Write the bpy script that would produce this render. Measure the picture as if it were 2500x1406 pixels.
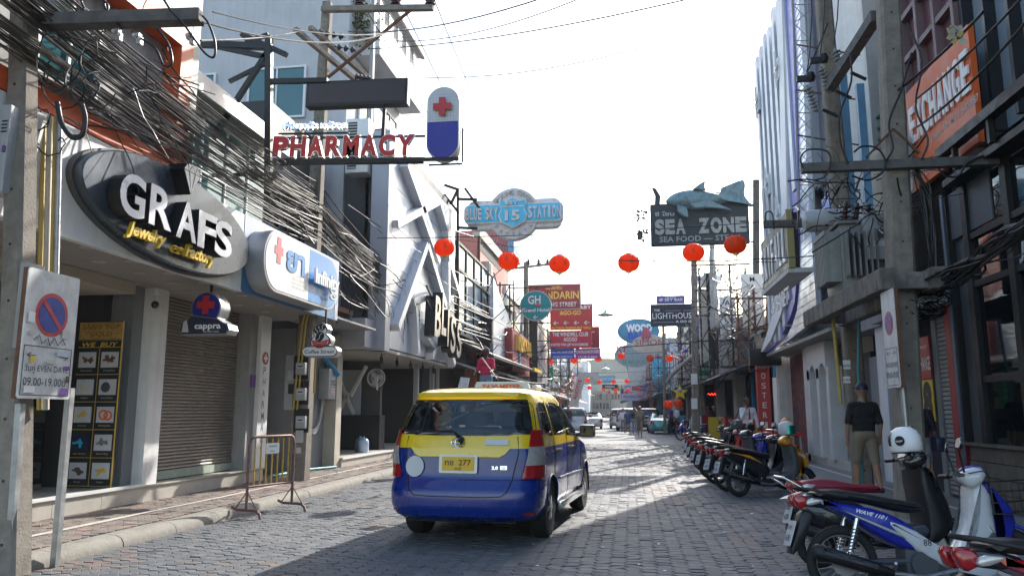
import bpy, bmesh, math, random
from mathutils import Vector, Matrix
from math import sin, cos, pi, radians as R_, sqrt, tan, atan2
random.seed(7)
for o in list(bpy.data.objects): bpy.data.objects.remove(o)
SC = bpy.context.scene; COL = SC.collection

# ---------------------------------------------------------------- camera
FPX, CAMH = 1880.0, 1.45
PIT = math.atan(302 / 1880); YAW = math.atan(290 / 1880 * cos(PIT))
cam = bpy.data.cameras.new('camera'); cam.sensor_width = 36; cam.lens = 36 * FPX / 2500; cam.clip_end = 3000; cam.clip_start = .05
camo = bpy.data.objects.new('camera', cam); COL.objects.link(camo)
camo.location = (0, 0, CAMH); camo.rotation_euler = (pi / 2 + PIT, 0, YAW); SC.camera = camo
SC.render.resolution_x = 1024; SC.render.resolution_y = 575
# ---------------------------------------------------------------- sky and sun
SUN_AZ, SUN_EL = R_(19), R_(32)     # azimuth to the right of +Y
w = bpy.data.worlds.new('World'); SC.world = w; w.use_nodes = True
nt = w.node_tree; nt.nodes.clear()
sky = nt.nodes.new('ShaderNodeTexSky'); sky.sky_type = 'NISHITA'; sky.sun_disc = False
sky.sun_elevation = SUN_EL; sky.sun_rotation = SUN_AZ; sky.air_density = 1.3; sky.dust_density = 1.8; sky.ozone_density = 1.2
bg = nt.nodes.new('ShaderNodeBackground'); bg.inputs[1].default_value = .15
ow = nt.nodes.new('ShaderNodeOutputWorld'); nt.links.new(sky.outputs[0], bg.inputs[0]); nt.links.new(bg.outputs[0], ow.inputs[0])
sl = bpy.data.lights.new('sun', 'SUN'); sl.energy = 3.7; sl.angle = R_(.55); sl.color = (1, .95, .87)
so = bpy.data.objects.new('sun', sl); COL.objects.link(so)
sd = Vector((sin(SUN_AZ) * cos(SUN_EL), cos(SUN_AZ) * cos(SUN_EL), sin(SUN_EL)))
so.rotation_euler = sd.to_track_quat('Z', 'Y').to_euler(); so.location = (0, 0, 60)
SC.view_settings.view_transform = 'Standard'; SC.view_settings.look = 'None'; SC.view_settings.gamma = 1; SC.view_settings.exposure = 1.3
SC.view_settings.use_curve_mapping = False
SC.cycles.max_bounces = 6; SC.cycles.transparent_max_bounces = 12; SC.cycles.use_denoising = True
SC.cycles.caustics_reflective = False; SC.cycles.caustics_refractive = False; SC.cycles.sample_clamp_indirect = 6

# ---------------------------------------------------------------- pixel of the 2500 px photo -> point on a world plane
_F = Vector((-sin(YAW) * cos(PIT), cos(YAW) * cos(PIT), sin(PIT))); _R = Vector((cos(YAW), sin(YAW), 0)); _U = _R.cross(_F)
CP = Vector((0, 0, CAMH))
def at(u, v, X=None, Y=None, Z=None):
    d = _F + _R * ((u - 1250) / FPX) + _U * ((703 - v) / FPX)
    t = X / d.x if X is not None else Y / d.y if Y is not None else (Z - CAMH) / d.z
    return CP + d * t

# ---------------------------------------------------------------- materials
def srgb(*c):
    return tuple(((x / 255) / 12.92 if x / 255 <= .04045 else ((x / 255 + .055) / 1.055) ** 2.4) for x in c)
MATS = {}
def mat(name, col, rough=.6, metal=0, var=.18, scale=3.0, bump=0, bscale=40, coat=0, emit=0, alpha=1, trans=0, streak=0, rnd=0, spec=.5):
    if name in MATS: return MATS[name]
    m = bpy.data.materials.new(name); m.use_nodes = True; t = m.node_tree; N = t.nodes; L = t.links
    b = N['Principled BSDF']; b.inputs['Roughness'].default_value = rough; b.inputs['Metallic'].default_value = metal
    b.inputs['Coat Weight'].default_value = coat; b.inputs['Coat Roughness'].default_value = .08; b.inputs['Specular IOR Level'].default_value = spec
    c = tuple(col[:3]) + (1,)
    b.inputs['Base Color'].default_value = c
    if emit: b.inputs['Emission Color'].default_value = c; b.inputs['Emission Strength'].default_value = emit
    if trans: b.inputs['Transmission Weight'].default_value = trans; b.inputs['IOR'].default_value = 1.1
    if alpha < 1: b.inputs['Alpha'].default_value = alpha
    g = N.new('ShaderNodeNewGeometry')
    if var:
        n = N.new('ShaderNodeTexNoise'); n.inputs['Scale'].default_value = scale; n.inputs['Detail'].default_value = 5; n.inputs['Roughness'].default_value = .65
        L.new(g.outputs['Position'], n.inputs['Vector'])
        r = N.new('ShaderNodeMapRange'); r.inputs[1].default_value = .3; r.inputs[2].default_value = .72
        r.inputs[3].default_value = 1 - var; r.inputs[4].default_value = 1 + var * .6
        L.new(n.outputs['Fac'], r.inputs[0]); fac = r.outputs[0]
        if streak:
            mp = N.new('ShaderNodeMapping'); mp.inputs['Scale'].default_value = (5, 5, .35); L.new(g.outputs['Position'], mp.inputs[0])
            n2 = N.new('ShaderNodeTexNoise'); n2.inputs['Scale'].default_value = 1.6; n2.inputs['Detail'].default_value = 4; L.new(mp.outputs[0], n2.inputs['Vector'])
            r2 = N.new('ShaderNodeMapRange'); r2.inputs[1].default_value = .45; r2.inputs[2].default_value = .75; r2.inputs[3].default_value = 1; r2.inputs[4].default_value = 1 - streak
            L.new(n2.outputs['Fac'], r2.inputs[0])
            mm = N.new('ShaderNodeMath'); mm.operation = 'MULTIPLY'; L.new(fac, mm.inputs[0]); L.new(r2.outputs[0], mm.inputs[1]); fac = mm.outputs[0]
        if rnd:
            oi = N.new('ShaderNodeObjectInfo'); r3 = N.new('ShaderNodeMapRange'); r3.inputs[3].default_value = 1 - rnd; r3.inputs[4].default_value = 1 + rnd
            L.new(oi.outputs['Random'], r3.inputs[0]); mm = N.new('ShaderNodeMath'); mm.operation = 'MULTIPLY'; L.new(fac, mm.inputs[0]); L.new(r3.outputs[0], mm.inputs[1]); fac = mm.outputs[0]
        v = N.new('ShaderNodeVectorMath'); v.operation = 'SCALE'; v.inputs[0].default_value = c[:3]; L.new(fac, v.inputs['Scale']); L.new(v.outputs[0], b.inputs['Base Color'])
        rr = N.new('ShaderNodeMapRange'); rr.inputs[1].default_value = .3; rr.inputs[2].default_value = .7; rr.inputs[3].default_value = max(.03, rough - .1); rr.inputs[4].default_value = min(1, rough + .12)
        L.new(n.outputs['Fac'], rr.inputs[0]); L.new(rr.outputs[0], b.inputs['Roughness'])
    if bump:
        n3 = N.new('ShaderNodeTexNoise'); n3.inputs['Scale'].default_value = bscale; n3.inputs['Detail'].default_value = 4; L.new(g.outputs['Position'], n3.inputs['Vector'])
        bp = N.new('ShaderNodeBump'); bp.inputs['Strength'].default_value = bump; bp.inputs['Distance'].default_value = .01; L.new(n3.outputs['Fac'], bp.inputs['Height']); L.new(bp.outputs[0], b.inputs['Normal'])
    MATS[name] = m; return m
def glassmat(name, col=(.02, .03, .03), alpha=.5, rough=.04):
    """window glass seen from a street: mirror-like film over a see-through dark tint"""
    if name in MATS: return MATS[name]
    m = bpy.data.materials.new(name); m.use_nodes = True; t = m.node_tree; N = t.nodes; L = t.links
    for n in list(N): N.remove(n)
    o = N.new('ShaderNodeOutputMaterial'); tr = N.new('ShaderNodeBsdfTransparent'); tr.inputs[0].default_value = (1 - .75 * alpha,) * 3 + (1,)
    gl = N.new('ShaderNodeBsdfGlossy'); gl.inputs['Roughness'].default_value = rough; gl.inputs[0].default_value = (.85, .92, .95, 1)
    df = N.new('ShaderNodeBsdfDiffuse'); df.inputs[0].default_value = tuple(col) + (1,)
    m1 = N.new('ShaderNodeMixShader'); m1.inputs[0].default_value = alpha; L.new(tr.outputs[0], m1.inputs[1]); L.new(df.outputs[0], m1.inputs[2])
    fr = N.new('ShaderNodeFresnel'); fr.inputs[0].default_value = 1.7
    m2 = N.new('ShaderNodeMixShader'); L.new(fr.outputs[0], m2.inputs[0]); L.new(m1.outputs[0], m2.inputs[1]); L.new(gl.outputs[0], m2.inputs[2]); L.new(m2.outputs[0], o.inputs[0])
    MATS[name] = m; return m
def vmat(name, cols, scale=3, rough=.5, dist=0, kind='NOISE'):
    """a printed or stained sheet: a ramp of several colours driven by noise"""
    if name in MATS: return MATS[name]
    m = bpy.data.materials.new(name); m.use_nodes = True; t = m.node_tree; N = t.nodes; L = t.links; b = N['Principled BSDF']
    tc = N.new('ShaderNodeTexCoord'); n = N.new('ShaderNodeTexNoise' if kind == 'NOISE' else 'ShaderNodeTexVoronoi'); n.inputs['Scale'].default_value = scale
    if kind == 'NOISE': n.inputs['Distortion'].default_value = dist; n.inputs['Detail'].default_value = 3
    L.new(tc.outputs['Object'], n.inputs['Vector'])
    cr = N.new('ShaderNodeValToRGB'); e = cr.color_ramp.elements
    k = len(cols)
    while len(e) < k: e.new(.5)
    for i, c in enumerate(cols): e[i].position = .25 + .5 * i / max(1, k - 1) if kind == 'NOISE' else i / k; e[i].color = tuple(c) + (1,)
    L.new(n.outputs[0], cr.inputs[0]); L.new(cr.outputs[0], b.inputs['Base Color']); b.inputs['Roughness'].default_value = rough
    MATS[name] = m; return m
M_ = lambda n: MATS[n]
mat('white', (.82, .82, .82), .5, var=.12, scale=2, streak=.12)
mat('printwhite', (.55, .55, .58), .35, var=.1)
mat('cleanwhite', (.8, .8, .8), .4, var=.05)
mat('offwhite', (.62, .6, .56), .7, var=.15, streak=.25, bump=.2)
mat('concrete', (.27, .255, .235), .88, var=.35, scale=4, bump=.5, streak=.35)
mat('concrete_dark', (.13, .125, .12), .9, var=.4, scale=5, bump=.5, streak=.3)
mat('pole_concrete', (.25, .22, .185), .88, var=.35, scale=6, bump=.5, streak=.3)
mat('kerbmat', (.25, .235, .205), .9, var=.3, scale=6, bump=.6)
mat('steel', (.4, .41, .42), .38, .85, var=.2, scale=5)
mat('galv', (.42, .43, .44), .45, .7, var=.3, scale=8)
mat('chrome', (.75, .76, .78), .1, 1, var=0)
mat('silverpanel', (.55, .59, .65), .35, .35, var=.08, scale=1.5, streak=.06)
mat('silverbeam', (.7, .72, .76), .4, .4, var=.06)
mat('black', (.012, .012, .014), .45, var=.2)
mat('blackgloss', (.01, .01, .012), .15, var=0, coat=.6)
mat('blacksteel', (.018, .018, .02), .5, .3, var=.4, scale=6)
mat('rubber', (.018, .018, .018), .8, var=.25, scale=12)
mat('cablemat', (.008, .008, .009), .4, var=.25, scale=10)
mat('cablegrey', (.06, .06, .06), .35, var=.25, scale=10)
mat('rust', (.16, .07, .04), .85, var=.45, scale=9, bump=.4)
mat('rustpaint', (.2, .11, .1), .6, var=.5, scale=14, metal=.3)
mat('yellowbar', (.55, .34, .05), .55, var=.35, scale=15)
mat('yellowpvc', (.46, .33, .08), .5, var=.2, scale=8)
mat('greypvc', (.5, .5, .48), .5, var=.1)
mat('bluepvc', (.03, .25, .5), .45, var=.1)
mat('tealpvc', (.04, .28, .32), .5, var=.1)
mat('bluesteel', (.12, .3, .48), .5, var=.2, scale=5)
mat('red', (.5, .02, .02), .45, var=.15)
mat('dullred', (.38, .04, .04), .5, var=.15)
mat('orange', (.75, .12, .03), .5, var=.12, streak=.15)
mat('orangesign', (.68, .12, .02), .45, var=.08)
mat('yellow', (.75, .5, .02), .4, var=.1)
mat('gold', (.8, .5, .08), .35, .3, var=.15)
mat('green', (.02, .28, .12), .5, var=.1)
mat('teal', (0, .28, .3), .45, var=.06)
mat('navy', (.01, .015, .05), .4, var=.2)
mat('blue', (.01, .06, .5), .4, var=.1)
mat('skyblue', (.05, .45, .68), .45, var=.15)
mat('brown', (.12, .06, .035), .6, var=.3)
mat('darkbrown', (.045, .028, .02), .6, var=.3)
mat('maroon', (.2, .012, .03), .5, var=.1)
mat('purple', (.16, .05, .3), .5, var=.15)
mat('darkgrey', (.07, .075, .085), .6, var=.15)
mat('midgrey', (.26, .27, .28), .6, var=.15, streak=.15)
mat('greypaint', (.36, .36, .36), .7, var=.15, streak=.2)
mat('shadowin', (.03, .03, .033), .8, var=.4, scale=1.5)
mat('doorgrey', (.1, .1, .105), .6, var=.15)
mat('cream', (.5, .46, .38), .6, var=.12)
mat('tile', (.5, .47, .42), .45, var=.12, scale=5)
mat('wood', (.14, .12, .1), .8, var=.45, scale=6, bump=.4, streak=.2)
mat('redroof', (.5, .1, .07), .6, var=.2, streak=.2)
mat('pinkwall', (.5, .2, .17), .7, var=.2, streak=.2)
mat('skin', (.35, .19, .12), .55, var=.1)
mat('skindark', (.12, .06, .04), .55, var=.1)
mat('cloth_black', (.02, .02, .022), .9, var=.3, bump=.9, bscale=11)
mat('cloth_white', (.7, .7, .72), .85, var=.1, bump=.9, bscale=11)
mat('cloth_pink', (.6, .03, .1), .85, var=.15, bump=.9, bscale=11)
mat('cloth_khaki', (.25, .2, .14), .9, var=.15, bump=.9, bscale=11)
mat('cloth_grey', (.2, .2, .23), .9, var=.15, bump=.9, bscale=11)
mat('cloth_blue', (.06, .1, .22), .9, var=.2, bump=.9, bscale=11)
mat('cloth_denim', (.2, .3, .42), .9, var=.3, bump=.9, bscale=11)
mat('hair', (.02, .014, .01), .6, var=.2)
mat('leaf', (.06, .12, .02), .7, var=.4, scale=9)
mat('lamp', (1, .9, .7), .5, var=0, emit=2)
mat('neonred', (1, .04, .02), .5, var=0, emit=2)
glassmat('glass', (.02, .05, .05), .75)
glassmat('glassteal', (.05, .17, .18), .8)
glassmat('glassdark', (.008, .01, .012), .7)
glassmat('carglass', (.01, .02, .025), .3, .02)

# ---------------------------------------------------------------- mesh builder
class MB:
    def __init__(s, M=None): s.v = []; s.f = []; s.mi = []; s.m = 0; s.M = M or Matrix()
    def add(s, vs, fs):
        n = len(s.v); M = s.M; s.v += [M @ Vector(v) for v in vs]
        for f in fs: s.f.append([n + i for i in f]); s.mi.append(s.m)
        return s
    def box(s, x0, x1, y0, y1, z0, z1):
        return s.add([(x, y, z) for z in (z0, z1) for x, y in ((x0, y0), (x1, y0), (x1, y1), (x0, y1))],
                     [(3, 2, 1, 0), (4, 5, 6, 7), (0, 1, 5, 4), (1, 2, 6, 5), (2, 3, 7, 6), (3, 0, 4, 7)])
    def cbox(s, c, sz): return s.box(c[0] - sz[0] / 2, c[0] + sz[0] / 2, c[1] - sz[1] / 2, c[1] + sz[1] / 2, c[2] - sz[2] / 2, c[2] + sz[2] / 2)
    def bbox(s, x0, x1, y0, y1, z0, z1, b=.01):      # box with chamfered edges
        bm = bmesh.new(); bmesh.ops.create_cube(bm, size=1)
        for v in bm.verts: v.co = Vector((x0 + (v.co.x + .5) * (x1 - x0), y0 + (v.co.y + .5) * (y1 - y0), z0 + (v.co.z + .5) * (z1 - z0)))
        bmesh.ops.bevel(bm, geom=bm.edges[:], offset=b, segments=2, affect='EDGES', profile=.6); s.bm(bm); bm.free(); return s
    def bm(s, bm):
        bm.verts.index_update(); return s.add([v.co.copy() for v in bm.verts], [[v.index for v in f.verts] for f in bm.faces])
    def beam(s, a, b, w, h=None, up=(0, 0, 1)):       # rectangular bar from a to b
        a = Vector(a); b = Vector(b); h = h or w; d = (b - a).normalized(); u = Vector(up)
        if abs(d.dot(u)) > .98: u = Vector((1, 0, 0))
        x = d.cross(u).normalized() * w / 2; y = x.cross(d).normalized() * h / 2
        return s.add([a - x - y, a + x - y, a + x + y, a - x + y, b - x - y, b + x - y, b + x + y, b - x + y],
                     [(0, 1, 2, 3), (7, 6, 5, 4), (0, 4, 5, 1), (1, 5, 6, 2), (2, 6, 7, 3), (3, 7, 4, 0)])
    def tube(s, pts, r, n=8, caps=True, rs=None):
        pts = [Vector(p) for p in pts]; vs = []; fs = []; k = len(pts); px = None
        for i, p in enumerate(pts):
            d = (pts[min(i + 1, k - 1)] - pts[max(i - 1, 0)]); d = d.normalized() if d.length > 1e-9 else Vector((0, 0, 1))
            if px is None:
                u = Vector((0, 0, 1)) if abs(d.z) < .9 else Vector((1, 0, 0)); px = d.cross(u).normalized()
            else: px = (px - d * px.dot(d)).normalized()
            py = d.cross(px); rr = rs[i] if rs else r
            for j in range(n): a = 2 * pi * j / n; vs.append(p + (px * cos(a) + py * sin(a)) * rr)
        for i in range(k - 1):
            for j in range(n): fs.append((i * n + j, i * n + (j + 1) % n, (i + 1) * n + (j + 1) % n, (i + 1) * n + j))
        if caps: fs.append(tuple(range(n))[::-1]); fs.append(tuple((k - 1) * n + j for j in range(n)))
        return s.add(vs, fs)
    def cyl(s, a, b, r, r2=None, n=16, caps=True): return s.tube([a, b], r, n, caps, [r, r if r2 is None else r2])
    def lathe(s, prof, c=(0, 0, 0), n=16, ax='Z'):    # prof [(r,h)]
        vs = []; fs = []; c = Vector(c)
        for r, h in prof:
            for j in range(n):
                a = 2 * pi * j / n; p = Vector((r * cos(a), r * sin(a), h))
                if ax == 'X': p = Vector((p.z, p.x, p.y))
                if ax == 'Y': p = Vector((p.y, p.z, p.x))
                vs.append(c + p)
        for i in range(len(prof) - 1):
            for j in range(n): fs.append((i * n + j, i * n + (j + 1) % n, (i + 1) * n + (j + 1) % n, (i + 1) * n + j))
        if prof[0][0] > 1e-6: fs.append(tuple(range(n))[::-1])
        if prof[-1][0] > 1e-6: fs.append(tuple((len(prof) - 1) * n + j for j in range(n)))
        return s.add(vs, fs)
    def ball(s, c, r, n=12, sc=(1, 1, 1), rot=None):
        vs = []; fs = []; m = n // 2; rm = rot or Matrix.Identity(3); c = Vector(c)
        for i in range(m + 1):
            t = pi * i / m
            for j in range(n): a = 2 * pi * j / n; vs.append(c + rm @ Vector((r * sc[0] * sin(t) * cos(a), r * sc[1] * sin(t) * sin(a), r * sc[2] * cos(t))))
        for i in range(m):
            for j in range(n): fs.append((i * n + j, (i + 1) * n + j, (i + 1) * n + (j + 1) % n, i * n + (j + 1) % n))
        return s.add(vs, fs)
    def torus(s, c, R, r, n=24, m=8, ax='X'):
        vs = []; fs = []; c = Vector(c)
        for i in range(n):
            a = 2 * pi * i / n
            for j in range(m):
                b = 2 * pi * j / m; q = R + r * cos(b); p = (r * sin(b), q * cos(a), q * sin(a))
                if ax == 'Z': p = (p[1], p[2], p[0])
                if ax == 'Y': p = (p[1], p[0], p[2])
                vs.append(c + Vector(p))
        for i in range(n):
            for j in range(m): fs.append((i * m + j, i * m + (j + 1) % m, ((i + 1) % n) * m + (j + 1) % m, ((i + 1) % n) * m + j))
        return s.add(vs, fs)
    def prism(s, poly, z0, z1, bev=0):                # polygon in local xy, between z0 and z1
        n = len(poly); area = sum(poly[i][0] * poly[(i + 1) % n][1] - poly[(i + 1) % n][0] * poly[i][1] for i in range(n))
        if area < 0: poly = poly[::-1]
        vs = []; fs = []; rings = [(0, z0), (0, z1)]
        if bev: rings = [(0, z0), (0, z1 - bev), (bev, z1)]
        def inset(d):
            out = []
            for i in range(n):
                a, b, c = Vector(poly[i - 1]), Vector(poly[i]), Vector(poly[(i + 1) % n])
                e1 = (b - a).normalized() if (b - a).length > 1e-9 else Vector((1, 0)); e2 = (c - b).normalized() if (c - b).length > 1e-9 else Vector((1, 0))
                nn = Vector((-e1.y - e2.y, e1.x + e2.x)); L = nn.length
                nn = nn / L if L > 1e-6 else Vector((-e1.y, e1.x)); k = max(.4, nn.dot(Vector((-e1.y, e1.x)))); out.append(b + nn * d / k)
            return out
        for d, z in rings: vs += [(p[0], p[1], z) for p in (inset(d) if d else poly)]
        fs.append(tuple(range(n))[::-1]); k = len(rings)
        for i in range(k - 1):
            for j in range(n): fs.append((i * n + j, i * n + (j + 1) % n, (i + 1) * n + (j + 1) % n, (i + 1) * n + j))
        fs.append(tuple((k - 1) * n + j for j in range(n)))
        return s.add(vs, fs)
    def quad(s, a, b, c, d): return s.add([a, b, c, d], [(0, 1, 2, 3)])
    def txt(s, body, x, y, h, w=None, z=0, ext=0, bold=.012, shear=0, align='C', maxw=None):
        vs, fs = glyphs(body, bold, shear, ext > 0, align)
        if not vs: return s
        xs = [v[0] for v in vs]; wd = max(xs) - min(xs); cx = (max(xs) + min(xs)) / 2
        sy = h / .727; sx = w / wd if w else sy
        if maxw and wd * sx > maxw: sx = maxw / wd
        off = -cx if align == 'C' else -min(xs)
        return s.add([(x + (v[0] + off) * sx, y + v[1] * sy, z + (ext if v[2] > 0 else 0)) for v in vs], fs)
_GL = {}
def glyphs(body, bold, shear, ext, align):
    k = (body, bold, shear, ext)
    if k not in _GL:
        c = bpy.data.curves.new('glyph', 'FONT'); c.body = body; c.resolution_u = 5 if len(body) == 1 else 2; c.offset = bold; c.shear = shear; c.extrude = .1 if ext else 0
        o = bpy.data.objects.new('glyph', c); m = bpy.data.meshes.new_from_object(o)
        _GL[k] = ([tuple(v.co) for v in m.vertices], [list(p.vertices) for p in m.polygons])
        bpy.data.objects.remove(o); bpy.data.curves.remove(c); bpy.data.meshes.remove(m)
    return _GL[k]

def tagp(o, label=None, cat=None, group=None, kind=None):
    if label: o['label'] = label
    if cat: o['category'] = cat
    if group: o['group'] = group
    if kind: o['kind'] = kind
    return o
def thing(name, label, cat, M=None, group=None):
    o = bpy.data.objects.new(name, None); COL.objects.link(o)
    if M is not None: o.matrix_basis = M if isinstance(M, Matrix) else Matrix.Translation(Vector(M))
    o.empty_display_size = .2
    return tagp(o, label, cat, group)
def WM(o):
    m = o.matrix_basis.copy()
    while o.parent: o = o.parent; m = o.matrix_basis @ m
    return m
def obj(name, mb, mats, parent=None, smooth=None, world=False, label=None, cat=None, group=None, kind=None, M=None):
    """link an MB as one mesh object; world=True when its vertices are in world coordinates"""
    me = bpy.data.meshes.new(name)
    vs = mb.v
    if world:
        if parent is None and M is None:
            xs = [v[0] for v in vs]; ys = [v[1] for v in vs]; zs = [v[2] for v in vs]
            M = Matrix.Translation(Vector(((min(xs) + max(xs)) / 2, (min(ys) + max(ys)) / 2, min(zs))))
        inv = ((WM(parent) if parent else Matrix()) @ (M or Matrix())).inverted(); vs = [inv @ v for v in vs]
    me.from_pydata([tuple(v) for v in vs], [], mb.f)
    if not isinstance(mats, (list, tuple)): mats = [mats]
    for m in mats: me.materials.append(MATS[m] if isinstance(m, str) else m)
    if len(mats) > 1: me.polygons.foreach_set('material_index', mb.mi)
    if smooth is not None:
        me.polygons.foreach_set('use_smooth', [True] * len(me.polygons))
        me.set_sharp_from_angle(angle=R_(smooth))
    me.update(); o = bpy.data.objects.new(name, me); COL.objects.link(o)
    if parent: o.parent = parent
    if M is not None: o.matrix_basis = M
    return tagp(o, label, cat, group, kind)
def copy_tree(o, parent=None):
    c = o.copy(); COL.objects.link(c); c.parent = parent
    for ch in [x for x in o.children]: copy_tree(ch, c)
    return c
def frame(o, xd, yd):
    x = Vector(xd).normalized(); y = Vector(yd); y = (y - x * y.dot(x)).normalized(); z = x.cross(y)
    m = Matrix((x, y, z)).transposed().to_4x4(); m.translation = Vector(o); return m
def fL(y, z, X): return frame((X, y, z), (0, 1, 0), (0, 0, 1))     # faces +X (left side of the street)
def fR(y, z, X): return frame((X, y, z), (0, -1, 0), (0, 0, 1))    # faces -X
def fC(x, z, Y, yaw=0): return frame((x, Y, z), (cos(yaw), sin(yaw), 0), (0, 0, 1))   # faces the camera
def sag(a, b, s, n=12):
    a = Vector(a); b = Vector(b); return [a.lerp(b, i / n) - Vector((0, 0, s * 4 * (i / n) * (1 - i / n))) for i in range(n + 1)]
def smooth2(poly, k=2):
    for _ in range(k): poly = [q for i in range(len(poly)) for q in ((poly[i][0] * .75 + poly[(i + 1) % len(poly)][0] * .25, poly[i][1] * .75 + poly[(i + 1) % len(poly)][1] * .25), (poly[i][0] * .25 + poly[(i + 1) % len(poly)][0] * .75, poly[i][1] * .25 + poly[(i + 1) % len(poly)][1] * .75))]
    return poly
def curvy(pts, n=5):      # Catmull-Rom through the points
    P = [Vector(p) for p in pts]; Q = [P[0] * 2 - P[1]] + P + [P[-1] * 2 - P[-2]]; out = []
    for i in range(1, len(Q) - 2):
        a, b, c, d = Q[i - 1:i + 3]
        for k in range(n): t = k / n; out.append(.5 * ((2 * b) + (c - a) * t + (2 * a - 5 * b + 4 * c - d) * t * t + (3 * b - a - 3 * c + d) * t ** 3))
    return out + [P[-1]]
def rrect(w, h, r, n=5, cx=0, cy=0):
    out = []
    for qx, qy, a0 in ((1, 1, 0), (-1, 1, pi / 2), (-1, -1, pi), (1, -1, 1.5 * pi)):
        for i in range(n + 1): a = a0 + pi / 2 * i / n; out.append((cx + qx * (w / 2 - r) + r * cos(a), cy + qy * (h / 2 - r) + r * sin(a)))
    return out
def ell(a, b, n=40, cx=0, cy=0): return [(cx + a * cos(2 * pi * i / n), cy + b * sin(2 * pi * i / n)) for i in range(n)]
# ================================================================ street
KL, KR = -5.5, 2.95           # kerb faces
obj('ground', MB().box(-400, 400, -60, 900, -.5, -.07), mat('groundmat', (.12, .115, .11), .95, var=.3), kind='structure')
ROADTONES = [(0.122, 0.129, 0.138), (0.103, 0.112, 0.124), (0.142, 0.146, 0.153), (0.133, 0.127, 0.122), (0.172, 0.133, 0.119), (0.114, 0.12, 0.129)]
WALKTONES = [(.25, .19, .16), (.21, .175, .155), (.28, .2, .17), (.19, .17, .155), (.235, .205, .18), (.2, .18, .16)]
for i, c in enumerate(ROADTONES): mat('paver%d' % i, c, .68, var=.3, scale=7, bump=.35, bscale=60, rnd=.08, streak=.3)
for i, c in enumerate(WALKTONES): mat('walkpaver%d' % i, c, .85, var=.3, scale=7, bump=.4, bscale=60, rnd=.08, streak=.25)
mb = MB().box(KL - .1, KR + .1, -8, 36, -.069, -.022); mb.box(KL - .1, KR + .1, 36.01, 320, -.069, -.002)
mat('joints', (.2, .185, .165), .95, var=.3, scale=9); 
m = bpy.data.materials.new('farpaving'); m.use_nodes = True; t = m.node_tree; N = t.nodes; L = t.links; b = N['Principled BSDF']; MATS['farpaving'] = m
g = N.new('ShaderNodeNewGeometry'); mp = N.new('ShaderNodeMapping'); mp.inputs['Scale'].default_value = (5, 5.8, 1); L.new(g.outputs['Position'], mp.inputs[0])
vo = N.new('ShaderNodeTexVoronoi'); vo.inputs['Scale'].default_value = 1; vo.inputs['Randomness'].default_value = .25; L.new(mp.outputs[0], vo.inputs[0])
cr = N.new('ShaderNodeValToRGB'); e = cr.color_ramp.elements; e[0].color = (.11, .12, .13, 1); e[1].color = (.18, .185, .195, 1); L.new(vo.outputs['Color'], cr.inputs[0]); L.new(cr.outputs[0], b.inputs[0]); b.inputs['Roughness'].default_value = .72
road = obj('road', mb, ['joints'], kind='structure')
mb = MB().box(KL, KR, 36.0, 318, -.001, .002); obj('road_surface', mb, 'farpaving', road)
def hexpaver(sx, sy, tilt=(0, 0), dz=0, b=.006, d=.022):
    o = [(-.5, 0), (-.27, -.5), (.27, -.5), (.5, 0), (.27, .5), (-.27, .5)]
    vs = [(x * (sx - 2 * b), y * (sy - 2 * b), dz + tilt[0] * x + tilt[1] * y) for x, y in o] + [(x * sx, y * sy, dz + tilt[0] * x + tilt[1] * y - b * .7) for x, y in o] + [(x * sx, y * sy, -d) for x, y in o]
    fs = [(0, 1, 2, 3, 4, 5)]
    for k in (0, 6):
        for j in range(6): fs.append((k + 6 + j, k + 6 + (j + 1) % 6, k + (j + 1) % 6, k + j))
    return vs, fs
import mathutils.noise as mn
def pave(x0, x1, y0, y1, z, tones, prefix, parent, stuffname, nnear, seed, vis):
    rs = random.Random(seed); W, Hh = .19, .14; px = W * .77; cells = []
    nx = int((x1 - x0) / px); ny = int((y1 - y0) / Hh)
    for i in range(nx + 1):
        for j in range(ny + 1):
            x = x0 + W * .4 + i * px; y = y0 + j * Hh + (Hh / 2 if i % 2 else 0)
            if x > x1 - W * .38: continue
            n = mn.noise(Vector((x * .8, y * .5, seed))) + rs.uniform(-.45, .45)
            ti = 4 if n > .62 else (3 if n > .42 else (0 if n > .1 else (1 if n > -.2 else (5 if n > -.42 else 2))))
            cells.append((x, y, ti, (rs.gauss(0, .0045), rs.gauss(0, .0045)), rs.gauss(0, .0016)))
    cells.sort(key=lambda c: (0 if vis(c[0], c[1]) else 1, c[0] ** 2 + c[1] ** 2))
    metas = {}
    st = MB()
    for k, (x, y, ti, tl, dz) in enumerate(cells):
        if k < nnear:
            q = (ti, k % 4)
            if q not in metas:
                vs, fs = hexpaver(W - .006, Hh - .006, tl, dz); me = bpy.data.meshes.new('paver'); me.from_pydata(vs, [], fs); me.materials.append(MATS['%s%d' % (prefix, ti)]); metas[q] = me
            o = bpy.data.objects.new('paver', metas[q]); COL.objects.link(o); o.parent = parent; o.location = (x, y, z + rs.gauss(0, .0015)); o.rotation_euler = (0, 0, rs.gauss(0, .012))
        else:
            vs, fs = hexpaver(W - .006, Hh - .006, tl, dz); st.m = ti; st.add([(v[0] + x, v[1] + y, v[2] + z) for v in vs], fs)
    if parent.location.length > 0: pass
    obj(stuffname, st, ['%s%d' % (prefix, i) for i in range(6)], parent, kind='stuff')
seen = lambda x, y: y > 6.3 and -.70 < (x + y * .152) / y < .60
pave(KL, KR, 3.5, 36, 0, ROADTONES, 'paver', road, 'pavers', 298, 3, lambda x, y: seen(x, y) and not (1.4 < x and y < 12))
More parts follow.
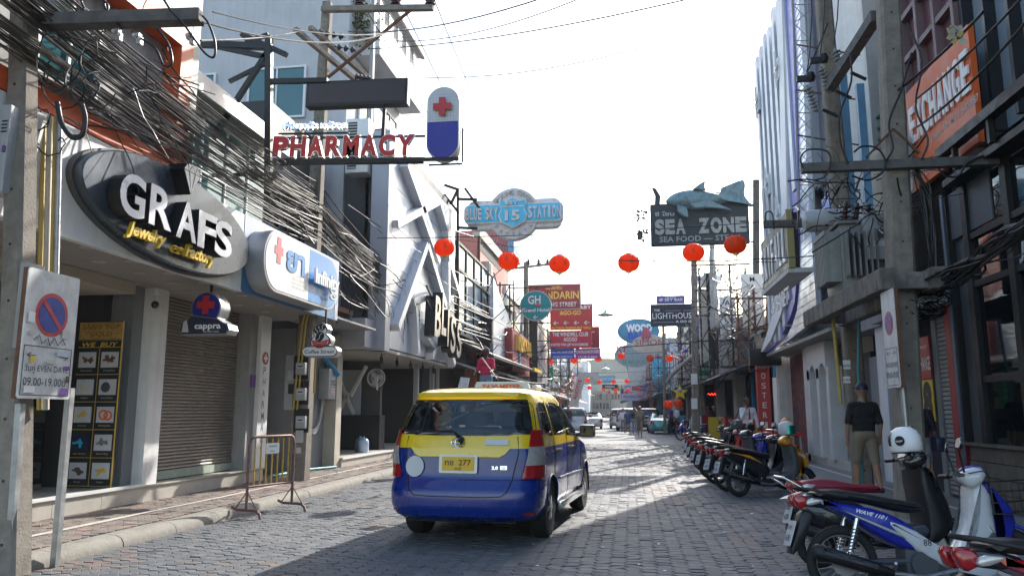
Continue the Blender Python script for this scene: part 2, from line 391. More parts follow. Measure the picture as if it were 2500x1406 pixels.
# pavements and kerbs
pl = obj('pavement', MB().box(-12, KL - .28, -8, 320, -.068, .098), 'concrete', kind='structure')
pave(-7.9, KL - .3, 5, 30, .12, WALKTONES, 'walkpaver', pl, 'pavers', 150, 5, lambda x, y: seen(x, y) and y > 7)
obj('painted_line', MB().add([(-6.47 + .02 * sin(i * 1.3), 5 + i, .1275) for i in range(26)] + [(-6.39 + .02 * sin(i * 2.1), 5 + i, .1275) for i in range(26)], [(i, 26 + i, 27 + i, i + 1) for i in range(25)]), mat('linewhite', (.55, .52, .47), .9, var=.3, scale=14), pl)
pr_ = obj('pavement_right', MB().box(KR + .16, 12, -8, 320, -.068, .12), mat('rightpave', (.2, .2, .205), .8, var=.3, scale=3, bump=.4), kind='structure')
obj('painted_line', MB().box(4.42, 4.5, 3, 60, .1201, .124), 'linewhite', pr_)
kb = obj('kerb', MB().box(KL - .27, KL - .02, -8, 200, -.07, .05), 'kerbmat', kind='structure')
prof = [(-.3, 0), (-.3, .128), (-.2, .135), (-.1, .128), (-.035, .1), (-.005, .05), (0, 0)]
for i in range(34):
    y0 = 4 + i * 1.0; a = MB(); r0 = random.uniform(-.006, .006)
    a.add([(x + r0, yy, z - .01) for yy in (y0 + .006, y0 + .994) for x, z in prof], [(j, j + 7, j + 8, j + 1) for j in range(6)] + [tuple(range(7)), tuple(range(13, 6, -1))])
    a.v = [v + Vector((KL, 0, 0)) for v in a.v]; obj('kerbstone', a, 'kerbmat', kb, smooth=40)
a = MB(Matrix.Translation((KL, 0, 0))); a.add([(x, yy, z - .01) for yy in (38.01, 200) for x, z in prof], [(j, j + 7, j + 8, j + 1) for j in range(6)]); obj('kerb_run', a, 'kerbmat', kb)
kr = obj('kerb_right', MB().box(KR, KR + .159, -8, 300, -.07, .128), 'kerbmat', kind='structure')
mat('manholemat', (.07, .07, .07), .6, .4, var=.3)
# litter on the road: small pale scraps
a = MB()
rl = random.Random(4)
for i in range(34):
    x = rl.uniform(-2, 2.6); y = rl.uniform(7, 13); s_ = rl.uniform(.012, .03); an = rl.uniform(0, 6)
    a.add([(x + s_ * cos(an + k * 1.2566) * rl.uniform(.6, 1.2), y + s_ * sin(an + k * 1.2566), .008) for k in range(5)], [(0, 1, 2, 3, 4)])
tagp(obj('litter', a, 'cleanwhite'), 'tiny white paper scraps scattered on the road paving', 'litter', kind='stuff')
# ================================================================ left side buildings
def part(name, par, mats, mb, **k): return obj(name, mb, mats, par, world=True, **k)
def inM(par, M): return WM(par).inverted() @ M
def windowp(par, M, w, h, nx=2, ny=1, fr=.05, fm='cleanwhite', gm='glassteal', depth=.06):
    """window in frame M (origin lower-left): a frame part with pane sub-parts"""
    a = MB(); a.box(0, w, 0, fr, 0, depth); a.box(0, w, h - fr, h, 0, depth); a.box(0, fr, fr, h - fr, 0, depth); a.box(w - fr, w, fr, h - fr, 0, depth)
    for i in range(1, nx): x = w * i / nx; a.box(x - fr * .4, x + fr * .4, fr, h - fr, .002, depth - .004)
    for j in range(1, ny): y = h * j / ny; a.box(fr, w - fr, y - fr * .4, y + fr * .4, .004, depth - .008)
    f = obj('window', a, fm, par, M=inM(par, M))
    for i in range(nx):
        for j in range(ny):
            b = MB(); b.box(w * i / nx + fr * .5, w * (i + 1) / nx - fr * .5, h * j / ny + fr * .5, h * (j + 1) / ny - fr * .5, .015, .025); obj('pane', b, gm, f)
    return f
mat('soffitmat', (.34, .32, .29), .7, var=.15, scale=2)
mat('lightring', (.55, .54, .5), .4, var=.1)
FX = -6.1
# ---- jewellery shop
js = thing('jewellery_shop', 'white shophouse with big dark oval jewellery sign and orange framed upper floor', 'shop', (-8, 9, 0))
part('floor_slab', js, ['tile', 'darkgrey'], MB().box(-12, -7.27, 4, 10.9, .1, .352))
a = MB(); a.box(-7.3, -7.22, 4, 10.9, .352, .39); part('step_edge', js, 'cleanwhite', a)
for i in range(7):
    y = 4.4 + i * .93; part('tile', js, 'tile', MB().box(-7.27, -7.252, y + .004, min(y + .926, 10.9), .125, .348))
a = MB(); a.box(-12, FX - .03, 3.5, 11.33, 3.38, 3.42); part('soffit', js, 'soffitmat', a)
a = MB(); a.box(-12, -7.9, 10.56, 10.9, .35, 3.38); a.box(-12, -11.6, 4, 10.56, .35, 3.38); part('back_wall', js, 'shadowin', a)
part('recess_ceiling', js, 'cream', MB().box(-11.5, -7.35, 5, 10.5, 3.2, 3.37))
part('door', js, 'doorgrey', MB().box(-9.0, -8.9, 6, 10.5, .36, 3.1))
g_ = part('shop_window', js, 'glassdark', MB().box(-8.42, -8.4, 6, 10.2, .42, 3.1)); part('window_rail', js, 'steel', MB().box(-8.45, -8.38, 6, 10.2, .36, .43))
p = at(310, 1190, Y=10.95); part('column', js, 'midgrey', MB().box(-8.1, p.x + .02, 10.75, 11.05, .35, 3.38))
part('pillar', js, 'white', MB().box(-7.78, -7.35, 11.0, 11.37, .3, 3.38))
a = MB(); a.box(FX - .06, FX, 3.5, 11.33, 3.36, 4.6); fas = part('fascia', js, 'white', a)
part('fascia_trim', js, 'white', MB().box(FX - .08, FX + .02, 3.5, 11.33, 3.335, 3.358))
mat('oval_mat', (.075, .095, .12), .28, .35, var=.12, scale=1)
mat('lettergrey', (.5, .53, .6), .3, .3, var=.06)
# downlights
for u, v in ((213, 602), (242, 637), (322, 636), (235, 667), (341, 665), (327, 691), (422, 690), (415, 665), (131, 602), (131, 638), (497, 690)):
    p = at(u, v, Z=3.38); d = MB(); d.lathe([(.045, 0), (.05, -.012), (.085, -.012), (.085, 0)], (p.x, p.y, 3.378), 16)
    part('downlight', js, 'lightring', d, smooth=40)
# orange framed upper floor
a = MB(); a.box(-6.36, -6.1, 4, 9.32, 4.62, 4.86); a.box(-6.36, -6.1, 9.32, 9.6, 4.62, 6.85); a.box(-6.36, -6.1, 4, 9.32, 6.52, 6.85)
part('orange_frame', js, 'orange', a)
part('cladding_edge', js, mat('palegreen', (.55, .55, .48), .6, var=.1), MB().box(-7.4, -6.13, 9.61, 9.8, 4.6, 7.9))
part('upper_wall', js, 'greypaint', MB().box(-12, -6.37, 3, 9.6, 4.6, 6.86))
[part('cladding_panel', js, 'palegreen', MB().box(-6.4, -6.13, 3.2 + .8 * i, 3.99 + .8 * i, 6.87, 8.6)) for i in range(8)]
for y in (5.2, 7.0): windowp(js, fL(y, 5.1, -6.365), 1.0, 1.1, 2, 1)
# teal glazed annex over both shops
an = part('annex_wall', js, 'palegreen', MB().box(-12, -7.75, 11.32, 15.3, 4.6, 7.35))
a = MB(); a.beam((-7.35, 9.97, 7.22), (-7.35, 15.4, 7.22), .16, .16); a.beam((-7.28, 9.97, 7.05), (-7.28, 15.4, 7.05), .05, .2); part('gutter', js, 'galv', a)
part('roof', js, 'greypaint', MB().add([(-7.3, 9.97, 7.3), (-7.3, 15.4, 7.3), (-12, 15.4, 8.2), (-12, 9.97, 8.2), (-7.3, 9.97, 7.2), (-7.3, 15.4, 7.2), (-12, 15.4, 8.1), (-12, 9.97, 8.1)], [(0, 1, 2, 3), (7, 6, 5, 4), (0, 4, 5, 1), (1, 5, 6, 2), (3, 2, 6, 7), (0, 3, 7, 4)]))
windowp(js, fL(10.0, 4.75, -7.74), 5.2, 2.15, 6, 2, .05)
part('terrace', js, 'white', MB().box(-12, -6.3, 9.97, 15.4, 4.55, 4.66))

# oval sign (hangs on the fascia)
M = fL(9.3, 4.0, FX + .02)
sg = thing('oval_sign', 'big dark grey oval sign with raised white GRAFS letters and a faceted diamond above', 'sign', M)
def tilt(pts, a): return [(x * cos(a) - y * sin(a), x * sin(a) + y * cos(a)) for x, y in pts]
oval = tilt(ell(1.93, .64, 64), R_(-2.5))
obj('sign_face', MB().prism(oval, .0, .16, .02), 'oval_mat', sg, smooth=40)
obj('rim', MB().prism(tilt(ell(1.96, .67, 64), R_(-2.5)), -.02, .06), 'darkgrey', sg, smooth=40)
gx = [-1.28, -.72, -.14, .36, .8]; gz = [.0, -.0, -.03, -.05, -.06]
for ch, x, y in zip('GRAFS', gx, gz):
    a = MB(); a.txt(ch, x, y - .27, .5, .47, z=.17, ext=.17, bold=.03); l = obj('letter', a, 'black', sg)
    a = MB(); a.txt(ch, x, y - .27, .5, .47, z=.342, bold=.026); obj('letter_face', a, 'lettergrey', l)
a = MB(); a.txt('Jewelry', -.86, -.47, .16, .78, z=.23, ext=.05, bold=.035, shear=.35); a.txt('∞', -.2, -.52, .14, .26, z=.23, ext=.05, bold=.05); a.txt('Factory', .34, -.5, .17, .74, z=.23, ext=.05, bold=.035, shear=.35)
obj('lettering', a, 'yellow', sg)
a = MB(); dm = [(-.2, .1), (-.11, .2), (.11, .2), (.2, .1), (0, -.2)]
a.M = Matrix.Translation((-.14, .5, 0)); a.prism(dm, .1, .36); d_ = obj('diamond', a, 'black', sg)
a = MB(); a.M = Matrix.Translation((-.14, .5, 0)); fac = [((-.2, .1), (-.11, .2), (-.07, .1)), ((-.11, .2), (.0, .2), (-.07, .1)), ((0, .2), (.07, .1), (-.07, .1)), ((0, .2), (.11, .2), (.07, .1)), ((.11, .2), (.2, .1), (.07, .1)), ((-.2, .1), (-.07, .1), (0, -.2)), ((-.07, .1), (.07, .1), (0, -.2)), ((.07, .1), (.2, .1), (0, -.2))]
for t3 in fac:
    c = Vector((sum(p[0] for p in t3) / 3, sum(p[1] for p in t3) / 3)); q = [Vector(p).lerp(c, .09) for p in t3]; a.add([(p.x, p.y, .362 + (.01 if k == 0 else 0)) for k, p in enumerate(q)], [(0, 1, 2)] if (q[1] - q[0]).cross(q[2] - q[0]) > 0 else [(2, 1, 0)])
obj('facets', a, 'cleanwhite', d_)
a = MB(fL(10.85, 4.42, FX + .012)); a.txt('กราฟ', 0, 0, .11, .36, bold=0); part('lettering', js, 'greypvc', a)

# poster of pawn pictures in the recess
p0 = at(163, 1188, Y=10.5); p1 = at(275, 1188, Y=10.5); zt = at(240, 786, Y=10.5).z; wd = p1.x - p0.x; M = fC(p0.x, .37, 10.5)
po = thing('picture_poster', 'tall black WE BUY poster with a grid of gold and jewellery pictures', 'poster', M); ht = zt - .37
obj('board', MB().box(0, wd, 0, ht, 0, .03), 'black', po)
a = MB(); hb = ht * .835; 
a.box(wd * .0, wd, ht * .885 - .004, ht * .885, .03, .034); a.box(wd * .5 - .004, wd * .5 + .004, .02, hb, .03, .034)
for r in range(6): a.box(.01, wd - .01, r * hb / 5 + .01, r * hb / 5 + .018, .03, .034)
a.box(wd - .02, wd, 0, ht, .03, .036); obj('gold_line', a, 'gold', po)
a = MB(); a.txt('WE  BUY', wd / 2, ht * .845, ht * .028, wd * .8, z=.034, shear=.2, bold=.02); obj('lettering', a, 'gold', po)
vmat('goldprint', [(.5, .45, .4), (.35, .2, .04), (.55, .35, .1), (.2, .1, .02), (.6, .55, .45)], 22, .3, 1.5); obj('header_print', MB().box(.01, wd - .02, ht * .89, ht - .01, .03, .035), 'goldprint', po)
a = MB(); a.txt('SABU TOP', wd / 2, ht * .955, ht * .03, wd * .86, z=.036, bold=.03); a.txt('GOLD', wd / 2, ht * .91, ht * .03, wd * .5, z=.036, bold=.03); obj('lettering', a, mat('darkgold', (.25, .13, .02), .4), po)
mat('printwhite', (.55, .55, .58), .35, var=.1); pc = ['brown', 'rust', 'gold', 'darkgrey', 'gold', 'orange', 'skyblue', 'steel', 'brown', 'gold']
caps = ['Broken Jewelry', 'Scrap Jewellery', 'Necklace', 'Pocket Watches', 'Gold coins', 'Wedding Bands', 'Loose diamonds', 'Diamond Rings', 'Watches', 'Gold bar']
rp = random.Random(2)
for r in range(5):
    for c in range(2):
        cx = wd * (.25 + .5 * c) - .005; cy = hb - (r + .46) * hb / 5 + .01; s_ = wd * .19; k = r * 2 + c
        f = obj('picture', MB().box(cx - s_, cx + s_, cy - s_ * .8, cy + s_ * .85, .031, .037), 'navy' if k == 6 else 'printwhite', po)
        a = MB()
        if k in (5, 3):
            a.torus((cx - s_ * .2, cy, .042), s_ * .45, s_ * .09, 20, 5, 'Z')
            if k == 5: a.torus((cx + s_ * .35, cy - .01, .042), s_ * .42, s_ * .09, 20, 5, 'Z')
            else: a.lathe([(s_ * .4, 0), (0, .004)], (cx - s_ * .2, cy, .04), 16)
        elif k == 2:
            a.tube([(cx + s_ * .6 * sin(t), cy + s_ * (.55 - .9 * cos(t) * .9) + 0, .041) for t in [(-1.2 + i * .2) for i in range(13)]], s_ * .04, 5)
        else:
            for q in range(14): aa = rp.uniform(0, 6.28); rr = rp.uniform(0, .6) * s_; ss = rp.uniform(.12, .25) * s_; a.M = Matrix.Translation((cx + rr * cos(aa), cy + rr * .6 * sin(aa), .038)) @ Matrix.Rotation(aa, 4, 'Z'); a.box(-ss, ss, -ss * .5, ss * .5, 0, .004 + q * .0004)
            a.M = Matrix()
        obj('print', a, pc[k], f)
        a = MB(); a.txt(caps[k], cx, cy - s_ * 1.18, s_ * .16, maxw=wd * .44, z=.034, bold=0); obj('caption', a, 'offwhite', f)

# ---- pharmacy shop
ps = thing('pharmacy_shop', 'blue and white fronted pharmacy with closed beige roller shutter', 'shop', (-8, 13, 0))
part('floor_slab', ps, 'tile', MB().box(-12, -7.25, 10.902, 14.75, .1, .34)); part('step_edge', ps, 'tile', MB().box(-7.28, -7.22, 10.92, 14.75, .34, .36))
part('soffit', ps, 'soffitmat', MB().box(-12, FX - .03, 11.332, 15.46, 3.37, 3.41))
vm = mat('fasciablue', (.05, .2, .42), .35, var=.08)
a = MB(); a.box(FX - .06, FX, 11.335, 15.46, 3.35, 4.62); part('fascia', ps, 'fasciablue', a)
a = MB(); M = fL(11.34, 3.36, FX); a.M = M; a.prism([(0, .74), (.3, .86), (1.2, 1.0), (2.2, 1.0), (3.2, .95), (4.1, .8), (4.1, 1.25), (0, 1.25)], .001, .006); part('pale_band', ps, mat('paleblue', (.5, .56, .66), .4, var=.08), a)
a = MB(); a.M = M; a.prism([(0, .62), (.3, .74), (1.0, .86), (1.0, .9), (.3, .79), (0, .68)], .001, .006); a.box(3.95, 4.12, 0, .8, .001, .006); part('pale_band', ps, 'paleblue', a)
for u, v in ((590, 720), (581, 744), (657, 743), (648, 761)):
    p = at(u, v, Z=3.37); d = MB(); d.lathe([(.045, 0), (.05, -.012), (.085, -.012), (.085, 0)], (p.x, p.y, 3.368), 16); part('downlight', ps, 'lightring', d, smooth=40)
part('shop_wall', ps, 'greypaint', MB().box(-12, -7.7, 10.91, 15.45, .33, 3.37))
sh = part('roller_shutter', ps, 'brown', MB().box(-7.7, -7.66, 11.37, 14.2, .34, 3.37))
mat('shutterslat', (.3, .26, .23), .5, .1, var=.12, scale=1.2, streak=.12, rnd=.03)
sm = None; ns = 50
for i in range(ns):
    z = .5 + i * (2.86 / ns); hh = 2.86 / ns
    if sm is None:
        a = MB(); a.add([(x, y, q) for y in (11.38, 14.19) for x, q in ((0, 0), (.02, .006), (.034, hh * .35), (.03, hh * .7), (.008, hh * .93), (0, hh))], [(j, j + 6, j + 7, j + 1) for j in range(5)])
        a.v = [v + Vector((8 - 7.66, -13, 0)) for v in a.v]; s0 = obj('slat', a, 'shutterslat', sh, smooth=50); s0.location = Vector((-0, 0, 0)); sm = s0; base = z
        s0.matrix_basis = (WM(sh).inverted() @ Matrix.Translation((-8, 13, z)))
    else:
        c = sm.copy(); COL.objects.link(c); c.parent = sh; c.matrix_basis = WM(sh).inverted() @ Matrix.Translation((-8, 13, z))
part('bottom_rail', sh, mat('mintrail', (.42, .48, .4), .6, var=.2, scale=8), MB().box(-7.66, -7.61, 11.38, 14.19, .36, .495))
part('pillar', ps, 'greypaint', MB().box(-7.72, -7.38, 14.2, 14.5, .33, 3.37))
pp = part('pillar', ps, 'cleanwhite', MB().box(-7.72, -7.3, 14.5, 14.92, .33, 3.37))
a = MB(fL(14.71, 0, -7.298))
for i, ch in enumerate('PHARMACY'): a.txt(ch, 0, 2.2 - i * .226, .155, .115, bold=.01)
part('lettering', ps, 'blue' if 0 else mat('letterblue', (.02, .16, .5), .4), a)
a = MB(fL(14.71, 2.52, -7.298)); a.prism(ell(.13, .13, 24), 0, .008); part('round_emblem', ps, 'dullred', a)
a = MB(fL(14.71, 2.52, -7.289)); a.box(-.075, .075, -.022, .022, 0, .004); a.box(-.022, .022, -.075, .075, .0, .0045); part('cross', ps, 'cleanwhite', a)
a = MB(fL(14.36, 2.05, -7.378)); a.box(-.08, .08, -.12, .12, 0, .03); part('letter_box', ps, 'purple', a)

# capsule sign
M = fL(12.98, 3.92, FX + .01); cs = thing('capsule_sign', 'rounded white and blue pharmacy sign box with a pink cross', 'sign', M)
cap = rrect(3.2, 1.05, .5, 8); obj('box', MB().prism(cap, 0, .33, .01), mat('boxgrey', (.42, .43, .46), .4, .3), cs, smooth=40)
def halfclip(pts, x0, left): return [p for p in pts]
L_ = [p for p in rrect(3.1, .95, .46, 8) if p[0] < .2]; L_ = [(.15, .475)] + L_ + [(.15, -.475)]
obj('face_white', MB().prism(L_, .33, .338), 'cleanwhite', cs); Rr = [p for p in rrect(3.1, .95, .46, 8) if p[0] > .2]
Rr = sorted(Rr, key=lambda q: atan2(q[1], q[0] - .2)); Rr = [(.156, -.475)] + Rr + [(.156, .475)]
obj('face_blue', MB().prism(Rr, .33, .338), mat('faceblue', (.04, .25, .6), .35), cs)
a = MB(); a.box(-1.25, -.93, .12, .26, .338, .343); a.box(-1.16, -1.02, -.03, .41, .338, .344); obj('cross', a, mat('pinkred', (.6, .12, .16), .4), cs)
a = MB(); a.txt('ยา', -.42, -.06, .42, .75, z=.34, ext=.01, bold=.04); obj('lettering', a, 'faceblue', cs)
a = MB(); [a.txt(t, .1, y, .045, z=.34, bold=0, align='C', maxw=.9) for t, y in ()]
for t, y in (('DRUG', -.14), ('MEDICAL SUPPLIES', -.21), ('DIETARY SUPPLEMENT', -.28), ('MEDICINE SUNCARE', -.35)): a.txt(t, -.28, y, .045, z=.34, bold=.0)
obj('lettering', a, 'greypvc', cs)
a = MB(); a.txt('Infinity', .82, -.12, .27, 1.15, z=.4, ext=.04, bold=.03); obj('lettering', a, 'cleanwhite', cs)
a = MB(); a.tube([(1.1 + .12 * sin(t * 2), -.22 + .1 * sin(t), .42) for t in [i * pi / 12 for i in range(25)]], .02, 6); obj('loop_emblem', a, 'cleanwhite', cs)

# ---- narrow grey cafe front between the pharmacy and the angular building
cf = thing('cafe_building', 'narrow grey building in shade with a cafe window and cable-hung upper floors', 'building', (-8, 17, 0))
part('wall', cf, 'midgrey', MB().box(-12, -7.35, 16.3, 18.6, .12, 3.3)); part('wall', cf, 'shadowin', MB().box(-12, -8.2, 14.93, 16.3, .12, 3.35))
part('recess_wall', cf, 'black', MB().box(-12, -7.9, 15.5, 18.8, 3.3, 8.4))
part('corner_post', cf, 'cream', MB().box(-7.36, -7.05, 18.0, 18.35, .12, 3.3))
part('counter', cf, 'dullred', MB().box(-8.2, -8.15, 14.95, 16.28, 1.1, 1.32)); a = MB(fL(15.7, 1.15, -8.14)); a.txt('Tip PROMO', 0, 0, .11, bold=.01, maxw=.9); part('lettering', cf, 'orange', a)
windowp(cf, fL(14.97, 1.36, -8.19), 1.3, .9, 2, 1, gm='glassteal')
part('poster', cf, 'offwhite', MB().box(-8.19, -8.17, 15.6, 15.95, 2.5, 2.8))
part('ledge', cf, 'rust', MB().box(-8.6, -6.75, 15.5, 18.15, 3.8, 3.92))
part('awning', cf, 'midgrey', MB().box(-7.4, -6.15, 15.5, 18.15, 3.42, 3.46))  # added slab, keeps the sun off the pharmacy shutter
for z in (5.0, 6.8): part('floor_beam', cf, 'darkgrey', MB().box(-7.92, -7.86, 15.5, 18.8, z, z + .25))
for y in (16.1, 17.3): windowp(cf, fL(y, 5.3, -7.88), .9, 1.35, 2, 1, fm='blacksteel', gm='glassdark')
a = MB()
for k in range(6): a.tube([(-7.3 + .0, 16.62 + k * .055, 3.3), (-7.3, 16.62 + k * .055, 1.35 - .05 * k + .2)] + [(-7.28, 16.62 + k * .055 + (.55 - .04 * k) * (1 - cos(t)) , 1.55 - .05 * k - (.35 + .03 * (5 - k)) * sin(t)) for t in [pi * i / 10 for i in range(1, 10)]] + [(-7.28, 17.82 - k * .02, 1.75)], .017, 6)
pipes = tagp(obj('conduits', a, 'greypvc', world=True, smooth=50), 'bundle of pale grey conduits sweeping down the wall and up into the meter cabinet', 'pipes')
mc = thing('meter_cabinet', 'grey sticker covered metal cabinet fixed on the grey cafe wall', 'cabinet', fL(17.75, 1.75, -7.33))
obj('cabinet_box', MB().bbox(-.2, .3, 0, .72, 0, .26, .012), mat('cabinetgrey', (.4, .41, .42), .5, .2), mc, smooth=40)
a = MB(); a.txt('DEEJAY', .05, .4, .05, .3, z=.262, bold=.03); a.txt('CONNECTION', .05, .33, .045, .34, z=.262, bold=.03); obj('lettering', a, 'black', mc)
a = MB(); a.box(-.06, .17, .1, .27, .261, .264); obj('sticker', a, 'black', mc); a = MB(); a.box(-.05, .16, .11, .26, .264, .266); obj('sticker', a, 'cleanwhite', mc); a = MB(); a.txt('IRON', .055, .19, .05, .18, z=.267, bold=.04); a.txt('ASIA', .055, .125, .05, .18, z=.267, bold=.04); obj('lettering', a, 'dullred', mc)
tagp(obj('blue_pipe', MB().tube([at(790, 870, X=-7.2), at(826, 915, X=-7.0)], .06, 12), 'bluepvc', world=True, smooth=50), 'short bright blue drain pipe end slanting from the wall', 'pipe')
tagp(obj('grey_pipe', MB().tube([(-7.28, 16.25, 3.3), (-7.28, 16.25, .13)], .05, 10), 'greypaint', world=True, smooth=50), 'vertical grey downpipe on the cafe wall behind the meter pole', 'pipe')
tagp(obj('floor_pipe', MB().tube([(-7.27, 15.2, .16), (-7.27, 17.0, .16), (-7.0, 18.0, .15)], .03, 8), 'tealpvc', world=True, smooth=50), 'thin teal water pipe lying along the foot of the wall', 'pipe')

# ---- tall pale apartment block
ab = thing('apartment_block', 'tall pale plastered apartment block rising behind the shops on the left', 'building', (-12, 20, 0))
part('wall', ab, mat('aptwall', (.56, .56, .58), .85, var=.12, scale=1.2, streak=.1), MB().box(-24, -7.65, 19.5, 24.6, 3.4, 14.6))
windowp(ab, fC(-10.6, 9.6, 19.48), 1.75, 1.55, 2, 1, .06); windowp(ab, fC(-9.6, 6.4, 19.48), 1.1, 1.5, 2, 1, .06); windowp(ab, fC(-13.2, 9.6, 19.48), 1.6, 1.5, 2, 1, .06)
a = MB(); a.box(-7.62, -7.0, 20.0, 24.5, 8.9, 9.2); a.box(-7.62, -6.9, 20.0, 24.5, 11.6, 11.85); part('balcony_slab', ab, 'aptwall', a)
part('balcony_wall', ab, 'white', MB().box(-7.12, -7.0, 20.0, 24.5, 9.2, 10.1)); part('balcony_wall', ab, 'white', MB().box(-7.02, -6.9, 20.0, 24.5, 11.85, 12.7))
for k in range(2): windowp(ab, fL(20.4 + 2.1 * k, 9.3, -7.64), 1.5, 1.8, 2, 1, .05, gm='glassteal')
a = MB(); a.box(-8.2, -7.0, 19.4, 24.8, 13.75, 14.0); a.tube([(-6.98, 19.4, 13.85), (-6.98, 24.9, 13.85)], .1, 8); part('eaves', ab, 'galv', a)
for k in range(5): 
    a = MB(); [a.box(-7.08, -7.04, 20.3 + .9 * k, 20.8 + .9 * k, 12.75 + .1 * q, 12.8 + .1 * q) for q in range(9)]; part('louvre', ab, 'midgrey', a)
part('attic_wall', ab, 'white', MB().box(-7.6, -7.2, 20.05, 24.5, 12.7, 13.75))
a = MB(); a.box(-7.05, -6.95, 19.6, 19.75, 3.4, 13.2); part('downpipe', ab, 'greypaint', a)
ac = thing('air_conditioner', 'white air conditioner unit with dark slatted grille hung above the pharmacy sign', 'air conditioner', fC(-7.35, 7.7, 19.3))
obj('case', MB().bbox(0, .62, 0, 1.5, 0, .5, .02), 'cleanwhite', ac, smooth=40); obj('grille_back', MB().box(.06, .3, .1, 1.4, .5, .505), 'black', ac)
for k in range(16): obj('slat', MB().box(.05, .31, .12 + k * .08, .15 + k * .08, .505, .52), 'greypvc', ac)

# ---- silver angular building
bl = thing('angular_building', 'silver panel clad club front crossed by slanting pale metal beams', 'building', (-7, 23, 0)); BX = -6.3
part('core', bl, 'darkgrey', MB().box(-12, -6.5, 19.6, 27.2, 3.3, 9.2))
fc = fL(0, 0, BX)
def bp(u, v, X=BX): p = at(u, v, X=X); return (p.y, p.z)
# panels: four courses separated by gaps
outl = [bp(948, 415), bp(1062, 470), bp(1120, 560), bp(1105, 892), bp(968, 855), bp(948, 850)]
cols = [19.35, 21.4, 23.6, 25.6, 27.3]; 
for i in range(4):
    for j in range(5):
        y0, y1 = cols[i] + .008, cols[i + 1] - .008; z0, z1 = 3.12 + j * 1.12 + .008, 3.12 + (j + 1) * 1.12 - .008
        if j == 0: z0 = 3.12
        part('panel', bl, 'silverpanel', MB(fc).box(y0, y1, z0, z1, -.12, random.uniform(-.004, .004)))
part('panel_backing', bl, 'black', MB(fc).box(19.3, 27.35, 3.1, 8.75, -.3, -.02))
part('edge_column', bl, mat('edgegrey', (.42, .42, .46), .45, .2, var=.06), MB(fc).box(18.95, 19.35, 3.0, 8.9, -.35, .12))
segs = [((985, 400), (1050, 580)), ((960, 547), (1065, 492)), ((1065, 492), (1085, 560)), ((1020, 520), (1064, 640)), ((1034, 598), (962, 800)), ((1036, 600), (1080, 745)), ((1000, 738), (1040, 722)), ((1006, 740), (1012, 862)), ((1014, 790), (1056, 850)), ((1046, 870), (1085, 780)), ((1080, 800), (1102, 890)), ((1087, 640), (1088, 740)), ((1090, 640), (1112, 715)), ((1085, 560), (1090, 640))]
for (u0, v0), (u1, v1) in segs:
    p, q = at(u0, v0, X=BX + .1), at(u1, v1, X=BX + .1); a = MB(); a.beam(p, q, .22, .3, up=(0, cos(.5), sin(.5)) if 0 else (1, 0, 0)); part('beam', bl, 'silverbeam', a)
part('soffit', bl, 'soffitmat', MB().box(-12, BX, 19.0, 27.3, 3.0, 3.08))
part('entrance_canopy', bl, mat('canopygrey', (.42, .42, .46), .5, .1, var=.06), MB().box(-8.6, -6.45, 18.2, 19.6, 3.04, 3.75))
for y in (-8.0, -7.3): part('seam', bl, 'black', MB().box(y, y + .012, 18.19, 18.199, 3.04, 3.75))
part('platform', bl, 'tile', MB().box(-12, -7.0, 18.36, 30, .12, .34)); part('platform_edge', bl, 'cleanwhite', MB().box(-7.02, -6.96, 18.36, 30, .3, .345))
part('lobby_wall', bl, 'blackgloss', MB().box(-12, -8.9, 18.7, 24, .34, 3.0)); part('lobby_wall', bl, 'doorgrey', MB().box(-8.9, -7.6, 23, 23.2, .34, 3.0))
part('counter', bl, 'black', MB().box(-8.9, -7.4, 22.4, 22.9, .34, 1.35))
a = MB(fC(-8.85, 1.36, 22.7)); a.box(0, .75, 0, 1.35, 0, .06); part('panel', bl, 'silverpanel', a)
for p, q in (((0, 1.3), (.6, 0)), ((.1, 0), (.42, .65)), ((.48, .55), (.95, 1.45))):
    a = MB(fC(-8.85, 1.37, 22.62)); a.beam((p[0], p[1], .1), (q[0], q[1], .1), .09, .09); part('beam', bl, 'cleanwhite', a)
for y in (24.2, 26.2): part('post', bl, 'greypaint', MB().box(-6.9, -6.75, y, y + .15, .34, 3.0))
for k in range(5): a = MB(); y = 20 + k * 1.4; a.tube([(-6.6, y, 3.0), (-6.6, y, 2.85)], .02, 6); a.tube([(-6.6, y, 2.88), (-6.55, y - .1, 2.75)], .05, 8); part('spotlight', bl, 'black', a)
wf = thing('wall_fan', 'pale round wall fan in the club entrance', 'fan', fC(-7.5, 2.45, 22.3))
a = MB(); [a.torus((0, 0, z), r, .008, 24, 4, 'Z') for z, r in ((.06, .27), (.1, .22), (.12, .12), (0, .27))]; [a.tube([(.05 * cos(t), .05 * sin(t), .13), (.27 * cos(t), .27 * sin(t), .05)], .004, 4) for t in [i * pi / 12 for i in range(24)]]; obj('cage', a, 'cleanwhite', wf)
a = MB(); a.lathe([(.06, -.1), (.06, .05), (0, .06)], (0, 0, 0), 12); a.tube([(0, 0, -.05), (0, -.35, -.1)], .03, 8); obj('motor', a, 'cleanwhite', wf, smooth=40)
a = MB(); 
for k in range(3): t = k * 2.094; a.M = Matrix.Rotation(t, 4, 'Z'); a.prism([(0, .03), (.1, .1), (.22, .08), (.24, -.03), (.1, -.04)], .03, .034)
obj('blade', a, 'paleblue', wf)
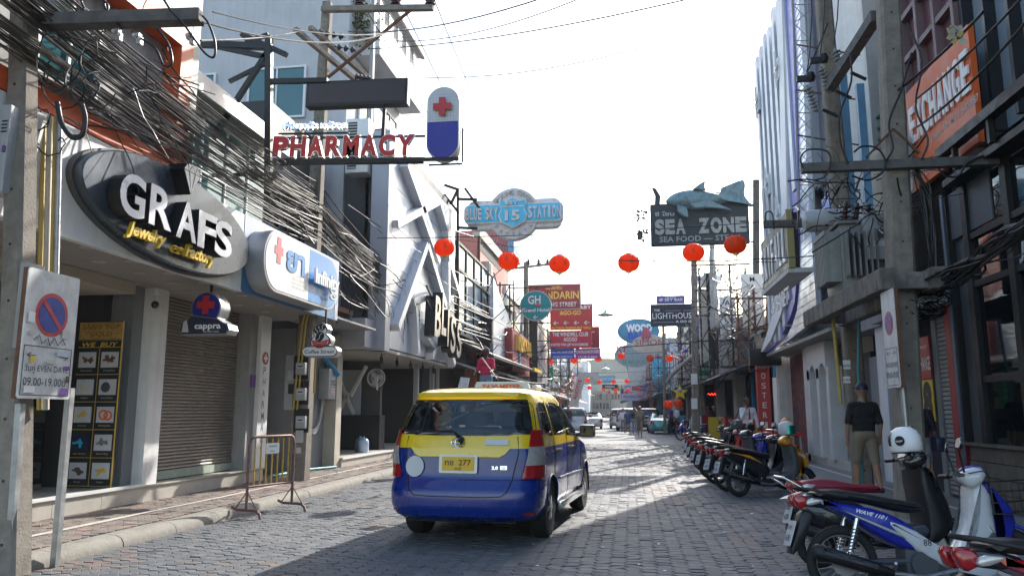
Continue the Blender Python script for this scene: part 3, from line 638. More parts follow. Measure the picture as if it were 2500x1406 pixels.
# BLISS letters: each projects on two arms
Mb = fL(0, 0, BX + .0)
bs = thing('letter_sign', 'stepped black sided BLISS letters standing out from the silver front', 'sign', fL(23.6, 4.2, BX + .35))
for ch, y, z, h, wv in (('B', -.95, .12, 1.25, .75), ('L', -.15, .25, 1.35, .62), ('I', .45, -.05, 1.2, .28), ('S', 1.15, -.2, 1.2, .75), ('S', 2.05, -.3, 1.2, .75)):
    a = MB(); a.txt(ch, y, z - .6, h, wv, z=-.1, ext=.32, bold=.015, shear=.12); l = obj('letter', a, 'black', bs)
    a = MB(); a.txt(ch, y, z - .6, h, wv, z=.223, bold=.022, shear=.12); obj('letter_face', a, mat('bronzeface', (.38, .36, .33), .3, .6, var=.4, scale=3), l)
a = MB(); a.tube([(-1.9, .9, .1), (-1.0, .55, .1)], .03, 6); a.tube([(-1.9, .5, .1), (-1.0, .2, .1)], .03, 6); obj('arm', a, 'black', bs)
# ================================================================ right side buildings
RX = 5.0
def rbox(par, name, m, y0, y1, z0, z1, d=.1, out=0, **k): return part(name, par, m, MB().box(RX - out - .0, RX - out + d, y0, y1, z0, z1), **k)
# ---- dark glazed bar, nearest on the right
m = glassmat('skyglass', (.25, .32, .38), .92, .03)  # pale blue of the reflected sky is put into the glass colour
gb = thing('glass_bar_building', 'dark black framed glass bar front with a weathered plank base', 'building', (6, 8, 0))
part('interior_wall', gb, 'black', MB().box(7.6, 7.8, 1, 13, .12, 5)); part('floor_slab', gb, 'doorgrey', MB().box(5.02, 7.6, 1, 12.6, .12, .3))
for i in range(4): part('plank', gb, 'wood', MB().box(4.93 - .0 + random.uniform(0, .02), 5.02, 2, 12.5, .14 + .205 * i, .335 + .205 * i))
part('sill', gb, 'wood', MB().box(4.88, 5.05, 2, 12.5, .965, 1.01))
part('end_wall', gb, mat('slate', (.09, .1, .115), .6, var=.15), MB().box(5.0, 7.6, 12.2, 12.6, .3, 4.8)); 
for y in (12.58, 11.9, 10.65, 9.3, 7.8): part('post', gb, 'blacksteel', MB().box(4.9, 5.04, y - .1, y + .06, 1.01, 4.75))
part('edge_trim', gb, mat('trimblue', (.12, .16, .22), .4, .3), MB().box(4.88, 4.9, 12.55, 12.64, .14, 4.8))
for z in (1.9, 3.25, 3.95): part('rail', gb, 'blacksteel', MB().box(4.92, 5.03, 2, 11.98, z - .04, z + .05))
for y0, y1 in ((10.72, 11.78), (9.37, 10.54), (7.87, 9.19), (4, 7.69)):
    for z0, z1 in ((1.01, 1.86), (1.96, 3.2), (3.3, 3.9), (4.0, 4.72)): part('pane', gb, 'glassdark', MB().box(4.97, 4.98, y0, y1, z0, z1))
part('fascia', gb, 'slate', MB().box(4.95, 7.6, 11.1, 12.56, 4.05, 4.76)); a = MB(fR(9.6, 3.42, 4.965)); a.txt('JIM BEAM', 0, 0, .3, 1.9, bold=.02, shear=.15); part('lettering', gb, 'greypvc', a)
part('canopy_beam', gb, 'blacksteel', MB().box(4.7, 5.0, 1, 12.0, 4.76, 4.86)); part('canopy_beam', gb, 'blacksteel', MB().box(4.6, 4.75, 1, 11.9, 5.18, 5.32))
for y in (11.4, 10.3, 9.2): a = MB(); a.beam((4.67, y, 4.86), (4.67, y, 5.18), .07); part('strut', gb, 'blacksteel', a)
cw = part('curtain_wall', gb, 'darkgrey', MB().box(5.4, 8, 1, 11.9, 5.3, 16))
for k in range(9):
    y = 11.8 - k * .66; part('mullion', gb, 'black', MB().box(5.12, 5.3, y, y + .09, 5.32, 15))
    part('pane', gb, 'skyglass', MB().box(5.28, 5.3, y - .57, y, 5.34, 15))
# ---- orange money exchange building
eb = thing('exchange_building', 'grey building with plum grid panels, brown louvres and an orange exchange fascia', 'building', (6, 13, 0))
part('wall', eb, 'greypaint', MB().box(5.3, 9, 11.95, 15.6, 4.8, 13)); part('wall', eb, 'darkgrey', MB().box(5.35, 9, 12.62, 16.0, .12, 4.8))
mat('plum', (.13, .05, .06), .6, var=.15); mat('plumframe', (.17, .11, .12), .6, var=.1)
part('grid_backing', eb, 'plum', MB().box(5.2, 5.3, 11.95, 14.9, 6.9, 9.4))
for k in range(5): part('grid_bar', eb, 'plumframe', MB().box(5.06, 5.2, 12.0 + .72 * k - .05, 12.0 + .72 * k + .05, 6.9, 9.4))
for z in (6.95, 7.75, 8.55, 9.35): part('grid_bar', eb, 'plumframe', MB().box(5.07, 5.21, 11.95, 14.9, z - .05, z + .05))
for k in range(34): z = 3.5 + k * .055; part('louvre', eb, 'darkbrown', MB().add([(5.02, 12.75, z), (5.02, 14.6, z), (5.1, 14.6, z + .05), (5.1, 12.75, z + .05), (5.02, 12.75, z - .012), (5.02, 14.6, z - .012), (5.1, 14.6, z + .038), (5.1, 12.75, z + .038)], [(0, 1, 2, 3), (7, 6, 5, 4), (0, 4, 5, 1), (2, 6, 7, 3), (0, 3, 7, 4), (1, 5, 6, 2)]))
part('louvre_backing', eb, 'black', MB().box(5.12, 5.16, 12.7, 14.65, 3.45, 5.4))
part('canopy', eb, 'greypaint', MB().box(4.6, 5.35, 12.7, 15.6, 3.1, 3.4))
rs_ = part('roller_shutter', eb, 'darkgrey', MB().box(5.02, 5.05, 12.95, 13.5, .13, 3.1))
for k in range(40): z = .16 + k * .073; part('slat', rs_, 'greypaint', MB().add([(5.02, 12.96, z), (5.02, 13.48, z), (4.995, 13.48, z + .02), (4.995, 12.96, z + .02), (5.0, 12.96, z + .066), (5.0, 13.48, z + .066), (5.02, 13.48, z + .07), (5.02, 12.96, z + .07)], [(0, 3, 2, 1), (3, 4, 5, 2), (4, 7, 6, 5)]))
part('red_post', eb, 'dullred', MB().box(4.9, 5.03, 12.7, 12.93, .12, 3.1))
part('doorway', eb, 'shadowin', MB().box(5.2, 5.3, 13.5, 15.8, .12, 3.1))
part('jamb', eb, 'midgrey', MB().box(4.98, 5.2, 13.52, 13.7, .12, 3.1))
p8 = part('poster', eb, 'red', MB().box(4.93, 4.95, 13.72, 14.45, 2.0, 2.7)); a = MB(fR(14.05, 2.15, 4.928)); a.txt('EXCHANGE', 0, 0, .22, .68, bold=.03); a.txt('CURRENCY', 0, .36, .05, .5); part('lettering', p8, 'cleanwhite', a)
p9 = part('poster', eb, 'yellow', MB().box(4.93, 4.95, 13.72, 14.3, 1.3, 1.98)); a = MB(fR(13.95, 1.36, 4.928)); a.txt('8', 0, 0, .56, .38, bold=.08); part('lettering', p9, 'black', a)
M = frame(at(2243, 478, X=4.95), at(2400, 383, X=4.95) - at(2243, 478, X=4.95), (0, 0, 1))
p_ = at(2243, 478, X=4.95); L_ = (at(2400, 383, X=4.95) - p_).length
M = frame((4.95, p_.y, p_.z + .06), (0, -1, 0), (0, 0, 1)); es = thing('exchange_sign', 'large orange sign with raised white EXCHANGE lettering', 'sign', M)
W_ = p_.y - 11.1; H_ = 1.75
obj('panel', MB().box(0, W_, 0, H_, 0, .08), 'orangesign', es)
a = MB(fR(0, 0, 0)); 
for i, ch in enumerate('EXCHANGE'): x = .28 + i * .30; b = MB(); b.txt(ch, x, .8, .62, .24, z=.09, ext=.03, bold=.03); obj('letter', b, 'greypvc' if 0 else 'cleanwhite', es)
a = MB(); a.txt('License No. MC 125400087', .95, .56, .11, z=.085, align='L', maxw=1.9); a.txt('WESTERN TRAVEL SERVICE CO.,', .12, .12, .2, z=.085, align='L', maxw=2.5, bold=0); obj('lettering', a, 'offwhite', es)
M = frame(at(2315, 850 - 500, X=4.6), (0, -1, 0), (0, 0, 1))
rd = thing('round_sign', 'round clear glossy sign disc on the wall by the exchange lettering', 'sign', fR(13.6, 5.7, 4.75)); obj('disc', MB().prism(ell(.34, .52, 32), 0, .06), 'skyglass', rd, smooth=40); pass
# ---- roofline building with green louvres behind the transformer
gl_ = thing('louvred_building', 'grey building with green slatted canopies and pale columns behind the transformer', 'building', (8, 17, 0))
part('wall', gl_, 'offwhite', MB().box(5.9, 11, 15.7, 17.7, .12, 9.6)); mat('greenlouvre', (.05, .13, .1), .6, var=.2)
for k in range(12): z = 5.2 + k * .26; a = MB(); a.beam((5.75, 15.0, z), (5.75, 18.8, z), .12, .05); part('louvre', gl_, 'greenlouvre', a)
for y in (15.9, 17.4): a = MB(); a.lathe([(.2, 4.0), (.2, 6.8), (.26, 6.9), (.26, 7.05), (.2, 7.1)], (5.55, y, 0), 16); part('column', gl_, 'cream', a, smooth=40)
part('balcony', gl_, 'offwhite', MB().box(5.2, 5.9, 15.7, 17.7, 3.6, 4.0)); 
a = MB(); [a.box(5.15, 5.2, 15.8 + .12 * k, 15.84 + .12 * k, 4.0, 4.5) for k in range(16)]; part('balustrade', gl_, 'offwhite', a, kind='stuff')
for k in range(2): x = (4.16, 4.46)[k]; tagp(obj('blue_steel_post', MB().box(x, x + .14, 14.9, 15.04, 3.3, 7.9 - .2 * k), 'bluesteel', world=True), ('left' if k == 0 else 'right') + ' one of the two tall light blue steel posts behind the transformer', 'post')
tagp(obj('blue_door_post', MB().box(4.85, 5.2, 15.5, 15.72, .12, 3.4), 'bluesteel', world=True), 'blue painted door post beside a white wall strip', 'post')
sp_ = thing('side_shop', 'narrow white walled shop with a dark doorway behind the concrete poles', 'shop', (6, 17, 0))
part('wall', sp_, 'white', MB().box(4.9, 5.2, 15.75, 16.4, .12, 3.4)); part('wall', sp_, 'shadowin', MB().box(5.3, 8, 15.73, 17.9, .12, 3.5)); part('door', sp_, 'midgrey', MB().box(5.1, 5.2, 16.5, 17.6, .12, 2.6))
part('lintel', sp_, 'greypaint', MB().box(4.8, 5.3, 15.7, 17.9, 3.1, 3.5))
# ---- white finned building with the curved screen
fb = thing('finned_building', 'white building with tall vertical fins and a curved violet edged screen', 'building', (7, 22, 0)); LX = 4.4
part('core', fb, 'midgrey', MB().box(5.6, 11, 17.8, 25.4, .12, 12.6))
part('core', fb, 'white', MB().box(5.0, 5.6, 17.85, 20.0, 3.4, 15))
part('platform', fb, 'tile', MB().box(4.85, 11, 17.8, 23.2, .12, .31))
part('soffit', fb, 'soffitmat', MB().box(LX, 5.9, 17.9, 26.0, 3.22, 3.3))
# curved outline at X = LX (y, z)
cur = [(26.2, 3.3), (24.6, 3.75), (23.4, 4.15), (22.2, 4.7), (21.2, 5.35), (20.5, 6.1), (20.05, 7.0), (19.75, 8.0), (19.5, 9.2), (19.35, 10.5), (19.2, 11.8), (19.1, 14)]
def yz(pts, X0, X1, name, m, par, **k):
    a = MB(frame((0, 0, 0), (0, 1, 0), (0, 0, 1))); a.prism(pts, X0, X1); return part(name, par, m, a, **k)
inn = [(y - (.5 if i > 3 else .9 + .1 * i) if i else 24.6, z + (.02 if i == 0 else (.0 if i > 5 else -.05))) for i, (y, z) in enumerate(cur)]
CV = [(0, 1908, 1922, 1937, 1950), (200, 1915, 1928, 1946, 1962), (400, 1919, 1933, 1951, 1969), (560, 1920, 1935, 1953, 1980), (680, 1912, 1934, 1951, 1988), (743, 1900, 1929, 1945, 1993), (775, 1893, 1919, 1935, 1995), (805, 1884, 1906, 1922, 1976), (835, 1874, 1893, 1906, 1925), (858, 1868, 1874, 1879, 1881)]
mat('screenmat', (.6, .63, .72), .22, .1, var=.05); mat('violet', (.16, .14, .5), .35, var=.1)
for k, (nm_, m_, d_, th_) in enumerate((('white_band', 'white', -.14, .3), ('violet_band', 'violet', -.05, .2), ('screen', 'screenmat', 0, .12))):
    rowsL = []
    for cv in [(-150, 1902, 1915, 1929, 1940)] + CV:
        p, q = at(cv[k + 1], cv[0], X=LX), at(cv[k + 2], cv[0], X=LX); rowsL.append((p.y, q.y, (p.z + q.z) / 2))
    n = len(rowsL); vs = [(X_, y, z) for X_ in (LX + d_, LX + d_ + th_) for (a_, b_, z) in rowsL for y in (a_, b_)]; fs = []
    for i in range(n - 1):
        b_ = i * 2; fs += [(b_, b_ + 1, b_ + 3, b_ + 2), (2 * n + b_, 2 * n + b_ + 2, 2 * n + b_ + 3, 2 * n + b_ + 1), (b_, b_ + 2, 2 * n + b_ + 2, 2 * n + b_), (b_ + 1, 2 * n + b_ + 1, 2 * n + b_ + 3, b_ + 3)]
    part(nm_, fb, m_, MB().add(vs, fs))
    if k == 2:
        a = MB()
        for i in range(44):
            z = 3.5 + i * .2; r0 = [r for r in rowsL if r[2] >= z][-1]; r1 = [r for r in rowsL if r[2] < z][0]; t_ = (z - r0[2]) / (r1[2] - r0[2]); ya, yb = (r0[j] + (r1[j] - r0[j]) * t_ for j in (0, 1)); a.box(LX - .008, LX - .002, min(ya, yb), max(ya, yb), z, z + .012)
        part('screen_lines', fb, mat('palelines', (.3, .3, .45), .4), a, kind='stuff')
part('side_panel', fb, 'white', MB().box(4.5, 4.6, 16.9, 17.9, 3.35, 4.85))
part('blue_screen', fb, mat('bluescreen', (.05, .15, .55), .3), MB().box(4.5, 4.56, 17.6, 18.25, 5.2, 6.3))
# fins
for k in range(7):
    y = 20.0 + k * .74; top = 12.8
    z0 = next((zz for yy, zz in reversed(cur) if yy >= y - .4), 3.4) + .1
    part('fin', fb, mat('finwhite', (.55, .57, .62), .45, .3, var=.06), MB().box(4.3, 5.2, y, y + .34, max(3.5, z0 - 1.0), top + random.uniform(-.2, .2)))
part('fin_backing', fb, 'silverpanel', MB().box(5.2, 5.5, 20, 24.9, 3.5, 12.4))
for (y, z) in ((21.0, 10.8), (23.4, 8.2), (24.3, 11.2), (22.0, 6.9)):
    a = MB(fR(y, z, 4.22)); pts = []
    for i in range(16): rr = (.55, .07, .3, .07)[i % 4]; t = 2 * pi * i / 16; pts.append((rr * cos(t) * .6, rr * sin(t)))
    a.prism(pts, 0, .05); st_ = part('star', fb, 'cleanwhite', a); part('bracket', fb, 'silverbeam', MB().box(4.23, 4.3, y - .2, y + .2, z - .3, z + .3))
# arches
mat('archwhite', (.6, .6, .6), .4, var=.1)
def arch_wall(y0, y1, zt):
    o = []; w_ = .62
    for k in range(2):
        c = y0 + .55 + k * 1.05; pts = []
        part('column', fb, 'archwhite', MB().box(4.78, 5.1, c + .36, c + .36 + .28, .31, zt))
    part('column', fb, 'archwhite', MB().box(4.78, 5.1, y0 - .1, y0 + .2, .31, zt))
arch_wall(19.9, 22.3, 2.55)
for c in (20.45, 21.5):
    pts = [(c - .36, 2.3)] + [(c - .36 * cos(t), 2.3 + .36 * sin(t)) for t in [pi * i / 10 for i in range(11)]] + [(c + .36, 2.3), (c + .64, 2.3), (c + .64, 3.2), (c - .4, 3.2), (c - .4, 2.3)]
    yz(pts, 4.78, 5.1, 'arch', 'archwhite', fb)
part('recess_wall', fb, 'cream', MB().box(5.5, 5.58, 17.9, 22.4, .31, 3.2)); part('door', fb, 'doorgrey', MB().box(5.4, 5.49, 18.5, 19.1, .31, 2.8)); part('mail_box', fb, 'tealpvc', MB().bbox(5.2, 5.45, 19.2, 19.8, 1.75, 2.0, .03))
part('side_wall', fb, 'greypaint', MB().box(4.9, 5.0, 17.86, 18.4, .31, 3.2))
vmat('mural', [(.02, .01, .012), (.2, .03, .02), (.05, .02, .04), (.25, .08, .04), (.02, .02, .03)], 1.2, .6, 2.5)
part('mural_wall', fb, 'mural', MB().box(5.2, 5.3, 22.9, 26.4, .12, 3.2)); part('pillar', fb, 'offwhite', MB().box(4.8, 5.2, 26.4, 26.75, .12, 3.2)); part('pillar', fb, 'archwhite', MB().box(4.85, 5.2, 22.5, 22.85, .12, 3.2))
# Skyfall sign, projecting
M = fR(18.2, 5.0, 3.95)
sf = thing('projecting_sign', 'black projecting sign with tall white SKYFALL letters on yellow brackets', 'sign', fR(18.5, 4.95, 3.4))
obj('board', MB().box(-1.6, 1.6, -.45, .75, -.25, 0), 'black', sf)
for i, ch in enumerate('SKYFALL'): a = MB(); a.txt(ch, -1.35 + i * .45, -.3, .85, .26, z=.0, ext=.03, bold=.0); obj('letter', a, 'cleanwhite', sf)
obj('bracket', MB().box(-1.7, 1.7, -.58, -.48, -.5, .02), 'offwhite', sf); a = MB(); a.txt('CABARET', 0, -1.15, .4, 2.2, z=-.1, ext=.02, bold=0, shear=.3); obj('lettering', a, 'cleanwhite', sf); obj('bracket', MB().box(1.6, 1.7, -.5, .8, -.14, .0), mat('khakibox', (.3, .26, .1), .5), sf)

# ================================================================ generic shophouses further along both sides
def bend(y): return -max(0, y - 45) * .038
WCOL = ['offwhite', 'greypaint', 'concrete', 'cream', 'pinkwall', 'midgrey', 'white', 'darkgrey', 'concrete_dark', 'bluesteel']
SGN = ['dullred', 'navy', 'blue', 'cleanwhite', 'green', 'purple', 'yellow', 'teal', 'skyblue', 'maroon', 'black', 'orange']; SGN[7] = 'cleanwhite'
rg = random.Random(11)
WORDS = ['BAR', 'AGOGO', 'HOTEL', 'SEAFOOD', 'CLUB', 'MASSAGE', 'TAILOR', 'DISCO', 'OPEN', 'LIVE', 'CAFE', 'ROOMS']
LOOK = {'offwhite': 'off-white', 'greypaint': 'grey', 'concrete': 'bare concrete', 'cream': 'cream', 'pinkwall': 'dusky pink', 'midgrey': 'mid grey', 'white': 'white', 'darkgrey': 'dark grey', 'concrete_dark': 'stained concrete', 'bluesteel': 'pale blue'}
def shophouse(side, y0, y1, h, wc, lab, dx=0, det=2):
    s = -1 if side == 'L' else 1; X = (-7.0 if s < 0 else RX + .2) + dx + bend((y0 + y1) / 2)
    t = thing('shophouse', lab, 'building', (X + s * 3, (y0 + y1) / 2, 0))
    bx = lambda x0, x1, a, b, c, d: MB().box(min(X + s * x0, X + s * x1), max(X + s * x0, X + s * x1), a, b, c, d)
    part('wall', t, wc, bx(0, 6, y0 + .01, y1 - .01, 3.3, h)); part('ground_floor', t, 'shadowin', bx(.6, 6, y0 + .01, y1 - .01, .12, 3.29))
    part('pillar', t, wc, bx(0, .5, y0 + .01, y0 + .35, .12, 3.29))
    part('awning', t, rg.choice(['darkgrey', 'dullred', 'blacksteel', 'greypaint', 'galv']), MB().add([(X, y0, 3.5), (X, y1, 3.5), (X - s * 1.4, y1, 3.05), (X - s * 1.4, y0, 3.05), (X, y0, 3.42), (X, y1, 3.42), (X - s * 1.4, y1, 2.97), (X - s * 1.4, y0, 2.97)], [(0, 1, 2, 3), (7, 6, 5, 4), (0, 4, 5, 1), (2, 6, 7, 3), (1, 5, 6, 2), (0, 3, 7, 4)]))
    part('parapet', t, rg.choice(WCOL[:7]), bx(-.12, .2, y0, y1, h, h + .5))
    nf = int((h - 3.4) / 2.9)
    for f in range(nf):
        z = 3.9 + f * 2.9
        part('ledge', t, 'concrete', bx(-.18, 0, y0 + .02, y1 - .02, z - .45, z - .3))
        nw = max(1, int((y1 - y0) / 2.4))
        for k in range(nw):
            yy = y0 + (k + .5) * (y1 - y0) / nw
            if z + 1.4 < h:
                M = fL(yy - .6, z, X + .0) if s < 0 else fR(yy + .6, z, X)
                if det > 1: windowp(t, M, 1.2, 1.35, 2, 1, .06, fm=rg.choice(['cleanwhite', 'blacksteel', 'brown']), gm=rg.choice(['glassteal', 'glassdark']))
                else: part('window', t, 'glassdark', bx(-.03, 0, yy - .6, yy + .6, z, z + 1.35))
    if det > 1:
        for k in range(2):
            yy = rg.uniform(y0 + .6, y1 - 1.2); z = rg.uniform(3.6, max(3.7, h - 1)); part('air_conditioner_unit', t, 'greypvc', bx(-.42, -.02, yy, yy + .8, z, z + .55)); part('fan_grille', t, 'darkgrey', bx(-.44, -.42, yy + .1, yy + .5, z + .06, z + .48))
        part('downpipe', t, rg.choice(['greypvc', 'bluepvc', 'rust']), bx(-.1, 0, y0 + .15, y0 + .25, .2, h))
        part('dirt_band', t, 'concrete_dark', bx(-.015, 0, y0 + .3, y1 - .3, h - .5, h - .02))
    # projecting sign
    zc = rg.uniform(3.6, 5.2); hh = rg.uniform(.8, 2.2); ww = rg.uniform(.7, 1.5); yy = rg.uniform(y0 + .5, y1 - .5); c = rg.choice(SGN)
    M = fC(X - s * (.15 + ww / 2) , zc, yy); wd_ = rg.choice(WORDS)
    sg = thing('projecting_sign', '%s signboard reading %s fixed to the %s building' % ({'cleanwhite': 'white', 'dullred': 'red', 'skyblue': 'light blue'}.get(c, c), wd_, LOOK.get(wc, wc)), 'sign', M)
    obj('board', MB().box(-ww / 2, ww / 2, 0, hh, -.08, .08), c, sg); a = MB()
    tc = 'black' if c in ('cleanwhite', 'yellow') else 'cleanwhite'
    if hh > 1.5:
        for i, ch in enumerate(wd_): a.txt(ch, 0, hh - (i + 1) * hh / (len(wd_) + .3), hh / len(wd_) * .62, maxw=ww * .7, z=.083)
    else: a.txt(wd_, 0, hh * .35, hh * .3, maxw=ww * .85, z=.083)
    obj('lettering', a, tc, sg)
    # awning front sign
    return t, X
left = [(27.4, 33, 7.6, 'darkgrey', 0), (33, 39.5, 9.2, 'pinkwall', .4), (39.5, 46, 7.4, 'concrete', 0), (46, 53, 8.6, 'cream', -.3), (53, 61, 7.0, 'midgrey', 0), (61, 70, 9.4, 'greypaint', 0), (70, 80, 7.8, 'offwhite', -.4), (80, 92, 9.5, 'concrete_dark', 0), (92, 106, 8.2, 'white', .2), (106, 122, 9.8, 'bluesteel', 0), (122, 150, 11.5, 'concrete', 1.2)]
right = [(28.8, 34, 4.5, 'concrete_dark', 0), (34, 40, 5.2, 'darkgrey', 0), (40, 47, 6.2, 'offwhite', 0), (47, 54, 6.5, 'greypaint', 0), (54, 62, 7.4, 'cream', -.3), (62, 71, 8.0, 'midgrey', 0), (71, 81, 7.6, 'white', -.4), (81, 93, 9.0, 'concrete', 0), (93, 107, 8.2, 'bluesteel', 0), (107, 124, 9.8, 'pinkwall', 0), (124, 150, 12.5, 'offwhite', -2)]
od = ['first', 'second', 'third', 'fourth', 'fifth', 'sixth', 'seventh', 'eighth', 'ninth', 'tenth', 'eleventh']
for i, (y0, y1, h, wc, dx) in enumerate(left): shophouse('L', y0, y1, h, wc, '%s shophouse with awning on the left, %s one beyond the silver club' % (LOOK[wc], od[i]), dx, 2 if y0 < 80 else 1)
for i, (y0, y1, h, wc, dx) in enumerate(right): shophouse('R', y0, y1, h, wc, '%s shophouse with awning on the right, %s one past the finned building' % (LOOK[wc], od[i]), dx, 2 if y0 < 80 else 1)
# far end of the street
fe = thing('end_building', 'pale hazy building closing the far end of the street', 'building', (-4, 185, 0))
part('wall', fe, 'white', MB().box(-16, -9.5, 180, 190, 0, 13)); part('wall', fe, 'concrete', MB().box(-9.4, -5, 190, 200, 0, 6.5)); part('wall', fe, 'cream', MB().box(-4.9, -1, 195, 205, 0, 9.5)); part('wall', fe, 'midgrey', MB().box(-1, 9, 178, 190, 0, 6))
for i in range(5):
    for j in range(2): part('window', fe, 'glassdark', MB().box(-4.6 + i * .75, -4.1 + i * .75, 194.9, 195, 4.5 + j * 2.2, 5.8 + j * 2.2)); part('window', fe, 'glassdark', MB().box(-9 + i * .8, -8.5 + i * .8, 189.9, 190, 2.2 + 2.1 * j, 3.6 + 2.1 * j))
for i in range(5): part('window', fe, 'glassdark', MB().box(-15.4 + i * 1.2, -14.8 + i * 1.2, 179.95, 180, 8, 9.5))
a = MB(); 
hv = []; rh = random.Random(5)
for i in range(40):
    x = -420 + i * 20; hh = 26 + 14 * sin(i * .35) + rh.uniform(-3, 3)
    hv += [(x, 500, -1), (x, 520, hh), (x, 640, -1)]
a.add(hv, [(i * 3 + k, i * 3 + 3 + k, i * 3 + 4 + k, i * 3 + 1 + k) for i in range(39) for k in (0, 1)]); obj('hills', a, mat('hillmat', (.05, .08, .04), .95, var=.4, scale=.1), kind='structure')
# ================================================================ signs over the street
def cframe(u, v, Y, yaw=0):   # frame facing the camera with its origin at the point of the photo on the plane Y
    p = at(u, v, Y=Y); return fC(p.x, p.z, Y, yaw)
def pxs(Y): return (Y / cos(0)) / FPX * 1.0   # metres per photo pixel at depth ~Y
# ---- PHARMACY sign on its black frame
PY = 13.0; k = PY / FPX
def pt(u, v, Y=PY): return at(u, v, Y=Y)
fm = thing('sign_mast', 'tall black steel sign mast with diagonal braces carrying the pharmacy sign', 'frame', pt(657, 560))
a = MB(); a.beam(pt(657, 90), pt(655, 545), .12, .12); part('mast', fm, 'blacksteel', a)
for (p, q, w_) in (((590, 85), (700, 135), .09), ((655, 85), (600, 105), .07), ((650, 115), (480, 108), .12), ((650, 140), (520, 112), .09), ((655, 125), (470, 415), .09), ((660, 150), (560, 200), .07), ((655, 200), (800, 197), .09), ((655, 425), (480, 430), .06), ((655, 398), (1120, 388), .06)):
    a = MB(); a.beam(pt(*p), pt(*q), w_, w_); part('bar', fm, 'blacksteel', a)
M = frame(pt(668, 388), pt(1018, 384) - pt(668, 388), (0, 0, 1)); wd = (pt(1018, 384) - pt(668, 388)).length
ph = thing('pharmacy_sign', 'red PHARMACY letters with silver sides on a dark rail under the blank screen', 'sign', M)
for i, ch in enumerate('PHARMACY'):
    cw_ = (wd - .02) / 8; xx = .17 + i * cw_ * .995; b = MB(); b.txt(ch, xx, .02, .38, cw_ * .92, z=-.0, ext=.1, bold=.055); l = obj('letter', b, 'chrome', ph)
    b = MB(); b.txt(ch, xx, .022, .376, cw_ * .9, z=.103, bold=.045); obj('letter_face', b, mat('letterred', (.5, .015, .02), .4, var=.05), l)
for y in (-.07, .02, .44): a = MB(); a.beam((-.05, y, -.12), (wd + .1, y, -.12), .035); obj('rail', a, 'blacksteel', ph)
b = MB(); b.txt('เพื่อนเภสัช เภสัชกร', wd * .28, .55, .13, 1.25, z=0, ext=.08, bold=.03); obj('lettering', b, 'chrome', ph); a = MB(); a.beam((0, .52, -.1), (1.4, .52, -.1), .03); obj('rail', a, 'blacksteel', ph)
p0, p1 = pt(745, 260), pt(993, 193); M = frame(pt(745, 262), pt(993, 253) - pt(745, 262), (0, 0, 1)); W_ = (pt(993, 253) - pt(745, 262)).length; H_ = pt(745, 200).z - pt(745, 262).z
sc = thing('dark_screen', 'blank dark maroon display box mounted above the pharmacy letters', 'screen', M); obj('case', MB().bbox(0, W_, 0, H_, -.2, .0, .015), 'blacksteel', sc)
obj('display', MB().box(.05, W_ - .05, .06, H_ - .05, .001, .006), mat('screenred', (.02, .004, .004), .35), sc)
a = MB(); a.beam((W_ * .77, -.02, -.1), (W_ * .77, -.95, -.1), .06); obj('bracket', a, 'blacksteel', sc)
M = frame(pt(1081, 300), (1, .02, 0), (0, 0, 1)); cp = thing('capsule_light_sign', 'upright white and blue capsule with a red cross beside the pharmacy letters', 'sign', M)
hw = .30; hh = pt(1081, 212).z - pt(1081, 300).z
cap = rrect(hw * 2, hh * 2, hw - .005, 10); obj('case', MB().prism(cap, -.24, 0, .01), 'cleanwhite', cp, smooth=40)
inner = rrect(hw * 1.9, hh * 1.94, hw * .94, 10); up = [p for p in inner if p[1] > .02]; up = sorted(up, key=lambda q: atan2(q[1], q[0])); lo = [p for p in inner if p[1] < .02]; lo = sorted(lo, key=lambda q: atan2(-q[1], q[0]))
obj('face_white', MB().prism(up + [(-hw * .95, .02), (hw * .95, .02)], 0, .008), mat('dotwhite', (.5, .5, .52), .4, .2), cp); obj('face_blue', MB().prism(lo + [(-hw * .95, .016), (hw * .95, .016)], 0, .008), mat('capblue', (.01, .012, .32), .35), cp)
a = MB(); [a.box(-hw * .8 + i * .055 - .005, -hw * .8 + i * .055 + .005, .05 + j * .06, .06 + j * .06, .009, .011) for i in range(10) for j in range(9) if (i * .055 - hw * .8) ** 2 + max(0, (j * .06 + .05) - (hh - hw)) ** 2 < (hw * .85) ** 2]; obj('perforations', a, 'black', cp, kind='stuff')
a = MB(); c_ = .29; a.box(-.17, .17, c_ - .055, c_ + .055, .02, .06); obj('cross', a, 'cleanwhite', cp); a.box(-.055, .055, c_ - .17, c_ + .17, .02, .0605); 
a = MB(); a.prism([(-.17, c_ - .06), (-.06, c_ - .06), (-.06, c_ - .17), (.06, c_ - .17), (.06, c_ - .06), (.17, c_ - .06), (.17, c_ + .06), (.06, c_ + .06), (.06, c_ + .17), (-.06, c_ + .17), (-.06, c_ + .06), (-.17, c_ + .06)], .062, .075); obj('cross_face', a, 'letterred', cp)
a = MB(); a.beam((hw + .03, -hh, -.2), (hw + .03, -.05, -.2), .03); a.beam((-hw, -hh - .03, -.2), (hw + .03, -hh - .03, -.2), .03); obj('bracket', a, 'black', cp)

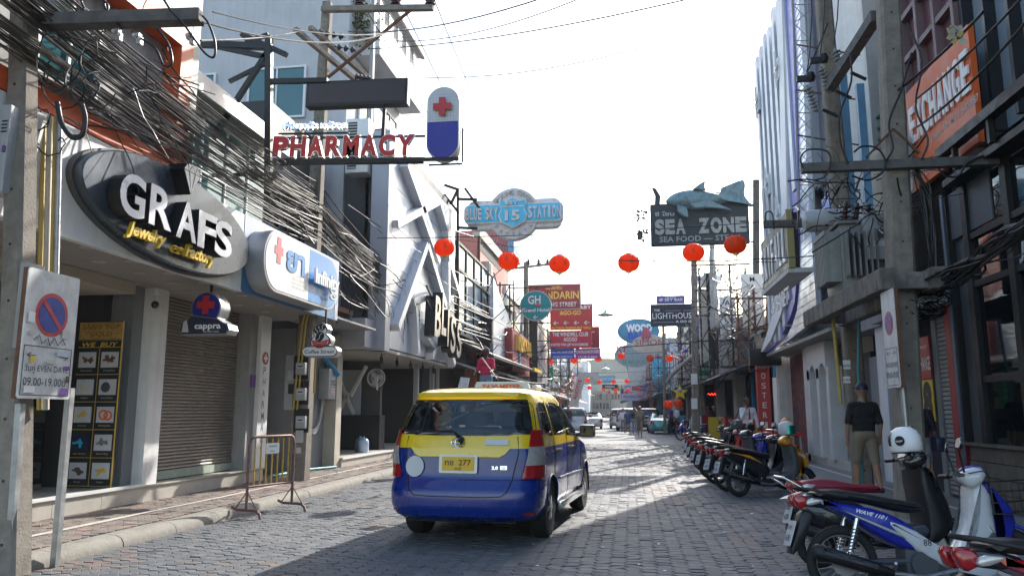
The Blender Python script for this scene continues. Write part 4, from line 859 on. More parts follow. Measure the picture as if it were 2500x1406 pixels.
# ---- BLUE SKY STATION
BY = 27.0; M = cframe(1253, 520, BY); q = BY / FPX
bs_ = thing('blue_station_sign', 'blue and white BLUE SKY STATION badge shaped sign over the street', 'sign', M)
def blob(w, h, r): 
    o = rrect(w * 2 * q, h * 2 * q, .32, 5); c = ell(r * q, r * q, 48); return o, c
o, c = blob(122, 26, 64)
a = MB(); a.prism(rrect(244 * q, 76 * q, .3, 6), -.5, -.12, .03); obj('backing', a, mat('dirtywhite', (.8, .77, .76), .6, var=.12, streak=.2), bs_, smooth=40)
a = MB(); a.prism(ell(66 * q, 67 * q, 48), -.46, -.05, .03); obj('disc', a, 'dirtywhite', bs_, smooth=40)
a = MB(); a.prism(rrect(256 * q, 52 * q, .22, 6), -.3, .02, .03); obj('banner', a, 'dirtywhite', bs_, smooth=40)
a = MB(); a.prism(rrect(246 * q, 43 * q, .18, 6), .02, .04); obj('banner_face', a, mat('signblue', (.1, .62, .92), .45, var=.2, scale=5), bs_)
shd = [(-30, 33), (-20, 27), (-10, 31), (0, 36), (10, 31), (20, 27), (30, 33), (33, 22), (27, 8), (34, -8), (28, -24), (14, -31), (0, -38), (-14, -31), (-28, -24), (-34, -8), (-27, 8), (-33, 22)]
a = MB(); a.prism([(x * q * 1.1, y * q * 1.1) for x, y in shd], .02, .14, .01); obj('shield', a, 'dirtywhite', bs_); a = MB(); a.prism([(x * q, y * q) for x, y in shd], .14, .16); sf_ = obj('shield_face', a, 'signblue', bs_)
a = MB(); a.box(-30 * q, 30 * q, 13 * q, 16 * q, .16, .18); obj('bar', a, 'dirtywhite', sf_)
for t, x, y, h, w_ in (('15', 0, -22, 26, 38), ('EST.', 0, 19, 8, 36)): a = MB(); a.txt(t, x * q, y * q, h * q, w_ * q, z=.16, ext=.06, bold=.03); obj('lettering', a, 'dirtywhite', sf_)
for wd_, x0, x1 in (('BLUE', -123, -80), ('SKY', -72, -38), ('STATION', 38, 123)):
    n = len(wd_); 
    for i, ch in enumerate(wd_): a = MB(); cw_ = (x1 - x0) / n; a.txt(ch, (x0 + (i + .5) * cw_) * q, -15 * q, 30 * q, cw_ * .82 * q * (.5 if ch == 'I' else 1), z=.04, ext=.07, bold=.03); obj('letter', a, 'dirtywhite', bs_)
for wd_, a0, a1, sg_ in (('WALKING STREET', 148, 32, 1), ('PATTAYA', 218, 322, -1)):
    n = len(wd_)
    for i, ch in enumerate(wd_):
        if ch == ' ': continue
        t = R_(a0 + (a1 - a0) * i / (n - 1)); b = MB(); b.M = Matrix.Translation((54 * q * cos(t), 54 * q * sin(t), -.05)) @ Matrix.Rotation(t - pi / 2 if sg_ > 0 else t + pi / 2, 4, 'Z'); b.txt(ch, 0, -6 * q, (12 if sg_ > 0 else 10) * q, ext=.05, bold=.02); obj('letter', b, 'greypvc', bs_)
sm_ = thing('sign_truss', 'dark steel lattice bracket holding the blue station sign to the building', 'frame', at(1118, 560, Y=BY))
P = lambda u, v, Y=BY: at(u, v, Y=Y)
for p_, q_ in (((1118, 460), (1118, 790)), ((1085, 452), (1118, 463)), ((1085, 475), (1120, 520)), ((1118, 486), (1165, 488)), ((1118, 556), (1165, 558)), ((1100, 500), (1118, 463)), ((1135, 460), (1175, 515))):
    a = MB(); a.beam(P(*p_), P(*q_), .09); part('bar', sm_, 'blacksteel', a)

# ---- SEA ZONE
SY = 30.0; p0 = at(1590, 600, Y=SY); p1 = at(1832, 597, Y=SY); W_ = p1.x - p0.x; H_ = at(1590, 505, Y=SY).z - p0.z; q = SY / FPX
sz = thing('sea_zone_sign', 'dark SEA ZONE seafood signboard with a grey shark on top', 'sign', fC(p0.x, p0.z, SY))
obj('board', MB().bbox(0, W_, 0, H_ + .1, -.3, 0, .03), mat('seadark', (.018, .03, .04), .55, var=.3), sz)
for wd_, x0, x1 in (('SEA', .14, 1.35), ('ZONE', 1.8, 3.66)):
    for i, ch in enumerate(wd_): cw_ = (x1 - x0) / len(wd_); a = MB(); a.txt(ch, x0 + (i + .5) * cw_, .46, .55, cw_ * .9, z=0, ext=.06, bold=.06); obj('letter', a, mat('oldletter', (.32, .34, .35), .6, var=.35, scale=8), sz)
a = MB(); a.txt('SEA FOOD — STEAK', W_ * .5, .13, .22, 3.1, z=.005, bold=.01); a.txt('ซี โซน', .55, 1.18, .15, .75, z=.005, bold=.04); obj('lettering', a, 'oldletter', sz)
sk = [(-1.4, .02), (-1.28, .18), (-1.05, .34), (-.7, .44), (-.3, .46), (.05, .42), (.45, .3), (.9, .18), (1.2, .16), (1.42, .3), (1.52, .72), (1.62, .8), (1.68, .5), (1.6, .2), (1.75, -.1), (2.0, -.3), (1.7, -.22), (1.45, -.02), (1.15, -.02), (.8, -.12), (.3, -.28), (-.2, -.36), (-.75, -.28), (-1.15, -.12)]
b = MB(Matrix.Translation((W_ * .53, 1.72, .0))); 
sk = smooth2(sk, 1); n = len(sk); vs = []; fs = []
for d, z in ((1.0, -.18), (1.0, .06), (.82, .22), (.5, .34)): vs += [(x * d + (1 - d) * -.1, y * d + (1 - d) * .05, z) for x, y in sk]
for r in range(3): fs += [(r * n + j, (r + 1) * n + j, (r + 1) * n + (j + 1) % n, r * n + (j + 1) % n) for j in range(n)]
fs += [tuple(range(n)), tuple(3 * n + j for j in range(n))[::-1]]; b.add(vs, fs)
vmat('sharkskin', [(.06, .12, .15), (.1, .18, .22), (.16, .26, .3), (.09, .15, .18), (.2, .32, .36)], 2.2, .45, .5)
shk = obj('shark', b, 'sharkskin', sz, smooth=50)
for poly in ([(-.35, .4), (-.05, .62), (.15, .72), (.1, .5), (.15, .34)], [(-.5, -.2), (.2, -.02), (.85, -.35), (1.1, -.5), (.7, -.42), (.1, -.34), (-.3, -.36)], [(-.95, -.2), (-.6, -.3), (-.55, -.72), (-.75, -.66), (-.95, -.45)]):
    b = MB(Matrix.Translation((W_ * .53, 1.72, .0))); b.prism(poly, .2, .36, .03); obj('fin', b, 'sharkskin', shk)
b = MB(Matrix.Translation((W_ * .5, 1.72, .0))); b.prism([(-1.7, -.2), (-1.5, -.2), (-1.45, .3), (-1.62, .62), (-1.78, .68), (-1.66, .35)], -.3, -.1, .03); b.prism([(-.3, -.2), (1.4, -.2), (1.1, .3), (.4, .45)], -.3, -.12, .03); obj('rear_shark', b, 'seadark', sz)
cs_ = thing('character_sign', 'wire frame holding two small raised character panels at the left of the shark sign', 'sign', fC(at(1552, 590, Y=SY).x, at(1552, 598, Y=SY).z, SY))
a = MB(); [a.beam(p_, q_, .02) for p_, q_ in (((0, 0, 0), (0, 1.4, 0)), ((.55, 0, 0), (.55, 1.4, 0)), ((0, 0, 0), (.6, 0, 0)), ((0, 1.4, 0), (.6, 1.4, 0)))]; obj('frame', a, 'blacksteel', cs_)
for y, ch in ((.95, '海'), (.15, '鲜')): a = MB(); a.txt(ch, .27, y, .36, .48, ext=.08, bold=.04); obj('lettering', a, 'black', cs_)
wf_ = thing('wire_frame', 'empty thin rectangular metal frame hanging below the shark sign', 'frame', at(1597, 650, Y=SY)); P = lambda u, v, Y=SY: at(u, v, Y=Y)
a = MB(); [a.beam(P(*p_), P(*q_), .03) for p_, q_ in (((1597, 610), (1855, 600)), ((1597, 610), (1597, 650)), ((1597, 650), (1870, 643)))]; part('frame', wf_, 'rust', a)
tm = thing('sign_mast', 'dark steel mast and arms carrying the shark sign on the right', 'frame', at(1843, 700, Y=SY))
for p_, q_, w_ in (((1846, 440), (1846, 800), .22), ((1832, 500), (1846, 500), .06), ((1812, 450), (1842, 440), .03), ((1810, 452), (1842, 455), .03), ((1832, 590), (1846, 590), .06)): a = MB(); a.beam(P(*p_), P(*q_), w_); part('bar', tm, 'concrete_dark', a)

# ---- flat signboards: (name, label, u0,v0,u1,v1 in the photo, depth, colour, texts[(string, rel x, rel y, rel h, colour, rel w)])
def board(name, label, u0, v0, u1, v1, Y, col, texts, th=.12, border=None, post=None, shape=None, cat='sign'):
    p0 = at(u0, v1, Y=Y); p1 = at(u1, v0, Y=Y); w_ = p1.x - p0.x; h_ = p1.z - p0.z
    t = thing(name, label, cat, fC(p0.x, p0.z, Y))
    sh = [(x * w_ / 2 + w_ / 2, y * h_ / 2 + h_ / 2) for x, y in (ell(1, 1, 40) if shape == 'o' else [(-1, -1), (1, -1), (1, 1), (-1, 1)])]
    a = MB(); a.prism(sh, -th, 0); obj('board', a, border or col, t)
    if border: a = MB(); a.prism([((x - w_ / 2) * .955 + w_ / 2, (y - h_ / 2) * .94 + h_ / 2) for x, y in sh], 0, .012); obj('face', a, col, t)
    for s_, x, y, h, c, *w2 in texts:
        a = MB(); a.txt(s_, x * w_, y * h_, h * h_, w=(w2[0] * w_ if w2 else None), z=.016, maxw=.95 * w_, bold=(w2[1] if len(w2) > 1 else .02)); obj('lettering', a, c, t)
    if post:
        a = MB(); [a.beam(((x0 * w_), y0 * h_, -th - .03), (x1 * w_, y1 * h_, -th - .03), .06) for x0, y0, x1, y1 in post]; obj('bracket', a, 'blacksteel', t)
    return t
W, G, K = 'cleanwhite', 'gold', 'black'
board('restaurant_sign', 'maroon MANDARIN signboard with gold letters and a pale border', 1287, 692, 1418, 757, 46, 'dullred', [('MANDARIN', .55, .42, .3, G, .82), ('WALKING STREET', .52, .12, .17, W, .8), ('แมนดาริน', .5, .8, .12, G)], border='greypvc', post=[(-.12, .3, .5, .3), (-.12, .8, .5, .8)])
t = board('hotel_sign', 'round teal Grand Hotel sign with white script initials and an arrow', 1269, 708, 1346, 784, 40, 'teal', [('Grand Hotel', .5, .3, .12, W, .86), ('GH', .46, .56, .28, W, .4), ('←', .5, .06, .14, W)], border='greypvc', shape='o', post=[(-.1, .5, .5, .5)])
a = MB(Matrix.Translation((1.0, .84, .014))); a.prism(ell(.14, .1, 16), 0, .01); obj('emblem', a, 'pinkred', t)
board('bar_sign', 'red SUGARBABY AGO-GO board with a row of white arrows', 1343, 741, 1446, 806, 52, 'red', [('SUGARBABY', .55, .8, .15, W, .85), ('AGO-GO', .48, .58, .17, G, .5), ('←  ←  ←  ←', .5, .2, .16, W, .85), ('PATTAYA FRIENDLIEST GIRLS', .5, .03, .09, G, .92)])
board('windmill_sign', 'crimson THE WINDMILL CLUB AGOGO board with directions in white', 1341, 806, 1444, 848, 51.8, mat('crimson', (.5, .01, .05), .45), [('THE WINDMILL CLUB', .5, .66, .24, W, .84), ('AGOGO', .5, .36, .24, W, .32), ('100 METRES TURN LEFT IN SOI DIAMOND', .47, .08, .16, W, .9)])
board('maroon_sign', 'dark red signboard with a pale tee mark behind the windmill board', 1419, 797, 1463, 850, 53, 'maroon', [('T', .55, .4, .4, 'greypvc'), ('^', .55, .12, .2, W)])
board('red_strip_sign', 'plain red board under the windmill directions', 1341, 838, 1443, 850, 52.6, 'red', [])
board('electric_sign', 'violet blue ELECTRIC BLUE CLUB sign board', 1344, 850, 1402, 876, 52, vmat('violetprint', [(.1, .02, .4), (.02, .1, .6), (.15, .05, .5)], 1.5, .4), [('ELECTRIC BLUE CLUB', .5, .55, .25, W, .9), ('WALKING STREET SOI 15', .5, .1, .17, W, .8)])
board('doll_sign', 'purple DOLLHOUSE sign board with white lettering', 1405, 850, 1465, 876, 52, vmat('purpleprint', [(.15, .02, .25), (.4, .02, .3), (.08, .02, .25)], 1.2, .4), [('DOLLHOUSE', .5, .55, .3, W, .9), ('CLUB & BAR', .5, .1, .17, W, .8)])
board('lighthouse_sign', 'black LIGHTHOUSE A GO GO board with thin white lettering', 1589, 741, 1700, 797, 40, 'navy', [('THE', .14, .68, .1, W), ('LIGHTHOUSE', .5, .34, .28, W, .92, -.0), ('A GO GO', .75, .16, .1, W, .42), ('————————', .63, .68, .06, W, .62), ('———', .28, .16, .06, W, .45)], post=[(.9, .5, 1.3, .5)])
board('sky_bar_sign', 'small blue and purple SKY BAR sign above the black lighthouse board', 1603, 721, 1671, 742, 44, mat('plumblue', (.12, .08, .3), .4), [('Top Floor', .5, .72, .22, W, .4), ('SKY BAR', .62, .3, .36, W, .66), ('4F', .16, .3, .4, W)], border='skyblue', post=[(.2, .5, .2, 1.3)])
board('rooftop_sign', 'long white rooftop sign reading The First Bar in violet letters', 1687, 672, 1760, 695, 58, W, [('The First', .42, .45, .42, 'purple', .8, .04), ('BAR & DINE', .55, .08, .22, K, .6)])
board('wood_ball_sign', 'big blue oval WOOD BALL sign with a picture of a coast', 1508, 777, 1609, 840, 58, vmat('coast', [(.02, .1, .4), (.02, .2, .3), (.05, .3, .5), (.03, .05, .35)], .6, .4), [('WOOD', .52, .5, .28, W, .62, .06), ('BALL', .5, .2, .26, 'blue', .5, .06)], border='blue', shape='o')
t = board('simon_sign', 'cream oval KY SIMON sign with a pink squid on its top edge', 1544, 816, 1629, 866, 54, mat('creamoval', (.55, .5, .4), .5, var=.15), [('SIMON', .5, .48, .28, 'dullred', .84, -.0)], border='offwhite', shape='o')
a = MB(Matrix.Translation((.96, 1.42, .0))); a.prism([(-.3, -.3), (-.34, 0), (-.2, .35), (0, .5), (.2, .38), (.32, .05), (.36, -.3), (.25, -.15), (.2, -.42), (.1, -.2), (0, -.45), (-.1, -.2), (-.2, -.42)], .02, .1, .02); obj('squid', a, mat('squidpink', (.5, .1, .15), .5), t)
board('seafood_sign', 'round pale green SEAFOOD sign with a fish behind the cream oval', 1500, 838, 1598, 898, 64, mat('palesea', (.3, .4, .38), .5, var=.2), [('SEAFOOD', .5, .16, .17, 'green', .6, 0), ('KY', .2, .66, .25, 'dullred')], border='offwhite', shape='o')
board('market_sign', 'small white and green convenience store sign with a blue strip below', 1402, 896, 1426, 930, 78, W, [('FamilyMart', .5, .45, .14, 'blue', .9)], th=.1)
board('diamond_sign', 'light blue DIAMOND street banner hung across the street', 1458, 917, 1502, 934, 92, 'skyblue', [('DIAMOND', .5, .3, .5, W, .9)])
board('moon_sign', 'narrow black moon sign with white lettering', 1470, 938, 1508, 948, 88, K, [('moon', .5, .25, .6, W, .6)])
board('store_sign', 'small blue and white P72 sign near the street centre', 1524, 936, 1542, 956, 95, 'paleblue', [('P72', .5, .3, .45, 'blue', .8)])
board('club_banner', 'pale violet street banner with dark lettering across the far street', 1517, 960, 1578, 978, 110, mat('palevio', (.5, .42, .6), .6), [('WALKING STREET', .5, .4, .35, K, .85)])
board('pink_banner', 'pink flowered banner between poles far along the left', 1425, 908, 1462, 938, 84, vmat('pinkprint', [(.6, .3, .4), (.5, .45, .45), (.3, .4, .3), (.6, .35, .5)], 1.2, .6), [])
board('red_banner', 'small red banner strip high over the far street', 1543, 942, 1566, 953, 100, 'dullred', [])
# MOSKVA style red and yellow box, facing the street
M = frame(at(1243, 905, X=-5.6), (0, 1, 0), (0, 0, 1)); p0 = at(1250, 905, X=-5.5); p1 = at(1292, 915, X=-5.5); zt = at(1250, 800, X=-5.5).z
M = fL(p0.y, p0.z - .0, -5.5); Wd = p1.y - p0.y
mk = thing('red_box_sign', 'deep red box sign with a pink face and raised yellow letters on the left', 'sign', M)
obj('box', MB().box(0, Wd, 0, zt - p0.z, -.75, 0), 'dullred', mk); obj('face', MB().box(.15, Wd - .1, .1, zt - p0.z - .1, 0, .02), mat('facepink', (.5, .12, .13), .4, var=.15), mk)
for i, ch in enumerate('MOCKBA'): a = MB(); a.txt(ch, .9 + i * (Wd - 1.4) / 6 + .3, (zt - p0.z) * .52, .75, (Wd - 1.4) / 6 * .8, z=.03, ext=.2, bold=.03); obj('letter', a, 'gold', mk)
a = MB(); a.txt('AGOGO', Wd * .55, (zt - p0.z) * .2, .5, Wd * .5, z=.03); obj('lettering', a, W, mk)
# billboard beyond it
p0 = at(1311, 905, X=-5.6); p1 = at(1329, 935, X=-5.6)
vmat('billprint', [(.3, .3, .28), (.5, .45, .4), (.1, .1, .12), (.3, .2, .15)], .8, .4); bb = thing('billboard', 'tall pale printed billboard with a black edge on the left', 'billboard', fL(p0.y, 3.3, -5.6))
obj('board', MB().box(0, 6, 0, 3.6, -.1, 0), 'billprint', bb); obj('edge', MB().box(-.25, 0, -.1, 3.8, -.5, .05), K, bb)
# hanging cross / shop signs under the canopy
M = cframe(503, 752, 10.6); q = 10.6 / FPX; ps_ = thing('hanging_sign', 'round dark blue sign with a red cross over a black label, hung under the canopy', 'sign', M)
obj('disc', MB().prism(ell(42 * q, 43 * q, 32), -.28, 0, .01), 'steel', ps_, smooth=40); obj('disc_face', MB().prism(ell(39 * q, 40 * q, 32), .001, .008), mat('deepblue', (.005, .015, .22), .35), ps_)
a = MB(); a.prism([(-.14, .0), (-.05, .0), (-.05, -.09), (.05, -.09), (.05, .0), (.14, .0), (.14, .1), (.05, .1), (.05, .19), (-.05, .19), (-.05, .1), (-.14, .1)], .009, .02); obj('cross', a, 'letterred', ps_)
a = MB(); a.txt('Pharmacy', 0, -.17, .04, .28, z=.01); obj('lettering', a, 'letterred', ps_)
cl_ = [(-.36, -.4), (.36, -.4), (.4, -.33), (.37, -.25), (.3, -.22), (.2, -.16), (-.22, -.1), (-.26, -.14), (-.3, -.2), (-.38, -.25), (-.4, -.33)]
obj('label_box', MB().prism(cl_, -.26, .02, .01), 'steel', ps_); obj('label_face', MB().prism([(x * .96, (y + .28) * .9 - .28) for x, y in cl_], .021, .028), 'navy', ps_)
a = MB(); a.txt('cappra', .06, -.31, .09, .42, z=.03, bold=.03); a.txt('THE NEXT LEVEL', .12, -.37, .025, z=.03, bold=0); obj('lettering', a, W, ps_)
a = MB(); a.prism([(-.35, -.36), (-.24, -.36), (-.26, -.25), (-.28, -.18), (-.33, -.2), (-.34, -.28)], .029, .032); obj('portrait_print', a, 'greypvc', ps_)
a = MB(); a.beam((0, .24, -.12), (0, .37, -.12), .03); obj('hanger', a, 'blacksteel', ps_)
M = cframe(781, 835, 13.4); q = 13.4 / FPX; co = thing('coffee_sign', 'white Coffee Street sign with black beans over a red striped cup', 'sign', M)
base = rrect(96 * q, 28 * q, 14 * q - .001, 6, 0, -24 * q); cupo = [(-25, -8), (25, -8), (29, 6), (26, 14), (16, 22), (20, 34), (14, 46), (3, 50), (-6, 44), (-16, 42), (-20, 30), (-16, 18), (-24, 10), (-28, 0)]
for poly, z0, z1, m in ((base, -.22, 0, 'steel'), ([(x * q, y * q) for x, y in cupo], -.22, -.001, 'steel')): obj('case', MB().prism(poly, z0, z1, .008), m, co, smooth=40)
obj('face', MB().prism([(x * .985, (y + 24 * q) * .95 - 24 * q) for x, y in base], .001, .006), K, co); obj('face', MB().prism([(x * .955, (y + 24 * q) * .82 - 24 * q) for x, y in base], .0065, .01), W, co)
obj('face', MB().prism([(x * q * .97, y * q * .97) for x, y in cupo], .001, .004), K, co); obj('face', MB().prism([(x * q * .86, y * q * .88) for x, y in cupo], .005, .008), W, co)
for i in range(4): w_ = (21, 20, 17, 12)[i]; a = MB(); a.tube([(w_ * q * -1, (4 - i * 5) * q, .014), (-w_ * .5 * q, (1.2 - i * 5) * q, .014), (0, (.3 - i * 5) * q, .014), (w_ * .5 * q, (1.2 - i * 5) * q, .014), (w_ * q, (4 - i * 5) * q, .014)], .013, 5); obj('cup_stripe', a, 'red', co)
a = MB(); a.torus((24 * q, -1 * q, .012), .04, .01, 16, 5, 'Z'); obj('cup_handle', a, 'red', co)
for x, y, s_, r in ((0, 14, 1.3, -35), (-9, 30, .9, 25), (6, 38, .9, -30)):
    b = MB(Matrix.Translation((x * q, y * q, .01)) @ Matrix.Rotation(R_(r), 4, 'Z')); b.prism(ell(8 * q * s_, 12 * q * s_ * .9, 20), 0, .01); bn = obj('bean', b, K, co)
    b = MB(Matrix.Translation((x * q, y * q, .021)) @ Matrix.Rotation(R_(r), 4, 'Z')); b.tube([(0, -9 * q * s_, 0), (2 * q, -3 * q, 0), (-2 * q, 3 * q, 0), (0, 9 * q * s_, 0)], .006, 4); obj('bean_line', b, W, bn)
a = MB(); a.txt('Coffee Street', 0, -29 * q, 9.5 * q, 80 * q, z=.012, bold=.012); obj('lettering', a, K, co)
a = MB(); a.beam((0, -.3, -.1), (0, -.3, -.1 + .001), .01); a.beam((.05, .33, -.12), (.05, .62, -.12), .03); obj('hanger', a, 'blacksteel', co)

# ---- parking signs
def parking(M, w, h, label, back, posts, texts, dm):
    t = thing('parking_sign', label, 'sign', M)
    obj('board', MB().prism(rrect(w, h, .03, 4, w / 2, h / 2), -.004, .006), 'signwhite', t); obj('back_frame', MB().box(0, w, 0, h, -.05, -.006), back, t)
    cx, cy, r = w / 2, h * .66, dm / 2
    obj('ring', MB().prism(ell(r, r, 40, cx, cy), .006, .009), 'signred', t); obj('disc', MB().prism(ell(r * .82, r * .82, 40, cx, cy), .009, .011), 'signdisc', t)
    b = MB(Matrix.Translation((cx, cy, .0112)) @ Matrix.Rotation(R_(-45), 4, 'Z')); b.box(-r * .8, r * .8, -r * .1, r * .1, 0, .002); obj('bar', b, 'signred', t)
    a = MB(); lw = .006; y0, y1 = .03, h * .40; a.box(.03, w - .03, y0, y0 + lw, .0065, .0085); a.box(.03, w - .03, y1, y1 + lw, .0065, .0085); a.box(.03, .03 + lw, y0 + lw, y1, .0065, .0085); a.box(w - .036, w - .03, y0 + lw, y1, .0065, .0085); obj('border', a, K, t)
    a = MB(); [a.txt(s_, w / 2, y * h, hh * h, w=w * ww, z=.008, bold=.0) for s_, y, hh, ww in texts]; obj('lettering', a, K, t)
    return t
mat('signwhite', (.6, .61, .62), .45, var=.2, scale=9, streak=.15); mat('signred', (.5, .04, .05), .45, var=.25, scale=14); mat('signdisc', (.015, .05, .3), .4, var=.3, scale=14)
XS_ = -5.36; p0 = at(38, 972, X=XS_); p1 = at(168, 978, X=XS_); zt = at(66, 650, X=XS_).z
w_ = p1.y - p0.y; h_ = zt - p0.z
ws_ = parking(fL(p0.y, p0.z, XS_), w_, h_, 'sticker covered no parking EVEN DATE board on two steel posts by the left kerb', 'rust', 2, [('←      →', .31, .05, .8), ('วันคู่ EVEN DATE', .21, .05, .82), ('09.00-19.00น.', .1, .065, .84)], w_ * .62)
rr_ = random.Random(3)
for i, (x, y, a_, b_, c_) in enumerate(((.12, .62, .12, .08, W), (.8, .52, .16, .07, 'greypvc'), (.85, .06, .13, .06, 'purple'), (.2, .07, .2, .05, W), (.15, .5, .1, .03, 'greypvc'), (.9, .16, .07, .05, 'brown'), (.2, .3, .08, .05, 'yellow'), (.86, .25, .12, .03, 'purple'), (.55, .29, .18, .03, 'greypvc'), (.75, .36, .2, .04, 'paleblue'))):
    b = MB(Matrix.Translation((x * w_, y * h_, .0125 + i * .0004)) @ Matrix.Rotation(rr_.uniform(-.1, .1), 4, 'Z')); b.box(-a_ * w_ / 2, a_ * w_ / 2, -b_ * h_ / 2, b_ * h_ / 2, 0, .001); obj('sticker', b, c_, ws_)
a = MB(); a.M = Matrix.Translation((.5 * w_, .45 * h_, .0135)); a.tube([(-.2, .0, 0), (-.14, .05, 0), (-.1, -.03, 0), (-.03, .03, 0), (0, -.04, 0), (.05, .04, 0), (.1, -.03, 0), (.16, .03, 0), (.2, -.02, 0)], .004, 4); obj('scribble', a, 'darkgrey', ws_)
tagp(obj('sign_post', MB().box(-5.47, -5.41, 6.86, 6.92, .0, 1.68), 'galv', world=True), 'square galvanised steel post, right one of the two under the left parking board', 'post')
q0 = at(30, 1400, Z=.1); a = MB(); a.beam(at(50, 985, X=-5.45), at(22, 1405, X=-5.45), .06, .06); tagp(obj('sign_post', a, 'galv', world=True), 'square galvanised steel post leaning against the concrete pole under the left parking board', 'post')
XR = 3.28; p0 = at(2168, 948, X=XR); p1 = at(2200, 946, X=XR); zt = at(2160, 712, X=XR).z
parking(fR(p0.y, p0.z, XR), p0.y - p1.y, zt - p0.z, 'no parking odd date board on a post against the right concrete pole', 'rust', 1, [('←→', .33, .05, .7), ('วันคี่ ODD DATE', .21, .05, .82), ('09.00-19.00', .1, .065, .84)], (p0.y - p1.y) * .62)
a = MB(); a.tube([(3.38, 10.3, .12), (3.36, 10.3, 1.75)], .035, 10); tagp(obj('sign_post', a, 'galv', world=True), 'round steel post under the right parking board', 'post')
# ---- lanterns
LP = MB(); 
mat('lanternred', (.95, .1, .015), .5, var=.1, scale=6, rnd=.06); bsdf = MATS['lanternred'].node_tree.nodes['Principled BSDF']
_t = MATS['lanternred'].node_tree; _tr = _t.nodes.new('ShaderNodeBsdfTranslucent'); _tr.inputs[0].default_value = (1, .2, .03, 1); _mx = _t.nodes.new('ShaderNodeMixShader'); _mx.inputs[0].default_value = .6
_o = _t.nodes['Material Output']; _t.links.new(bsdf.outputs[0], _mx.inputs[1]); _t.links.new(_tr.outputs[0], _mx.inputs[2]); _t.links.new(_mx.outputs[0], _o.inputs[0])
def lantern(label):
    t = thing('lantern', label, 'lantern', None, 'red paper lanterns strung across the street'); n = 48; prof = [(.07, .21), (.12, .205), (.19, .17), (.245, .1), (.262, .03), (.26, -.04), (.235, -.11), (.18, -.17), (.11, -.2), (.07, -.205)]
    vs = []; fs = []
    for r, h in prof:
        for j in range(n): a = 2 * pi * j / n; rr = r * (1 - .085 * abs(cos(a * 6)) ** 5); vs.append((rr * cos(a), rr * sin(a), h))
    for i in range(len(prof) - 1):
        for j in range(n): fs.append((i * n + j, (i + 1) * n + j, (i + 1) * n + (j + 1) % n, i * n + (j + 1) % n))
    a = MB(); a.add(vs, fs); obj('shade', a, 'lanternred', t, smooth=60)
    a = MB(); a.lathe([(.075, .2), (.075, .235), (0, .236)], n=16); obj('cap', a, 'dullred', t); a = MB(); a.lathe([(.07, -.2), (.07, -.24)], n=16); a.tube([(0, 0, -.22), (0, 0, -.3)], .015, 6); obj('tassel', a, 'gold', t)
    a = MB()
    for k in range(6): an = k * pi / 3 + .26; b = Matrix.Rotation(an, 4, 'Z') @ Matrix.Translation((0, -.266, 0)) @ Matrix.Rotation(pi / 2, 4, 'X'); a.M = b; a.txt('福', 0, -.05, .11, .09, bold=0)
    obj('print', a, mat('lanterngold', (.45, .12, .02), .6), t)
    return t
l0 = None; ordn = ['leftmost, in front of the silver club', 'second from the left, below the blue badge sign', 'third from the left, above the maroon board', 'fourth from the left, alone in the open sky', 'under the left end of the shark sign lettering STEAK', 'rightmost, overlapping the corner of the shark sign']
for i, (u, v) in enumerate(((1085, 605), (1242, 638), (1366, 645), (1535, 642), (1693, 617), (1795, 598))):
    lb = 'large red paper lantern, ' + ordn[i]
    if l0 is None: l0 = lantern(lb); o = l0
    else: o = copy_tree(l0)
    p = at(u, v, Y=(18.6, 18.4, 18.5, 18.5, 18.8, 18.3)[i]); o.matrix_basis = Matrix.Translation(p) @ Matrix.Rotation(i * .7, 4, 'Z') @ Matrix.Rotation((-.1, .08, .03, -.03, .02, .05)[i], 4, 'Y'); o['label'] = lb
def lrow(pts, Y, txt):
    nn = ['leftmost', 'second', 'third', 'fourth', 'fifth', 'sixth', 'seventh']
    for i, (u, v) in enumerate(pts):
        o = copy_tree(l0); p = at(u, v, Y=Y); o.matrix_basis = Matrix.Translation(p) @ Matrix.Rotation(i, 4, 'Z') @ Matrix.Scale(1.0, 4); o['label'] = 'small red lantern, %s in the %s' % (nn[i], txt)
lrow([(1341, 881), (1402, 879), (1460, 875), (1517, 869), (1587, 875), (1634, 875)], 53, 'row below the oval signs')
lrow([(1404, 921), (1435, 927), (1464, 932), (1498, 931), (1531, 930)], 80, 'upper far row')
lrow([(1412, 941), (1439, 946), (1473, 950), (1503, 951), (1533, 952), (1561, 949)], 93, 'middle far row')
lrow([(1487, 957), (1503, 959), (1526, 962), (1540, 962), (1557, 961), (1574, 957)], 122, 'farthest row')
# the wires that carry the rows of lanterns
def wire(name, label, cat, pts, r=.012, m='cablemat', s=0, group=None):
    if s: pts = sag(pts[0], pts[1], s, 14)
    elif len(pts) < 9 and name in ('jumper_cable', 'overhead_cable', 'drop_cable'): pts = curvy(pts, 4)
    a = MB(); a.tube(pts, r, 5, False); return tagp(obj(name, a, m, world=True, smooth=60), label, cat, group)
for Y, v0, v1, nm in ((18.5, 578, 560, 'front'), (53, 868, 862, 'second'), (80, 912, 912, 'third'), (93, 935, 936, 'fourth'), (122, 952, 952, 'farthest')):
    xl = -6.3 + bend(Y); xr = 4.8 + bend(Y); pl_ = at(1300, v0, Y=Y); a0 = Vector((xl, Y, pl_.z + .1)); b0 = Vector((xr, Y, pl_.z + .25)); wire('lantern_wire', 'thin dark wire carrying the %s row of red lanterns' % nm, 'wire', [a0, b0], .008 + Y * .00012, s=.12)
